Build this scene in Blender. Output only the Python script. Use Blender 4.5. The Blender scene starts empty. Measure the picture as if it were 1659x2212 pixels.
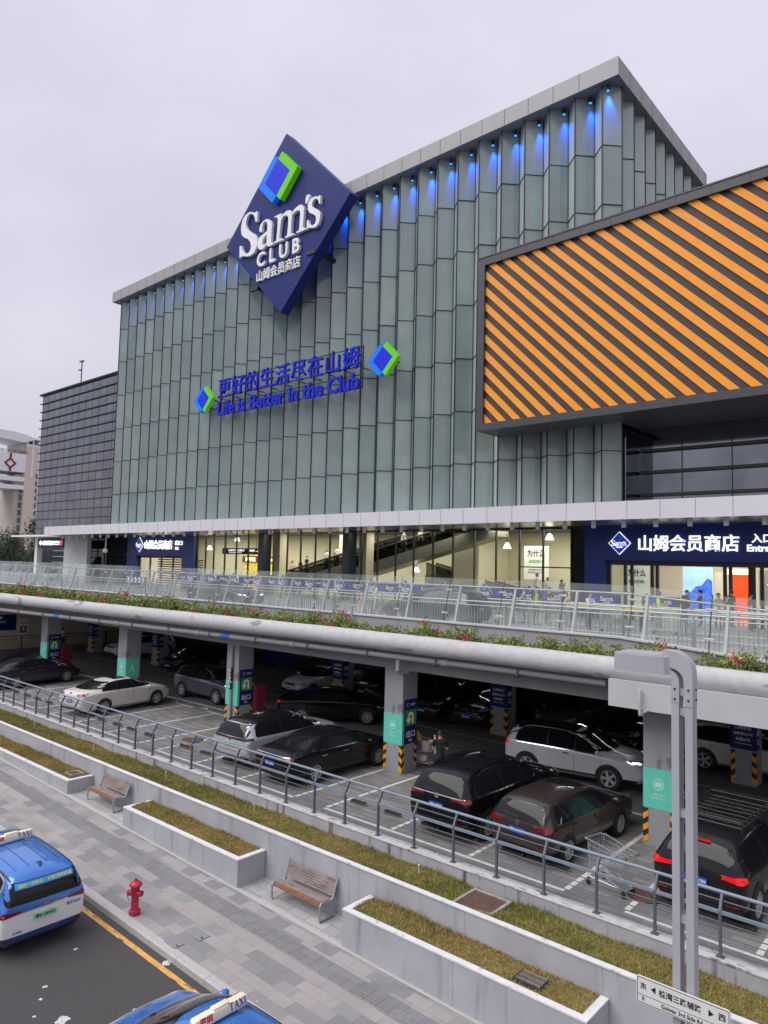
import bpy, bmesh, math, random
import numpy as np
from mathutils import Vector, Matrix
from mathutils.bvhtree import BVHTree
from mathutils.geometry import delaunay_2d_cdt
rnd = random.Random(7)
SC = bpy.context.scene
COL = SC.collection
PI = math.pi
R = math.radians

# ---------------------------------------------------------------- camera
cam = bpy.data.cameras.new('camera'); camo = bpy.data.objects.new('camera', cam); COL.objects.link(camo)
CAM = Vector((0, 0, 7.0)); YAW, PITCH, ROLL = R(41.0), R(4.1), R(1.35)
fw = Vector((-math.sin(YAW)*math.cos(PITCH), math.cos(YAW)*math.cos(PITCH), math.sin(PITCH)))
rt = Vector((math.cos(YAW), math.sin(YAW), 0)); up = rt.cross(fw)
r2 = rt*math.cos(ROLL) + up*math.sin(ROLL); u2 = -rt*math.sin(ROLL) + up*math.cos(ROLL)
camo.matrix_world = Matrix(((r2.x, u2.x, -fw.x, CAM.x), (r2.y, u2.y, -fw.y, CAM.y), (r2.z, u2.z, -fw.z, CAM.z), (0, 0, 0, 1)))
cam.sensor_fit = 'HORIZONTAL'; cam.sensor_width = 36; cam.lens = 36*1545/1659.0
cam.clip_start = 0.1; cam.clip_end = 3000
SC.camera = camo

# ---------------------------------------------------------------- overcast sky, soft sun, exposure
SUNDIR = Vector((0.26, 0.52, -0.82)).normalized()          # direction the light travels
W = bpy.data.worlds.new('World'); SC.world = W; W.use_nodes = True
nt = W.node_tree; nt.nodes.clear()
out = nt.nodes.new('ShaderNodeOutputWorld'); bg = nt.nodes.new('ShaderNodeBackground')
sky = nt.nodes.new('ShaderNodeTexSky'); sky.sky_type = 'NISHITA'; sky.sun_disc = False
sky.sun_elevation = math.asin(-SUNDIR.z); sky.sun_rotation = math.atan2(-SUNDIR.x, -SUNDIR.y)
sky.air_density = 1.5; sky.dust_density = 3.0
tc = nt.nodes.new('ShaderNodeTexCoord'); no = nt.nodes.new('ShaderNodeTexNoise')
mp = nt.nodes.new('ShaderNodeMapping'); mp.inputs['Scale'].default_value = (1, 1, 2.2)
no.inputs['Scale'].default_value = 2.2; no.inputs['Detail'].default_value = 4
cr = nt.nodes.new('ShaderNodeValToRGB')
cr.color_ramp.elements[0].position = .3; cr.color_ramp.elements[0].color = (5.45, 5.35, 6.3, 1)
cr.color_ramp.elements[1].position = .72; cr.color_ramp.elements[1].color = (6.75, 6.62, 7.65, 1)
mx = nt.nodes.new('ShaderNodeMix'); mx.data_type = 'RGBA'; mx.inputs[0].default_value = .9   # cloud layer over the sky
nt.links.new(tc.outputs['Generated'], mp.inputs['Vector']); nt.links.new(mp.outputs[0], no.inputs['Vector'])
nt.links.new(no.outputs['Fac'], cr.inputs['Fac'])
nt.links.new(sky.outputs[0], mx.inputs[6]); nt.links.new(cr.outputs[0], mx.inputs[7])
sx = nt.nodes.new('ShaderNodeSeparateXYZ'); nt.links.new(tc.outputs['Generated'], sx.inputs[0]); mr = nt.nodes.new('ShaderNodeMapRange'); mr.inputs[1].default_value = 0.0; mr.inputs[2].default_value = .65; mr.inputs[3].default_value = .93; mr.inputs[4].default_value = 1.12
nt.links.new(sx.outputs[2], mr.inputs[0]); vm = nt.nodes.new('ShaderNodeVectorMath'); vm.operation = 'SCALE'; nt.links.new(mx.outputs[2], vm.inputs[0]); nt.links.new(mr.outputs[0], vm.inputs['Scale']); nt.links.new(vm.outputs[0], bg.inputs['Color']); bg.inputs['Strength'].default_value = .1
nt.links.new(bg.outputs[0], out.inputs[0])
sl = bpy.data.lights.new('sun', 'SUN'); sl.energy = 2.1; sl.angle = R(55); sl.color = (1, .97, .92)
so = bpy.data.objects.new('sun', sl); COL.objects.link(so)
so.rotation_euler = SUNDIR.to_track_quat('-Z', 'Y').to_euler(); so.location = (0, -20, 40)
SC.view_settings.view_transform = 'Standard'; SC.view_settings.look = 'None'
SC.view_settings.exposure = 0.22; SC.view_settings.gamma = 1
SC.cycles.max_bounces = 7; SC.cycles.transparent_max_bounces = 14; SC.cycles.caustics_reflective = False; SC.cycles.caustics_refractive = False
try: SC.cycles.use_denoising = True
except Exception: pass

# ---------------------------------------------------------------- materials
def lin(c): return tuple(((v/255+.055)/1.055)**2.4 if v > 10 else v/255/12.92 for v in c)
MATS = {}
def mat(name, col, rough=.6, metal=0., spec=.5, var=.12, scale=6., bump=0., bscale=30., emit=0., coat=0., stain=None, alpha=None, streak=0.):
    """principled material with procedural colour variation, optional bump and dirt"""
    if name in MATS: return MATS[name]
    m = bpy.data.materials.new(name); m.use_nodes = True; t = m.node_tree; N = t.nodes; K = t.links
    b = N['Principled BSDF']; c = col if max(col) <= 1.0 else lin(col)
    b.inputs['Roughness'].default_value = rough; b.inputs['Metallic'].default_value = metal
    b.inputs['Specular IOR Level'].default_value = spec; b.inputs['Coat Weight'].default_value = coat
    b.inputs['Coat Roughness'].default_value = .05
    x = N.new('ShaderNodeTexCoord'); n = N.new('ShaderNodeTexNoise'); n.inputs['Scale'].default_value = scale; n.inputs['Detail'].default_value = 5
    K.new(x.outputs['Object'], n.inputs['Vector'])
    r = N.new('ShaderNodeValToRGB'); r.color_ramp.elements[0].position = .3; r.color_ramp.elements[1].position = .7
    r.color_ramp.elements[0].color = (*[v*(1-var) for v in c], 1); r.color_ramp.elements[1].color = (*[min(1, v*(1+var)) for v in c], 1)
    K.new(n.outputs['Fac'], r.inputs['Fac']); last = r.outputs[0]
    if stain:                                     # darker vertical streaks / blotches of dirt with a shape of their own
        mpn = N.new('ShaderNodeMapping'); mpn.inputs['Scale'].default_value = stain[1]
        n2 = N.new('ShaderNodeTexNoise'); n2.inputs['Scale'].default_value = 1; n2.inputs['Detail'].default_value = 6
        K.new(x.outputs['Object'], mpn.inputs[0]); K.new(mpn.outputs[0], n2.inputs['Vector'])
        r2_ = N.new('ShaderNodeValToRGB'); r2_.color_ramp.elements[0].position = stain[2]; r2_.color_ramp.elements[1].position = stain[2]+stain[3]
        K.new(n2.outputs['Fac'], r2_.inputs['Fac'])
        q = N.new('ShaderNodeMix'); q.data_type = 'RGBA'; q.inputs[7].default_value = (*stain[0], 1)
        K.new(r2_.outputs[0], q.inputs[0]); K.new(last, q.inputs[6]); last = q.outputs[2]
    K.new(last, b.inputs['Base Color'])
    if bump:
        n3 = N.new('ShaderNodeTexNoise'); n3.inputs['Scale'].default_value = bscale; n3.inputs['Detail'].default_value = 4
        K.new(x.outputs['Object'], n3.inputs['Vector'])
        bp = N.new('ShaderNodeBump'); bp.inputs['Strength'].default_value = bump; bp.inputs['Distance'].default_value = .02
        K.new(n3.outputs['Fac'], bp.inputs['Height']); K.new(bp.outputs[0], b.inputs['Normal'])
    if emit:
        K.new(last, b.inputs['Emission Color']); b.inputs['Emission Strength'].default_value = emit
    if alpha is not None: b.inputs['Alpha'].default_value = alpha
    MATS[name] = m; return m

def glass_mat(name, tint, clear, rough=.03, gloss=(.9, .95, .95), sky_veil=(.6, .66, .66), sky_veil_share=.0):
    m = bpy.data.materials.new(name); m.use_nodes = True; t = m.node_tree; N = t.nodes; K = t.links; N.clear()
    o = N.new('ShaderNodeOutputMaterial'); tr = N.new('ShaderNodeBsdfTransparent'); tr.inputs[0].default_value = (*tint, 1)
    gl = N.new('ShaderNodeBsdfGlossy'); gl.inputs['Roughness'].default_value = rough; gl.inputs[0].default_value = (*gloss, 1)
    df = N.new('ShaderNodeBsdfDiffuse'); df.inputs[0].default_value = (*sky_veil, 1)
    lw = N.new('ShaderNodeLayerWeight'); lw.inputs['Blend'].default_value = clear
    x = N.new('ShaderNodeTexCoord'); n = N.new('ShaderNodeTexNoise'); n.inputs['Scale'].default_value = .9
    K.new(x.outputs['Object'], n.inputs['Vector'])
    mm = N.new('ShaderNodeMath'); mm.operation = 'MULTIPLY'; mm.inputs[1].default_value = sky_veil_share*2
    K.new(n.outputs['Fac'], mm.inputs[0])
    m1 = N.new('ShaderNodeMixShader'); K.new(mm.outputs[0], m1.inputs[0]); K.new(tr.outputs[0], m1.inputs[1]); K.new(df.outputs[0], m1.inputs[2])
    m2 = N.new('ShaderNodeMixShader'); K.new(lw.outputs['Fresnel'], m2.inputs[0]); K.new(m1.outputs[0], m2.inputs[1]); K.new(gl.outputs[0], m2.inputs[2])
    K.new(m2.outputs[0], o.inputs[0]); MATS[name] = m; return m

def math_node(N, K, op, a, b=None):
    q = N.new('ShaderNodeMath'); q.operation = op
    for i, v in enumerate((a, b)):
        if v is None: continue
        if isinstance(v, (int, float)): q.inputs[i].default_value = v
        else: K.new(v, q.inputs[i])
    return q.outputs[0]

def tile_mat(name, cols, w, h, joint=.012, jcol=(.12, .12, .12), off=.5, rough=.75, rot=False, noise=.1, bump=.2, stain=None):
    """running-bond slabs, every slab with its own tone"""
    m = bpy.data.materials.new(name); m.use_nodes = True; t = m.node_tree; N = t.nodes; K = t.links
    b = N['Principled BSDF']; b.inputs['Roughness'].default_value = rough
    x = N.new('ShaderNodeTexCoord'); s = N.new('ShaderNodeSeparateXYZ'); K.new(x.outputs['Object'], s.inputs[0])
    X, Y = (s.outputs[1], s.outputs[0]) if rot else (s.outputs[0], s.outputs[1])
    yy = math_node(N, K, 'DIVIDE', Y, h); row = math_node(N, K, 'FLOOR', yy)
    sh = math_node(N, K, 'MULTIPLY', math_node(N, K, 'FRACT', math_node(N, K, 'MULTIPLY', row, off)), 1.0)
    xx = math_node(N, K, 'ADD', math_node(N, K, 'DIVIDE', X, w), sh); colm = math_node(N, K, 'FLOOR', xx)
    cb = N.new('ShaderNodeCombineXYZ'); K.new(colm, cb.inputs[0]); K.new(row, cb.inputs[1])
    wn = N.new('ShaderNodeTexWhiteNoise'); wn.noise_dimensions = '2D'; K.new(cb.outputs[0], wn.inputs['Vector'])
    rp = N.new('ShaderNodeValToRGB'); rp.color_ramp.interpolation = 'CONSTANT'
    while len(rp.color_ramp.elements) < len(cols): rp.color_ramp.elements.new(.5)
    for i, c in enumerate(cols):
        rp.color_ramp.elements[i].position = i/len(cols); rp.color_ramp.elements[i].color = (*c, 1)
    K.new(wn.outputs['Value'], rp.inputs[0])
    n = N.new('ShaderNodeTexNoise'); n.inputs['Scale'].default_value = 40; n.inputs['Detail'].default_value = 6; K.new(x.outputs['Object'], n.inputs['Vector'])
    n2 = N.new('ShaderNodeTexNoise'); n2.inputs['Scale'].default_value = .8; n2.inputs['Detail'].default_value = 6; K.new(x.outputs['Object'], n2.inputs['Vector'])
    v = math_node(N, K, 'ADD', math_node(N, K, 'MULTIPLY', n.outputs['Fac'], noise*2), math_node(N, K, 'MULTIPLY', n2.outputs['Fac'], noise*3.4))
    v = math_node(N, K, 'ADD', v, 1-noise*2.7)
    q = N.new('ShaderNodeMix'); q.data_type = 'RGBA'; q.blend_type = 'MULTIPLY'; q.inputs[0].default_value = 1
    K.new(rp.outputs[0], q.inputs[6]); K.new(v, q.inputs[7])
    fx = math_node(N, K, 'FRACT', xx); fy = math_node(N, K, 'FRACT', yy)
    ex = math_node(N, K, 'MULTIPLY', math_node(N, K, 'MINIMUM', fx, math_node(N, K, 'SUBTRACT', 1, fx)), w)
    ey = math_node(N, K, 'MULTIPLY', math_node(N, K, 'MINIMUM', fy, math_node(N, K, 'SUBTRACT', 1, fy)), h)
    e = math_node(N, K, 'LESS_THAN', math_node(N, K, 'MINIMUM', ex, ey), joint/2)
    if stain:                                   # pale droppings and dark oily marks
        vo = N.new('ShaderNodeTexVoronoi'); vo.inputs['Scale'].default_value = 1.7; K.new(x.outputs['Object'], vo.inputs['Vector'])
        n5 = N.new('ShaderNodeTexNoise'); n5.inputs['Scale'].default_value = 25; K.new(x.outputs['Object'], n5.inputs['Vector'])
        sp = math_node(N, K, 'LESS_THAN', math_node(N, K, 'ADD', vo.outputs['Distance'], math_node(N, K, 'MULTIPLY', n5.outputs['Fac'], .05)), .055)
        q4 = N.new('ShaderNodeMix'); q4.data_type = 'RGBA'; K.new(math_node(N, K, 'MULTIPLY', sp, .75), q4.inputs[0]); K.new(q.outputs[2], q4.inputs[6]); q4.inputs[7].default_value = (.6, .6, .58, 1)
        n6 = N.new('ShaderNodeTexNoise'); n6.inputs['Scale'].default_value = 1.3; n6.inputs['Detail'].default_value = 8; n6.inputs['Roughness'].default_value = .7; K.new(x.outputs['Object'], n6.inputs['Vector'])
        r6 = N.new('ShaderNodeValToRGB'); r6.color_ramp.elements[0].position = .56; r6.color_ramp.elements[1].position = .75; r6.color_ramp.elements[1].color = (.55, .55, .55, 1); K.new(n6.outputs['Fac'], r6.inputs[0])
        q5 = N.new('ShaderNodeMix'); q5.data_type = 'RGBA'; r6.color_ramp.elements[1].color = (.35, .35, .35, 1); K.new(r6.outputs[0], q5.inputs[0]); K.new(q4.outputs[2], q5.inputs[6]); q5.inputs[7].default_value = (.09, .088, .085, 1); q = q5
    q2 = N.new('ShaderNodeMix'); q2.data_type = 'RGBA'; K.new(e, q2.inputs[0]); K.new(q.outputs[2], q2.inputs[6]); q2.inputs[7].default_value = (*jcol, 1)
    K.new(q2.outputs[2], b.inputs['Base Color'])
    bp = N.new('ShaderNodeBump'); bp.inputs['Strength'].default_value = bump; bp.inputs['Distance'].default_value = .01
    K.new(math_node(N, K, 'SUBTRACT', n.outputs['Fac'], e), bp.inputs['Height']); K.new(bp.outputs[0], b.inputs['Normal'])
    MATS[name] = m; return m

# ---------------------------------------------------------------- mesh helpers
class MB:
    def __init__(s): s.v = []; s.f = []; s.m = []
    def add(s, vs, fs, mi=0):
        o = len(s.v); s.v += [tuple(p) for p in vs]; s.f += [tuple(i+o for i in f) for f in fs]; s.m += [mi]*len(fs); return s
    def box(s, a, b, mi=0, bev=0.):
        x0, x1 = sorted((a[0], b[0])); y0, y1 = sorted((a[1], b[1])); z0, z1 = sorted((a[2], b[2]))
        if bev <= 0:
            vs = [(x, y, z) for z in (z0, z1) for x, y in ((x0, y0), (x1, y0), (x1, y1), (x0, y1))]
            return s.add(vs, [(3, 2, 1, 0), (4, 5, 6, 7), (0, 1, 5, 4), (1, 2, 6, 5), (2, 3, 7, 6), (3, 0, 4, 7)], mi)
        bm = bmesh.new(); bmesh.ops.create_cube(bm, size=1)
        for q in bm.verts: q.co = Vector(((x0+x1)/2+q.co.x*(x1-x0), (y0+y1)/2+q.co.y*(y1-y0), (z0+z1)/2+q.co.z*(z1-z0)))
        bmesh.ops.bevel(bm, geom=bm.edges[:], offset=bev, segments=2, affect='EDGES', profile=.5)
        bm.verts.index_update(); s.add([q.co[:] for q in bm.verts], [[q.index for q in f.verts] for f in bm.faces], mi); bm.free(); return s
    def obox(s, c, ax, ay, az, mi=0):
        c, ax, ay, az = map(Vector, (c, ax, ay, az))
        vs = [c+ax*i+ay*j+az*k for k in (-1, 1) for i, j in ((-1, -1), (1, -1), (1, 1), (-1, 1))]
        return s.add(vs, [(3, 2, 1, 0), (4, 5, 6, 7), (0, 1, 5, 4), (1, 2, 6, 5), (2, 3, 7, 6), (3, 0, 4, 7)], mi)
    def prism(s, poly, axis, a, b, mi=0):
        """poly = 2D outline; axis = direction of extrusion from a to b"""
        n = len(poly)
        def P(p, t): return (t, p[0], p[1]) if axis == 'x' else (p[0], t, p[1]) if axis == 'y' else (p[0], p[1], t)
        vs = [P(p, a) for p in poly]+[P(p, b) for p in poly]
        return s.add(vs, [tuple(range(n-1, -1, -1)), tuple(range(n, 2*n))]+[(i, (i+1) % n, (i+1) % n+n, i+n) for i in range(n)], mi)
    def tube(s, pts, r, n=8, mi=0, cap=True):
        pts = [Vector(p) for p in pts]; rs = r if isinstance(r, (list, tuple)) else [r]*len(pts); rings = []; prev = None
        for i, p in enumerate(pts):
            d = ((pts[min(i+1, len(pts)-1)]-pts[max(i-1, 0)])).normalized()
            a = prev - d*prev.dot(d) if prev is not None else d.orthogonal()
            if a.length < 1e-6: a = d.orthogonal()
            a.normalize(); prev = a; b = d.cross(a)
            rings.append([p+(a*math.cos(2*PI*k/n)+b*math.sin(2*PI*k/n))*rs[i] for k in range(n)])
        vs = [q for g in rings for q in g]; fs = []
        for i in range(len(pts)-1):
            for k in range(n): fs.append((i*n+k, i*n+(k+1) % n, (i+1)*n+(k+1) % n, (i+1)*n+k))
        if cap: fs += [tuple(range(n-1, -1, -1)), tuple(range((len(pts)-1)*n, len(pts)*n))]
        return s.add(vs, fs, mi)
    def cyl(s, a, b, r, n=12, mi=0): return s.tube([a, b], r, n, mi)
    def lathe(s, prof, c=(0, 0, 0), n=16, mi=0, axis='z', squash=1.):
        vs = []; fs = []
        for r_, z in prof:
            for k in range(n):
                a = 2*PI*k/n; p = (r_*math.cos(a), r_*math.sin(a)*squash, z)
                if axis == 'x': p = (p[2], p[0], p[1])
                if axis == 'y': p = (p[0], p[2], p[1])
                vs.append((p[0]+c[0], p[1]+c[1], p[2]+c[2]))
        for i in range(len(prof)-1):
            for k in range(n): fs.append((i*n+k, i*n+(k+1) % n, (i+1)*n+(k+1) % n, (i+1)*n+k))
        fs += [tuple(range(n-1, -1, -1)), tuple(range((len(prof)-1)*n, len(prof)*n))]
        return s.add(vs, fs, mi)
    def ball(s, c, r, mi=0, n=10, sx=1, sy=1, sz=1):
        vs = []; fs = []; m = n//2+1
        for i in range(m+1):
            t = PI*i/m
            for k in range(n):
                a = 2*PI*k/n; vs.append((c[0]+r*sx*math.sin(t)*math.cos(a), c[1]+r*sy*math.sin(t)*math.sin(a), c[2]+r*sz*math.cos(t)))
        for i in range(m):
            for k in range(n): fs.append((i*n+k, i*n+(k+1) % n, (i+1)*n+(k+1) % n, (i+1)*n+k))
        return s.add(vs, fs, mi)
    def quad(s, a, b, c, d, mi=0): return s.add([a, b, c, d], [(0, 1, 2, 3)], mi)
    def mesh(s, name, mats, smooth=None, fix=True):
        me = bpy.data.meshes.new(name); me.from_pydata(s.v, [], s.f); me.update()
        for m in (mats if isinstance(mats, (list, tuple)) else [mats]): me.materials.append(m)
        if max(s.m, default=0): me.polygons.foreach_set('material_index', s.m)
        if fix:
            bm = bmesh.new(); bm.from_mesh(me); bmesh.ops.remove_doubles(bm, verts=bm.verts, dist=1e-5) if smooth else None
            bmesh.ops.recalc_face_normals(bm, faces=bm.faces); bm.to_mesh(me); bm.free()
        if smooth:
            me.polygons.foreach_set('use_smooth', [True]*len(me.polygons)); me.set_sharp_from_angle(angle=R(smooth))
        return me
    def build(s, name, mats, parent=None, smooth=None, fix=True, loc=None):
        return link(name, s.mesh(name, mats, smooth, fix), parent, loc)
def link(name, me, parent=None, loc=None):
    o = bpy.data.objects.new(name, me); COL.objects.link(o); o.parent = parent
    if loc is not None: o.location = loc
    return o
def tag(o, label=None, cat=None, group=None, kind=None):
    if label: o['label'] = label
    if cat: o['category'] = cat
    if group: o['group'] = group
    if kind: o['kind'] = kind
    return o
def thing(name, label, cat, loc=(0, 0, 0), rz=0., group=None):
    o = bpy.data.objects.new(name, None); o.empty_display_size = .2; COL.objects.link(o); o.location = loc; o.rotation_euler = (0, 0, rz)
    return tag(o, label, cat, group)
def dup(root, loc=None, rz=None, label=None, scale=None):
    r = root.copy(); COL.objects.link(r)
    if loc is not None: r.location = loc
    if rz is not None: r.rotation_euler = (0, 0, rz)
    if scale is not None: r.scale = scale if hasattr(scale, '__len__') else (scale,)*3
    if label: r['label'] = label
    for ch in list(root.children):
        c = ch.copy(); COL.objects.link(c); c.parent = r
        for g in list(ch.children):
            d = g.copy(); COL.objects.link(d); d.parent = c
    return r
def structure(name, mb, m, smooth=None): return tag(mb.build(name, m, None, smooth), kind='structure')

# ---------------------------------------------------------------- lettering
_TX = {}
def bake(o):
    """evaluated mesh of a temporary object, in a scratch scene so that the big scene is not re-evaluated"""
    ts = bpy.data.scenes.get('scratch') or bpy.data.scenes.new('scratch')
    ts.collection.objects.link(o); ts.view_layers[0].update(); dg = ts.view_layers[0].depsgraph
    me = bpy.data.meshes.new_from_object(o.evaluated_get(dg)); bpy.data.objects.remove(o); return me
def curve_mesh(cu):
    o = bpy.data.objects.new('tmp', cu); me = bake(o); bpy.data.curves.remove(cu); return me
def text_verts(s, bold=.0, depth=.0, shear=0., space=1.):
    k = (s, bold, depth, shear, space)
    if k not in _TX:
        cu = bpy.data.curves.new('lettering', 'FONT'); cu.body = s; cu.size = 1; cu.offset = bold; cu.extrude = depth; cu.shear = shear; cu.space_character = space; cu.resolution_u = 3
        me = curve_mesh(cu); v = [tuple(q.co) for q in me.vertices]; f = [tuple(p.vertices) for p in me.polygons]; bpy.data.meshes.remove(me)
        xs = [q[0] for q in v]; ys = [q[1] for q in v]
        _TX[k] = (v, f, min(xs), max(xs), min(ys), max(ys))
    return _TX[k]
def lettering(mb, s, c, u, n_up, w, h, depth=.002, bold=.0, mi=0, shear=0., space=1.):
    """text centred at c; u = reading direction, n_up = up direction; fitted into w x h; depth = real thickness"""
    v, f, x0, x1, y0, y1 = text_verts(s, bold, .5, shear, space)
    u = Vector(u).normalized(); q = Vector(n_up).normalized(); n = u.cross(q); c = Vector(c)
    sx = w/(x1-x0); sy = h/(y1-y0)
    if h is None or w is None: pass
    mb.add([c+u*((p[0]-(x0+x1)/2)*sx)+q*((p[1]-(y0+y1)/2)*sy)+n*((p[2]+.5)*depth) for p in v], f, mi); return mb
def poly_glyph(mb, loops, c, u, n_up, sc, depth, mi=0):
    cu = bpy.data.curves.new('glyph', 'CURVE'); cu.dimensions = '2D'; cu.fill_mode = 'BOTH'; cu.extrude = .5
    for lp in loops:
        sp = cu.splines.new('POLY'); sp.points.add(len(lp)-1); sp.use_cyclic_u = True
        for i, p in enumerate(lp): sp.points[i].co = (p[0], p[1], 0, 1)
    me = curve_mesh(cu); u = Vector(u).normalized(); q = Vector(n_up).normalized(); n = u.cross(q); c = Vector(c)
    mb.add([c+u*p.co.x*sc+q*p.co.y*sc+n*((p.co.z+.5)*depth) for p in me.vertices], [tuple(p.vertices) for p in me.polygons], mi)
    bpy.data.meshes.remove(me); return mb
XP, YP, ZP = Vector((1, 0, 0)), Vector((0, 1, 0)), Vector((0, 0, 1))
LOGO = {'S' : [(-2.73,1.58),(-2.64,1.45),(-2.63,0.78),(-2.83,0.82),(-2.94,1.21),(-3.19,1.5),(-3.48,1.62),(-3.76,1.55),(-3.93,1.26),(-3.96,0.96),(-3.8,0.61),(-3.4,0.24),(-3.01,0.01),(-2.72,-0.23),(-2.57,-0.51),(-2.54,-0.79),(-2.63,-1.16),(-2.88,-1.48),(-3.29,-1.58),(-3.67,-1.54),(-4.06,-1.4),(-4.34,-1.36),(-4.55,-1.41),(-4.59,-0.52),(-4.39,-0.53),(-4.23,-0.9),(-4.02,-1.17),(-3.78,-1.3),(-3.51,-1.32),(-3.32,-1.18),(-3.24,-0.9),(-3.35,-0.56),(-3.65,-0.23),(-4.14,0.03),(-4.4,0.32),(-4.49,0.69),(-4.46,1.12),(-4.32,1.44),(-4.0,1.69),(-3.58,1.77),(-3.2,1.65),(-2.96,1.52)],
'a' : [(-2.32,-0.1),(-2.09,-0.14),(-2.03,-0.01),(-2.04,0.21),(-1.94,0.45),(-1.77,0.52),(-1.59,0.43),(-1.49,0.25),(-1.47,-0.02),(-1.48,-0.26),(-1.81,-0.37),(-2.17,-0.45),(-2.43,-0.64),(-2.53,-0.95),(-2.47,-1.21),(-2.25,-1.42),(-1.93,-1.47),(-1.62,-1.35),(-1.45,-1.22),(-1.42,-1.38),(-1.26,-1.46),(-0.76,-1.43),(-0.74,-1.33),(-0.96,-1.3),(-1.01,-1.17),(-0.99,-0.52),(-0.96,0.06),(-1.09,0.34),(-1.32,0.53),(-1.64,0.63),(-1.95,0.6),(-2.22,0.44),(-2.36,0.18)],
'ah' : [(-1.49,-0.52),(-1.71,-0.58),(-1.92,-0.76),(-2.0,-1.01),(-1.9,-1.21),(-1.72,-1.23),(-1.5,-1.09)],
'm' : [(-0.71,0.55),(0.02,0.56),(0.02,0.24),(0.24,0.46),(0.57,0.56),(0.91,0.51),(1.09,0.28),(1.11,0.13),(1.29,0.39),(1.62,0.52),(1.94,0.57),(2.19,0.45),(2.32,0.21),(2.32,-0.24),(2.26,-1.13),(2.59,-1.29),(2.59,-1.36),(1.65,-1.35),(1.66,-1.24),(1.9,-1.23),(1.94,-0.7),(1.97,-0.14),(1.92,0.14),(1.71,0.26),(1.47,0.22),(1.14,0.09),(1.08,-0.44),(1.06,-1.21),(1.41,-1.29),(1.43,-1.38),(0.48,-1.36),(0.5,-1.26),(0.7,-1.22),(0.76,-0.57),(0.77,-0.05),(0.68,0.18),(0.46,0.28),(0.21,0.27),(0.01,0.06),(-0.09,-0.55),(-0.14,-1.21),(0.25,-1.32),(0.28,-1.42),(-0.7,-1.41),(-0.67,-1.31),(-0.44,-1.27),(-0.36,-0.41),(-0.35,0.29),(-0.49,0.45),(-0.71,0.46)],
'q' : [(2.52,1.0),(2.8,1.01),(2.89,0.93),(2.59,0.44),(2.45,0.48),(2.47,0.79)],
's' : [(3.84,0.6),(3.9,0.49),(3.9,0.02),(3.79,0.04),(3.7,0.33),(3.53,0.47),(3.34,0.51),(3.15,0.4),(3.08,0.2),(3.16,0.0),(3.53,-0.23),(3.81,-0.45),(3.93,-0.69),(3.91,-1.07),(3.77,-1.36),(3.5,-1.48),(3.19,-1.44),(2.91,-1.34),(2.65,-1.35),(2.67,-0.75),(2.78,-0.75),(2.87,-1.01),(3.02,-1.19),(3.22,-1.28),(3.45,-1.24),(3.56,-1.02),(3.51,-0.75),(3.31,-0.55),(2.9,-0.31),(2.72,-0.05),(2.7,0.26),(2.83,0.5),(3.06,0.66),(3.41,0.66),(3.65,0.56)],
'in' : [(-0.33,4.52),(0.99,3.24),(-0.36,1.86),(-1.66,3.16)], 'lb' : [(-0.69,4.92),(-0.33,4.53),(-1.66,3.16),(-0.37,1.85),(-0.8,1.49),(-2.41,3.14)], 'gr' : [(0.1,4.9),(1.77,3.24),(0.06,1.46),(-0.35,1.85),(0.99,3.24),(-0.32,4.53)]}
def logo_word(mb, c, u, q, sc, depth, mi=0):
    for k in ('S', 'm', 'q', 's'): poly_glyph(mb, [LOGO[k]], c, u, q, sc, depth, mi)
    return poly_glyph(mb, [LOGO['a'], LOGO['ah']], c, u, q, sc, depth, mi)
def logo_mark(mb, c, u, q, sc, depth, mis):
    for k, mi in zip(('lb', 'in', 'gr'), mis): poly_glyph(mb, [LOGO[k]], c, u, q, sc, depth, mi)
    return mb
def diamond_poly(mb, c, u, q, r, depth, mi=0): return poly_glyph(mb, [[(-r, 0), (0, -r), (r, 0), (0, r)]], c, u, q, 1, depth, mi)

# ---------------------------------------------------------------- shared materials
NAVY = mat('navy_panel', (28, 38, 98), .5, spec=.25, var=.05)
NAVYB = mat('navy_cladding', (24, 50, 130), .4, var=.06)
WHITEP = mat('white_paint', (.86, .86, .86), .5, var=.04)
LITW = mat('lit_white_letters', (1, .98, .93), .5, var=.01, emit=.95)
LETW = mat('white_lettering', (.85, .85, .86), .4, var=.03)
LOGOL = mat('light_blue_emblem', (6, 122, 240), .45, spec=.2, var=.03, emit=.15)
LOGOB = mat('royal_blue_emblem', (26, 44, 205), .45, spec=.2, var=.03, emit=.15)
LOGOG = mat('green_emblem', (104, 200, 34), .45, spec=.2, var=.03, emit=.15)
MINT = mat('mint_paint', (100, 205, 182), .5, var=.05, scale=3)
CONC = mat('grey_painted_concrete', (.36, .36, .37), .8, var=.1, scale=1.5, bump=.1)
BLACKR = mat('black_rubber', (.02, .02, .02), .7, var=.2)
YEL = mat('yellow_stripe', (230, 165, 20), .55, var=.1)
STEEL = mat('stainless_steel', (.62, .63, .64), .28, metal=1, var=.05)
DKMET = mat('dark_metal', (.05, .05, .055), .4, metal=.6, var=.1)

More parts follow.
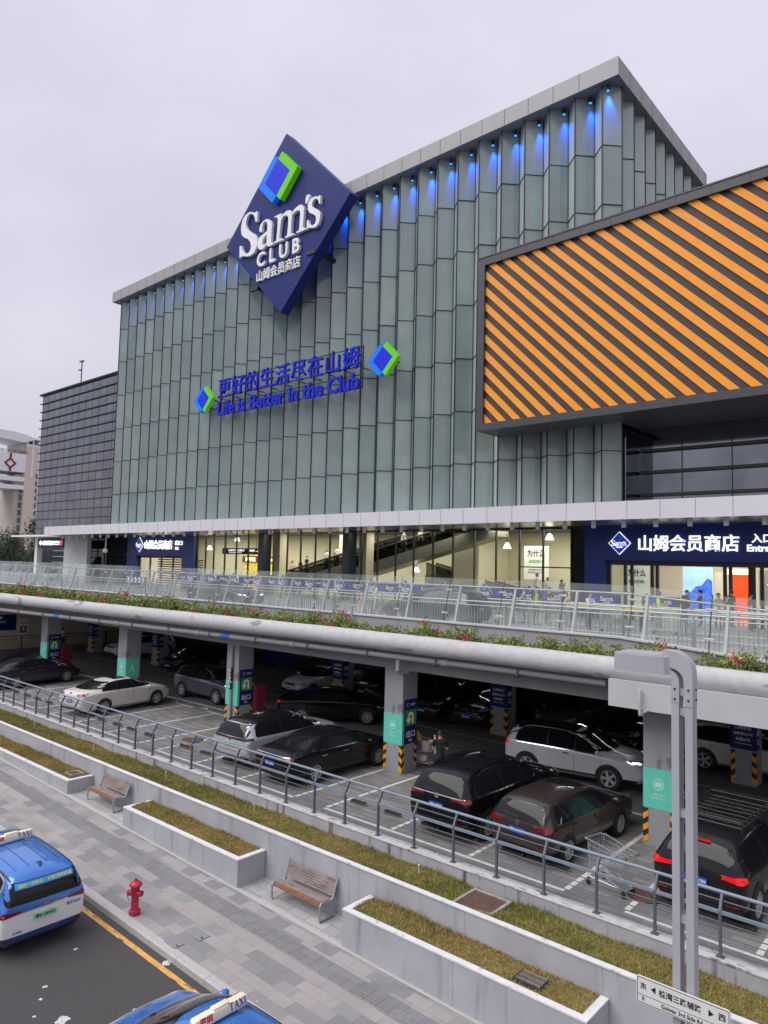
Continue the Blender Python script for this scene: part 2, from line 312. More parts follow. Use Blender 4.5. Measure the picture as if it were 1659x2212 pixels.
# ================================================================ SETTING: ground, road, pavement
def PZ(x): return -1.2-.026*(max(-45, min(30, x))+10)       # the pavement falls gently to the right
def sheet(mb, y0, y1, dz, x0=-160., x1=30., mi=0, drop=None, step=5.0):
    xs = [x0]+[x for x in np.arange(-45, 30.1, step) if x0 < x < x1]+[x1]
    for a, b in zip(xs[:-1], xs[1:]): mb.quad((a, y0, PZ(a)+dz), (b, y0, PZ(b)+dz), (b, y1, PZ(b)+dz), (a, y1, PZ(a)+dz), mi)
    return mb
structure('ground', MB().quad((-900, -500, -3.2), (900, -500, -3.2), (900, 900, -3.2), (-900, 900, -3.2)), mat('earth', (.12, .12, .11), .9))
ASPH = mat('asphalt', (.064, .062, .064), .85, var=.22, scale=90, bump=.25, bscale=160, stain=((.03, .03, .03), (.5, .9, 1), .66, .1))
structure('road', sheet(MB(), -14, 8.82, -.15), ASPH)
structure('road_edge_line', sheet(MB(), 8.52, 8.645, -.146), mat('yellow_road_paint', (214, 162, 84), .7, var=.2, scale=8, stain=((.07, .065, .06), (3, 14, 1), .6, .06)))
GRAN = mat('granite_kerb', (.44, .43, .43), .75, var=.3, scale=60, bump=.15, bscale=120)
kb = MB()
for i in range(96):
    x0 = -66+i*1.0; x1 = x0+.992
    for s_ in (0,): kb.add([(x0, 8.82, PZ(x0)-.25), (x1, 8.82, PZ(x1)-.25), (x1, 9.02, PZ(x1)-.25), (x0, 9.02, PZ(x0)-.25),
                            (x0, 8.82, PZ(x0)-.02), (x1, 8.82, PZ(x1)-.02), (x1, 9.02, PZ(x1)+.004), (x0, 9.02, PZ(x0)+.004), (x0, 8.85, PZ(x0)+.004), (x1, 8.85, PZ(x1)+.004)],
                           [(3, 2, 1, 0), (0, 1, 5, 4), (4, 5, 9, 8), (8, 9, 6, 7), (2, 3, 7, 6), (0, 4, 8, 7, 3), (1, 2, 6, 9, 5)])
structure('kerb', kb, GRAN)
PAVE = tile_mat('paving_slabs', [lin((144, 143, 143)), lin((157, 153, 152)), lin((130, 130, 132)), lin((150, 148, 148)), lin((159, 154, 153)), lin((138, 137, 139)), lin((154, 150, 149))], .5, .3, joint=.006, jcol=(.16, .155, .15), off=.37, noise=.11, bump=.15, stain=True)
structure('pavement', sheet(MB(), 9.021, 10.52, 0).add([], []), PAVE)
pv = MB(); sheet(pv, 11.0, 11.46, 0); structure('pavement_inner_strip', pv, PAVE)
sheet_t = MB(); sheet(sheet_t, 10.52, 11.0, 0); structure('tactile_base', sheet_t, tile_mat('tactile_slabs', [lin((120, 119, 122)), lin((128, 127, 129)), lin((114, 113, 117))], .4, .24, joint=.006, jcol=(.12, .12, .12), noise=.08))
tb = MB()
for i in range(150):
    x0 = -40+i*.3
    for k in range(6):
        y = 10.56+k*.08; a, b = x0+.012, x0+.285
        tb.add([(a, y-.02, PZ(a)), (b, y-.02, PZ(b)), (b, y+.02, PZ(b)), (a, y+.02, PZ(a)), (a+.012, y-.012, PZ(a)+.009), (b-.012, y-.012, PZ(b)+.009), (b-.012, y+.012, PZ(b)+.009), (a+.012, y+.012, PZ(a)+.009)],
               [(4, 5, 6, 7), (0, 1, 5, 4), (1, 2, 6, 5), (2, 3, 7, 6), (3, 0, 4, 7)])
structure('tactile_ridges', tb, mat('tactile_ridge', lin((126, 125, 128)), .75, var=.12, scale=12))
structure('granite_edging', sheet(MB(), 11.46, 11.6, .006), GRAN)
structure('bench_paving', sheet(MB(), 11.6, 12.5, 0), tile_mat('bench_slabs', [lin((168, 167, 168)), lin((160, 159, 160)), lin((175, 173, 173))], .6, .3, joint=.01, noise=.1, jcol=(.12, .12, .12), stain=True))

# ---------------------------------------------------------------- retaining wall, planters, parapet
def joints(m, every, wd, col):
    """fine construction joints across a long wall"""
    N = m.node_tree.nodes; K = m.node_tree.links; b = N['Principled BSDF']; src = b.inputs['Base Color'].links[0].from_socket
    x = N.new('ShaderNodeTexCoord'); s = N.new('ShaderNodeSeparateXYZ'); K.new(x.outputs['Object'], s.inputs[0]); n = N.new('ShaderNodeTexNoise'); n.inputs['Scale'].default_value = 6; K.new(x.outputs['Object'], n.inputs['Vector'])
    xx = math_node(N, K, 'ADD', s.outputs[0], math_node(N, K, 'MULTIPLY', n.outputs['Fac'], .05)); e = math_node(N, K, 'LESS_THAN', math_node(N, K, 'FRACT', math_node(N, K, 'DIVIDE', xx, every)), wd/every)
    q = N.new('ShaderNodeMix'); q.data_type = 'RGBA'; K.new(math_node(N, K, 'MULTIPLY', e, .7), q.inputs[0]); K.new(src, q.inputs[6]); q.inputs[7].default_value = (*col, 1); K.new(q.outputs[2], b.inputs['Base Color'])
WALLC = mat('pale_rendered_wall', lin((168, 169, 174)), .8, var=.1, scale=1.1, bump=.08, bscale=12, stain=(lin((138, 138, 142)), (3.3, 3.3, .45), .54, .22))
joints(WALLC, 2.9, .014, (.2, .2, .2))
COPE = mat('white_coping', lin((214, 213, 215)), .75, var=.08, scale=5, stain=(lin((150, 148, 148)), (4, 8, 4), .62, .1))
t = thing('retaining_wall', 'long pale rendered retaining wall with white coping behind the benches', 'wall', (-20, 12.5, -.6))
MB().box((-50, -.05, -1.4), (26, .05, .66)).build('wall', WALLC, t)
MB().box((-50, -.07, .66), (26, .06, .7), bev=.008).build('coping', COPE, t)
GRASS = []
def grass_mat(name, cols):
    m = mat(name, cols[0], .8, var=.3, scale=2.); return m
def turf(name, label, x0, x1, y0, y1, zf, dens, hmax, dry, seed, holes=()):
    """grass too fine to count: one mesh of blades on a soil sheet"""
    rg = np.random.default_rng(seed); n = int((x1-x0)*(y1-y0)*dens)
    x = rg.uniform(x0, x1, n); y = rg.uniform(y0, y1, n)
    keep = np.ones(n, bool)
    for hx0, hx1, hy0, hy1 in holes: keep &= ~((x > hx0) & (x < hx1) & (y > hy0) & (y < hy1))
    x, y = x[keep], y[keep]; n = len(x)
    f = .5+.4*np.sin(x*1.9+seed)*np.cos(y*3.1+x*.7)+.35*np.sin(x*.53+seed*2)+.3*np.sin(x*5.3+y*4)*np.sin(x*3.7-y*6+seed); g = np.clip(f, 0.05, 1.4)
    h = hmax*(.3+.7*rg.random(n)**1.4)*(.45+.7*g)*(1+.9*np.clip(1-(y1-y)/.16, 0, 1)*(np.sin(x*2.7+seed)+np.sin(x*1.1) > -.2)+1.0*(rg.random(n) < .02)); a = rg.uniform(0, 2*PI, n); w = .004+.006*rg.random(n)
    lx = rg.normal(0, .5, n)*h; ly = rg.normal(0, .5, n)*h; z = np.array([zf(p, q) for p, q in zip(x, y)])-.005
    V = np.empty((n, 3, 3)); V[:, 0] = np.stack([x-w*np.cos(a), y-w*np.sin(a), z], 1); V[:, 1] = np.stack([x+w*np.cos(a), y+w*np.sin(a), z], 1)
    V[:, 2] = np.stack([np.clip(x+lx, x0-.05, x1+.05), np.clip(y+ly, y0-.04, y1+.04), z+h], 1)
    base = MB(); nx = max(2, int((x1-x0)/.5))
    for i in range(nx):
        a0, a1 = x0+(x1-x0)*i/nx, x0+(x1-x0)*(i+1)/nx
        cx, cy = (a0+a1)/2, (y0+y1)/2
        if any(h0-.4 < cx < h1+.4 for h0, h1, _, _ in holes) and not holes[0][4:]: pass
        base.quad((a0, y0, zf(a0, y0)-.01), (a1, y0, zf(a1, y0)-.01), (a1, y1, zf(a1, y1)-.01), (a0, y1, zf(a0, y1)-.01), 4)
    nb = len(base.v); verts = np.concatenate([np.array(base.v), V.reshape(-1, 3)])
    me = bpy.data.meshes.new(name); nf = len(base.f)
    me.vertices.add(len(verts)); me.vertices.foreach_set('co', verts.ravel())
    me.loops.add(nf*4+n*3); me.polygons.add(nf+n)
    li = np.concatenate([np.array(base.f).ravel(), np.arange(nb, nb+n*3)]); me.loops.foreach_set('vertex_index', li)
    ls = np.concatenate([np.arange(nf)*4, nf*4+np.arange(n)*3]); me.polygons.foreach_set('loop_start', ls)
    gi = np.where(rg.random(n) < np.clip(dry+.35-.5*g, .05, .95), np.where(rg.random(n) < .5, 2, 3), np.where(rg.random(n) < .5, 0, 1))
    me.polygons.foreach_set('material_index', np.concatenate([np.full(nf, 4), gi]).astype(np.int32))
    for m in GR: me.materials.append(m)
    me.update(calc_edges=True); me.validate()
    return tag(link(name, me), kind='stuff', label=label, cat='grass')
GR = [mat('green_grass', lin((112, 118, 54)), .8, var=.3, scale=1.2), mat('bright_grass', lin((126, 130, 62)), .8, var=.3, scale=1.5),
      mat('dry_grass', lin((170, 144, 88)), .85, var=.25, scale=1.5), mat('straw_grass', lin((152, 130, 72)), .85, var=.25, scale=1.), mat('soil_thatch', lin((122, 112, 66)), .95, var=.35, scale=6)]
def zs(x, y): return .05-(y-12.56)/1.41*.23+.02*math.sin(x*2.3)
turf('grass', 'strip of green and yellowing grass between the retaining wall and the parapet', -50, 4, 12.57, 13.96, zs, 2300, .085, .3, 3, holes=[(-8.95, -8.0, 12.6, 13.6)])
PBOX = [(-46., -23.6, 'pale concrete planter of dry grass furthest left, beyond the small bench', 1), (-20.03, -14.56, 'pale concrete planter of dry grass standing between the two benches', 2), (-10.95, -5.4, 'pale concrete planter of dry grass with a drain grate, nearest to the lamp post', 3)]
for x0, x1, lb, sd in PBOX:
    t = thing('planter', lb, 'planter', (x0, 11.55, PZ((x0+x1)/2)), group='concrete planters along the pavement')
    L_ = x1-x0; zt = -.41-PZ((x0+x1)/2); zb = min(PZ(x1), PZ(x0))-PZ((x0+x1)/2)-.1
    mb = MB(); mb.box((0, 0, zb), (L_, .13, zt-.02)); mb.box((0, .13, zb), (.13, .879, zt-.02)); mb.box((L_-.13, .13, zb), (L_, .879, zt-.02)); mb.build('wall', WALLC, t)
    mb = MB(); mb.box((-.01, -.01, zt-.02), (L_+.01, .14, zt+.01)); mb.box((-.01, .14, zt-.02), (.14, .876, zt+.01)); mb.box((L_-.14, .14, zt-.02), (L_+.01, .876, zt+.01)); mb.build('rim', COPE, t)
    turf('grass', ['dry brownish grass in the furthest planter', 'dry brownish grass in the planter between the benches', 'dry brownish grass in the planter by the lamp post'][sd-1], x0+.13, x1-.13, 11.69, 12.43,
         lambda x, y: -.42+.05*math.sin((y-11.69)/.74*PI)+.015*math.sin(x*3), 3000, .07, .75, 10+sd, holes=[(-6.95, -6.35, 11.78, 12.22)] if sd == 3 else ([(-24.5, -24.0, 11.85, 12.3)] if sd == 1 else []))
PARC = mat('stained_parapet', lin((166, 166, 171)), .85, var=.1, scale=3, bump=.15, bscale=20, stain=(lin((88, 86, 86)), (5, 5, .5), .58, .13))
t = thing('parapet', 'low stained concrete parapet under the grey railing at the parking edge', 'wall', (-20, 14.1, 0))
MB().box((-45, -.14, -.7), (26, .15, .1)).build('wall', PARC, t)
MB().box((-45, -.155, .1), (26, .16, .13), bev=.006).build('coping', mat('grey_coping', lin((190, 189, 190)), .8, var=.14, scale=6, stain=(lin((110, 108, 106)), (3, 8, 3), .6, .1)), t)

# ---------------------------------------------------------------- grey railing
RAILM = mat('blue_grey_rail_paint', lin((128, 140, 155)), .45, var=.08); POSTM = mat('slate_post_paint', lin((92, 98, 108)), .5, var=.08)
joints(PARC, 4.3, .016, (.12, .12, .12))
rl = thing('railing', 'blue grey steel railing with bent posts along the parking edge', 'railing', (-4.05, 14.1, .13))
pm = None; xs_post = [-4.05-1.166*k for k in range(-3, 40)]
for i, x in enumerate(xs_post):
    if pm is None:
        q = MB(); q.prism([(-.03, 0), (.03, 0), (.03, .78), (.16, 1.04), (.12, 1.07), (-.03, .8)], 'x', -.022, .022); q.box((-.07, -.06, 0), (.07, .06, .012)); pm = q.mesh('post', POSTM)
    o = link('post', pm, rl, (x+4.05, 0, 0))
xa, xb = xs_post[-1]+4.05, xs_post[0]+4.05
MB().cyl((xa, .145, 1.075), (xb, .145, 1.075), .033, 12).build('top_rail', RAILM, rl, 40)
MB().box((xa, -.02, .745), (xb, .03, .80)).build('middle_rail', RAILM, rl)
for z in (.60, .485, .37, .255, .14): MB().cyl((xa, 0, z), (xb, 0, z), .011, 6).build('bar', POSTM, rl, 40)
MB().cyl((xa, .1, .94), (xb, .1, .94), .012, 6).build('bar', POSTM, rl, 40)

# ---------------------------------------------------------------- parking level
FLOOR = tile_mat('parking_pavers', [lin((128, 126, 124)), lin((120, 118, 117)), lin((136, 134, 131)), lin((114, 113, 112))], .6, .2, joint=.008, jcol=(.035, .035, .035), noise=.12, rough=.7, stain=True)
structure('parking_floor', MB().quad((-66, 14.24, 0), (10, 14.24, 0), (10, 20.3, 0), (-66, 20.3, 0)), FLOOR)
structure('parking_lane', MB().quad((-66, 20.3, 0), (10, 20.3, 0), (10, 40, 0), (-66, 40, 0)), mat('dark_lane', lin((106, 105, 106)), .65, var=.2, scale=3, stain=((.05, .05, .05), (1.5, .6, 1), .6, .15)))
LINE = mat('white_line_paint', lin((205, 203, 200)), .75, var=.12, scale=6, stain=((.25, .25, .245), (6, 6, 1), .66, .06))
ml = MB(); zl = .004
for a, b in ((-62, -33.7), (-32.3, -25.0), (-23.67, -16.2), (-14.88, -7.45), (-6.1, 6)): ml.quad((a, 14.78, zl), (b, 14.78, zl), (b, 14.92, zl), (a, 14.92, zl))
for x in (-35.75, -33.75, -32.25, -29.9, -27.35, -25.0, -23.67, -21.27, -18.8, -16.21, -14.88, -12.45, -9.98, -7.45, -6.1, -3.62, -38.2, -40.7):
    ml.quad((x-.06, 14.92, zl), (x+.06, 14.92, zl), (x+.06, 20.1, zl), (x-.06, 20.1, zl))
for x in (-38.2, -35.75, -29.9, -27.35, -21.27, -18.8, -12.45, -9.98, -3.62): ml.quad((x-.7, 20.1, zl), (x+.7, 20.1, zl), (x+.7, 20.22, zl), (x-.7, 20.22, zl))
ml.quad((-62, 20.75, zl), (8, 20.75, zl), (8, 20.88, zl), (-62, 20.88, zl)); ml.quad((-62, 25.0, zl), (8, 25.0, zl), (8, 25.1, zl), (-62, 25.1, zl))
for x in (-28.6, -22.5, -13.6, -31): ml.add([(x-.3, 20.35, zl), (x+.3, 20.35, zl), (x, 20.6, zl)], [(0, 1, 2)])
structure('parking_lines', ml, LINE)
# sloping joints in the painted bays: drains and covers
RUST = mat('rusty_iron', lin((92, 68, 60)), .85, var=.3, scale=20, bump=.3, bscale=90)
def cover(name, label, c, r, sq=None):
    t = thing(name, label, 'drain cover', c)
    if sq:
        MB().box((-sq[0], -sq[1], 0), (sq[0], sq[1], .02)).build('plate', RUST, t)
        f = MB(); a, b = sq[0]+.07, sq[1]+.07
        f.box((-a, -b, -.02), (a, -sq[1], .035)).box((-a, sq[1], -.02), (a, b, .035)).box((-a, -sq[1], -.02), (-sq[0], sq[1], .035)).box((sq[0], -sq[1], -.02), (a, sq[1], .035)); f.build('frame', mat('rough_concrete', lin((150, 146, 142)), .9, var=.25, scale=14, bump=.4), t)
    else:
        MB().lathe([(r, 0), (r, .008), (r*.94, .012), (.001, .012)], n=28).build('plate', RUST, t)
        MB().lathe([(r*1.1, 0), (r*1.1, .006), (r*1.01, .006), (r*1.01, 0)], n=28).build('frame', DKMET, t)
    return t
cover('manhole_cover', 'round rusty manhole cover under the shopping trolley by the parking line', (-6.05, 15.85, .004), .36)
cover('manhole_cover', 'round dark manhole cover in the empty bay left of the white crossover', (-23.95, 16.55, .004), .4)
cover('access_hatch', 'square rusty access hatch set in the grass strip', (-8.47, 13.1, -.03), 0, (.4, .42))
cover('access_hatch', 'small rusty hatch in the dry grass at the end of the furthest planter', (-24.25, 12.08, -.41), 0, (.2, .17))
t = thing('drain_grate', 'grey slotted drain grate sunk in the planter beside the lamp post', 'drain cover', (-6.65, 12.0, -.40))
g = MB(); g.box((-.24, -.15, 0), (.24, -.12, .03)).box((-.24, .12, 0), (.24, .15, .03)).box((-.24, -.015, 0), (.24, .015, .03))
for i in range(13): g.box((-.24+i*.0385, -.12, 0), (-.222+i*.0385, .12, .028))
g.build('grid', mat('cast_grate', lin((120, 112, 108)), .7, var=.2), t); MB().box((-.3, -.2, -.03), (.3, .2, -.004)).build('well', BLACKR, t)
# wheel stops
wsm = None; WS = [-38.12, -36.85, -35.67, -34.4, -29.43, -28.11, -26.98, -25.65, -23.2, -21.9, -20.6, -19.4, -18.0, -16.8, -14.4, -13.1, -11.8, -10.6, -9.3, -8.05, -5.6, -4.1]
WSN = {-14.4: 'black rubber wheel stop in the empty bay, nearer to the black saloon', -13.1: 'black rubber wheel stop in the empty bay, nearer to the people carrier', -8.05: 'black rubber wheel stop behind the right rear wheel of the brown hatchback',
       -23.2: 'black rubber wheel stop, left one in the bay beside the white crossover', -21.9: 'black rubber wheel stop, right one in the bay beside the white crossover',
       -38.12: 'black rubber wheel stop behind the dark saloon, leftmost of the row', -29.43: 'black rubber wheel stop under the tail of the cream saloon', -28.11: 'black rubber wheel stop just right of the cream saloon, first of three', -26.98: 'black rubber wheel stop second right of the cream saloon', -25.65: 'black rubber wheel stop third right of the cream saloon',
       -36.85: 'black rubber wheel stop in the empty bay, nearer to the dark saloon', -35.67: 'black rubber wheel stop in the empty bay midway between the dark and cream saloons', -34.4: 'black rubber wheel stop before the gap at the column lettered A',
       -20.6: 'black rubber wheel stop under the offside of the pale crossover', -19.4: 'black rubber wheel stop under the tail of the pale crossover, next to the black saloon', -18.0: 'black rubber wheel stop under the number plate of the black saloon', -16.8: 'black rubber wheel stop by the rear wheel of the black saloon',
       -11.8: 'black rubber wheel stop under the people carrier, beside the empty bay', -10.6: 'black rubber wheel stop by the rear wheel of the people carrier', -9.3: 'black rubber wheel stop under the brown hatchback, beside the people carrier', -5.6: 'black rubber wheel stop under the off-roader, beside the manhole cover', -4.1: 'black rubber wheel stop by the rear wheel of the off-roader'}
for x in WS:
    if wsm is None:
        q = MB(); q.prism([(-.075, 0), (.075, 0), (.05, .1), (-.05, .1)], 'x', -.27, .27); m0 = q.mesh('block', BLACKR)
        q = MB(); q.add([(.271, -.05, .02), (.271, .05, .02), (.271, .035, .085), (.271, -.035, .085)], [(0, 1, 2, 3)]); m1 = q.mesh('reflector', YEL); q = MB(); q.add([(-.271, -.05, .02), (-.271, .05, .02), (-.271, .035, .085), (-.271, -.035, .085)], [(3, 2, 1, 0)]); m2 = q.mesh('reflector', YEL); wsm = 1
    t = thing('wheel_stop', WSN[x], 'wheel stop', (x, 15.75, .004), group='wheel stops in the parking bays')
    link('block', m0, t); link('reflector', m1, t); link('reflector', m2, t)

# ---------------------------------------------------------------- columns
HAZ = None
def hazard(mb_y, mb_k, x, y, z0, z1, dx, dy):
    """black and yellow corner guard; dx,dy = direction of the two flanges"""
    for ax in (0, 1):
        n = 6; h = (z1-z0)/n
        for i in range(n):
            a, b = z0+i*h, z0+(i+1)*h
            tgt = mb_y if i % 2 == 0 else mb_k
            w = .13; s = .1
            if ax == 0: p = [(x-dx*.008, y-dy*.008, a), (x+dx*w, y-dy*.008, a+s), (x+dx*w, y-dy*.008, b+s if i < n-1 else b), (x-dx*.008, y-dy*.008, b)]
            else: p = [(x-dx*.008, y-dy*.008, a), (x-dx*.008, y+dy*w, a+s), (x-dx*.008, y+dy*w, b+s if i < n-1 else b), (x-dx*.008, y-dy*.008, b)]
            tgt.add(p, [(0, 1, 2, 3)])
COLM = mat('grey_column_paint', lin((150, 150, 153)), .75, var=.06, scale=2, stain=(lin((118, 118, 121)), (1.6, 1.6, 1.2), .6, .03))
GRNS = mat('green_exit_panel', lin((72, 150, 40)), .5, var=.04)
def column(x, y, label, kind, ztop=3.45, w=.8, d=.78):
    t = thing('column', label, 'column', (x, y, 0), group='painted parking columns')
    MB().box((0, 0, 0), (w, d, ztop)).build('shaft', COLM, t)
    if kind == 'back':
        my, mk = MB(), MB()
        for cx, dx in ((0, 1), (w, -1)): hazard(my, mk, cx, 0, .05, 1.1, dx, 1)
        g = mk.build('corner_guard', BLACKR, t, fix=False); my.build('stripes', YEL, g, fix=False)
        s = MB(); s.box((-.02, -.02, 1.15), (w+.02, d*.5, 2.75)); sg = s.build('sign_panel', NAVY, t)
        q = MB(); lettering(q, '山姆会员', (w/2-.0, -.021, 1.85), XP, ZP, .52, .12, .004, .01); lettering(q, '消费享2小时', (w/2, -.021, 1.66), XP, ZP, .6, .11, .004, .01); lettering(q, '免费停车', (w/2, -.021, 1.48), XP, ZP, .44, .11, .004, .01)
        q.box((.12, -.024, 1.33), (w-.12, -.021, 1.345))
        c = (w+.021, d*.25, 0); q2 = q
        lettering(q, '山姆', (w+.021, .19, 1.72), YP, ZP, .3, .22, .004, .012); lettering(q, '入口', (w+.021, .19, 1.42), YP, ZP, .28, .2, .004, .012)
        poly_glyph(q, [[(-.16, -.03), (.05, -.03), (-.04, -.13), (.03, -.13), (.16, 0), (.03, .13), (-.04, .13), (.05, .03), (-.16, .03)]], (w+.021, .19, 2.3), YP, ZP, 1, .004)
        q.build('lettering', LETW, sg, fix=False)
        return t
    my, mk = MB(), MB()
    for cx, dx, cy, dy in ((0, 1, 0, 1), (w, -1, 0, 1), (w, -1, d, -1)): hazard(my, mk, cx, cy, .12 if cy else .05, .93, dx, dy)
    g = mk.build('corner_guard', BLACKR, t, fix=False); my.build('stripes', YEL, g, fix=False)
    s = MB(); s.box((-.006, -.006, .95), (w+(.006 if kind == 'A' else -.2), d*.9 if kind == 'A' else .1, 1.94)); mp_ = s.build('mint_band', MINT, t)
    if kind != 'A': MB().box((w-.2, -.0055, .95), (w+.0005, .1, 1.94)).build('mint_band', MINT, t)
    pale = MB(); cx = w*.48
    poly_glyph(pale, [[(.14*math.cos(2*PI*i/28), .14*math.sin(2*PI*i/28)) for i in range(28)], [(.122*math.cos(2*PI*i/28), .122*math.sin(2*PI*i/28)) for i in range(28)]], (cx, -.008, 1.56), XP, ZP, 1, .003)
    pale.box((cx-.08, -.011, 1.5), (cx-.03, -.008, 1.61)).box((cx-.022, -.011, 1.5), (cx+.022, -.008, 1.61)).box((cx+.03, -.011, 1.5), (cx+.08, -.008, 1.61)).box((cx-.02, -.011, 1.615), (cx+.02, -.008, 1.635))
    lettering(pale, '贵重物品', (cx, -.008, 1.3), XP, ZP, .24, .06, .003, .005); lettering(pale, '请勿留在车内', (cx, -.008, 1.21), XP, ZP, .36, .06, .003, .005)
    pale.build('notice', mat('pale_mint_print', lin((196, 236, 222)), .5, var=.02), mp_, fix=False)
    if kind == 'A':
        q = MB(); lettering(q, 'A', (w+.008, .36, 1.48), YP, ZP, .3, .42, .004, .0); q.build('lettering', mat('pale_mint_print', (.6, .8, .7)), mp_, fix=False)
    else:
        s = MB(); s.box((w-.01, .1, .95), (w+.012, d+.01, 2.42)); sg = s.build('exit_sign', NAVY, t)
        MB().box((w+.012, .16, 1.55), (w+.018, d-.06, 2.07)).build('arrow_panel', GRNS, sg)
        q = MB(); pts = [(.14, -.19), (.14, .06)]+[(.14*math.cos(a), .06+.14*math.sin(a)) for a in np.linspace(0, PI, 12)]+[(-.14, -.02), (-.23, -.02), (-.1, -.2), (.03, -.02), (-.06, -.02)]
        pts = [(.14, -.19), (.14, .05)]+[(.14*math.cos(a), .05+.14*math.sin(a)) for a in np.linspace(.2, PI, 12)]+[(-.14, -.02), (-.22, -.02), (-.1, -.2), (.02, -.02), (-.06, -.02), (-.06, .05)]+[(.06*math.cos(a), .05+.06*math.sin(a)) for a in np.linspace(PI-.2, .2, 8)]+[(.06, -.19)]
        poly_glyph(q, [pts], (w+.018, d*.55, 1.8), YP, ZP, 1.05, .004)
        lettering(q, '出口', (w+.012, d*.56, 1.27), YP, ZP, .46, .22, .004, .012); lettering(q, 'Exit', (w+.012, d*.56, 1.07), YP, ZP, .16, .08, .004, .01)
        diamond_poly(q, (w+.012, .28, 2.24), YP, ZP, .085, .003); q.box((w+.012, .42, 2.25), (w+.015, .68, 2.27)).box((w+.012, .42, 2.21), (w+.015, .64, 2.225))
        q.build('lettering', LETW, sg, fix=False)
        q = MB(); diamond_poly(q, (w+.0155, .28, 2.24), YP, ZP, .07, .002); q.build('emblem', NAVY, sg, fix=False)
    return t
column(-42.8, 18.9, 'grey column with mint band and exit sign behind the dark grey saloon', 'exit')
column(-34.0, 18.9, 'grey column with mint band lettered A behind the cream saloon', 'A')
column(-25.05, 18.9, 'grey column with exit sign and drain pipe left of the white crossover', 'exit')
column(-16.2, 18.9, 'grey column with mint band and exit sign beside the trolley and the man holding a baby', 'exit')
column(-7.2, 18.7, 'grey column with mint band and drain pipe behind the tall lamp post', 'exit', 3.6)
for x, lb in ((-51.4, 'grey column with navy sign by the walkers at the cream wall'), (-42.7, 'grey column with navy sign between the white car and the column lettered A'), (-25.9, 'grey column with navy sign among the black cars in the middle'), (-16.5, 'grey column with navy sign left of the grey sport utility car'), (-7.1, 'grey column with navy sign and hazard stripes at far right')):
    column(x, 26.1, lb, 'back', 4.0, .76, .76)
RED = mat('red_cabinet_paint', lin((120, 24, 48)), .6, var=.08)
for x, lb in ((-41.95, 'dark red fire hose cabinet behind the leftmost exit column'), (-24.2, 'dark red fire hose cabinet behind the exit column with the drain pipe')):
    t = thing('fire_cabinet', lb, 'cabinet', (x, 20.0, 0), group='red fire cabinets'); MB().box((-.16, -.3, 0), (.16, .3, 1.7), bev=.01).build('body', RED, t)
    MB().box((.161, -.27, .1), (.18, .27, 1.62), bev=.005).build('door', RED, t); MB().box((.181, .18, .8), (.21, .22, 1.0)).build('handle', STEEL, t)
PIPE = mat('grey_pvc_pipe', lin((158, 158, 160)), .5, var=.05, scale=3)
def downpipe(x, y, zt, label):
    t = thing('drain_pipe', label, 'pipe', (x, y, 0), group='drain pipes on columns')
    MB().tube([(0, 0, .05), (0, 0, zt)], .062, 12).build('pipe', PIPE, t, 40); 
    for z in (.8, zt*.55): MB().lathe([(.078, z), (.078, z+.08)], n=12).build('collar', PIPE, t, 40)
    l = MB(); l.lathe([(.066, 1.6), (.066, 2.5)], n=14); lb_ = l.build('label_sleeve', BLACKR, t, 40)
    q = MB()
    for i, ch in enumerate('雨水管道'): lettering(q, ch, (0, -.067, 2.4-i*.16), XP, ZP, .11, .13, .003, .012)
    poly_glyph(q, [[(-.015, .06), (.015, .06), (.015, 0), (.045, 0), (0, -.06), (-.045, 0), (-.015, 0)]], (0, -.067, 1.72), XP, ZP, 1, .003); q.build('lettering', LETW, lb_, fix=False)
downpipe(-24.62, 18.82, 3.4, 'grey rainwater pipe with a black label on the exit column left of the white crossover')
downpipe(-6.32, 18.62, 3.4, 'grey rainwater pipe with a black label on the column behind the lamp post')

# ================================================================ raised deck
def lipY(x): return 18.15 if x > -17 else 18.15-.9*((-17-x)/29.)**1.3
DECKC = mat('deck_soffit_paint', lin((150, 150, 152)), .8, var=.08, scale=1.2)
LIPM = mat('white_roller_render', lin((184, 183, 186)), .8, var=.09, scale=5, bump=.35, bscale=14, stain=(lin((138, 138, 142)), (.45, .9, 1.6), .61, .025))
dk = thing('parking_deck', 'raised concrete deck over the car park with a rounded white lip', 'deck', (-20, 19, 4))
def dkb(mb, name, m, sm=None): o = mb.build(name, m, dk, sm); o.location = (20, -19, -4); return o
xsL = list(np.arange(-60, 10.1, 2.0)); q = MB(); rings = []; nl = 18
for x in xsL:
    y = lipY(x); w_ = .02*math.sin(x*1.7)
    rings.append([(x, y+.5, 4.13)]+[(x, y-(.285+w_*.3)*math.cos(a)-.02, 4.43+(.295+w_*.3)*math.sin(a)) for a in np.linspace(-PI/2+.1, PI/2+.5, nl)]+[(x, y+.5, 4.5)])
nn = len(rings[0])
for i in range(len(rings)-1):
    q.add(rings[i]+rings[i+1], [(k, k+1, nn+k+1, nn+k) for k in range(nn-1)])
dkb(q, 'lip', LIPM, 60)
q = MB()
for i in range(len(xsL)-1):
    a, b = xsL[i], xsL[i+1]; q.quad((a, lipY(a)+.1, 4.12), (b, lipY(b)+.1, 4.12), (b, 18.85, 4.02), (a, 18.85, 4.02)); q.quad((a, lipY(a)+.4, 4.44), (b, lipY(b)+.4, 4.44), (b, 19.45, 4.44), (a, 19.45, 4.44))
dkb(q, 'planting_trough', mat('trough_soil', lin((92, 86, 78)), .95, var=.3, scale=12))
q = MB(); q.box((-110, 19.4, 4.0), (-60, 46, 4.3)); q.box((-60, 18.85, 4.0), (10, 46, 4.3)); q.box((-60, 18.86, 3.45), (-7.76, 19.35, 4.0)); q.box((-60, 26.25, 3.5), (10, 26.75, 4.0))
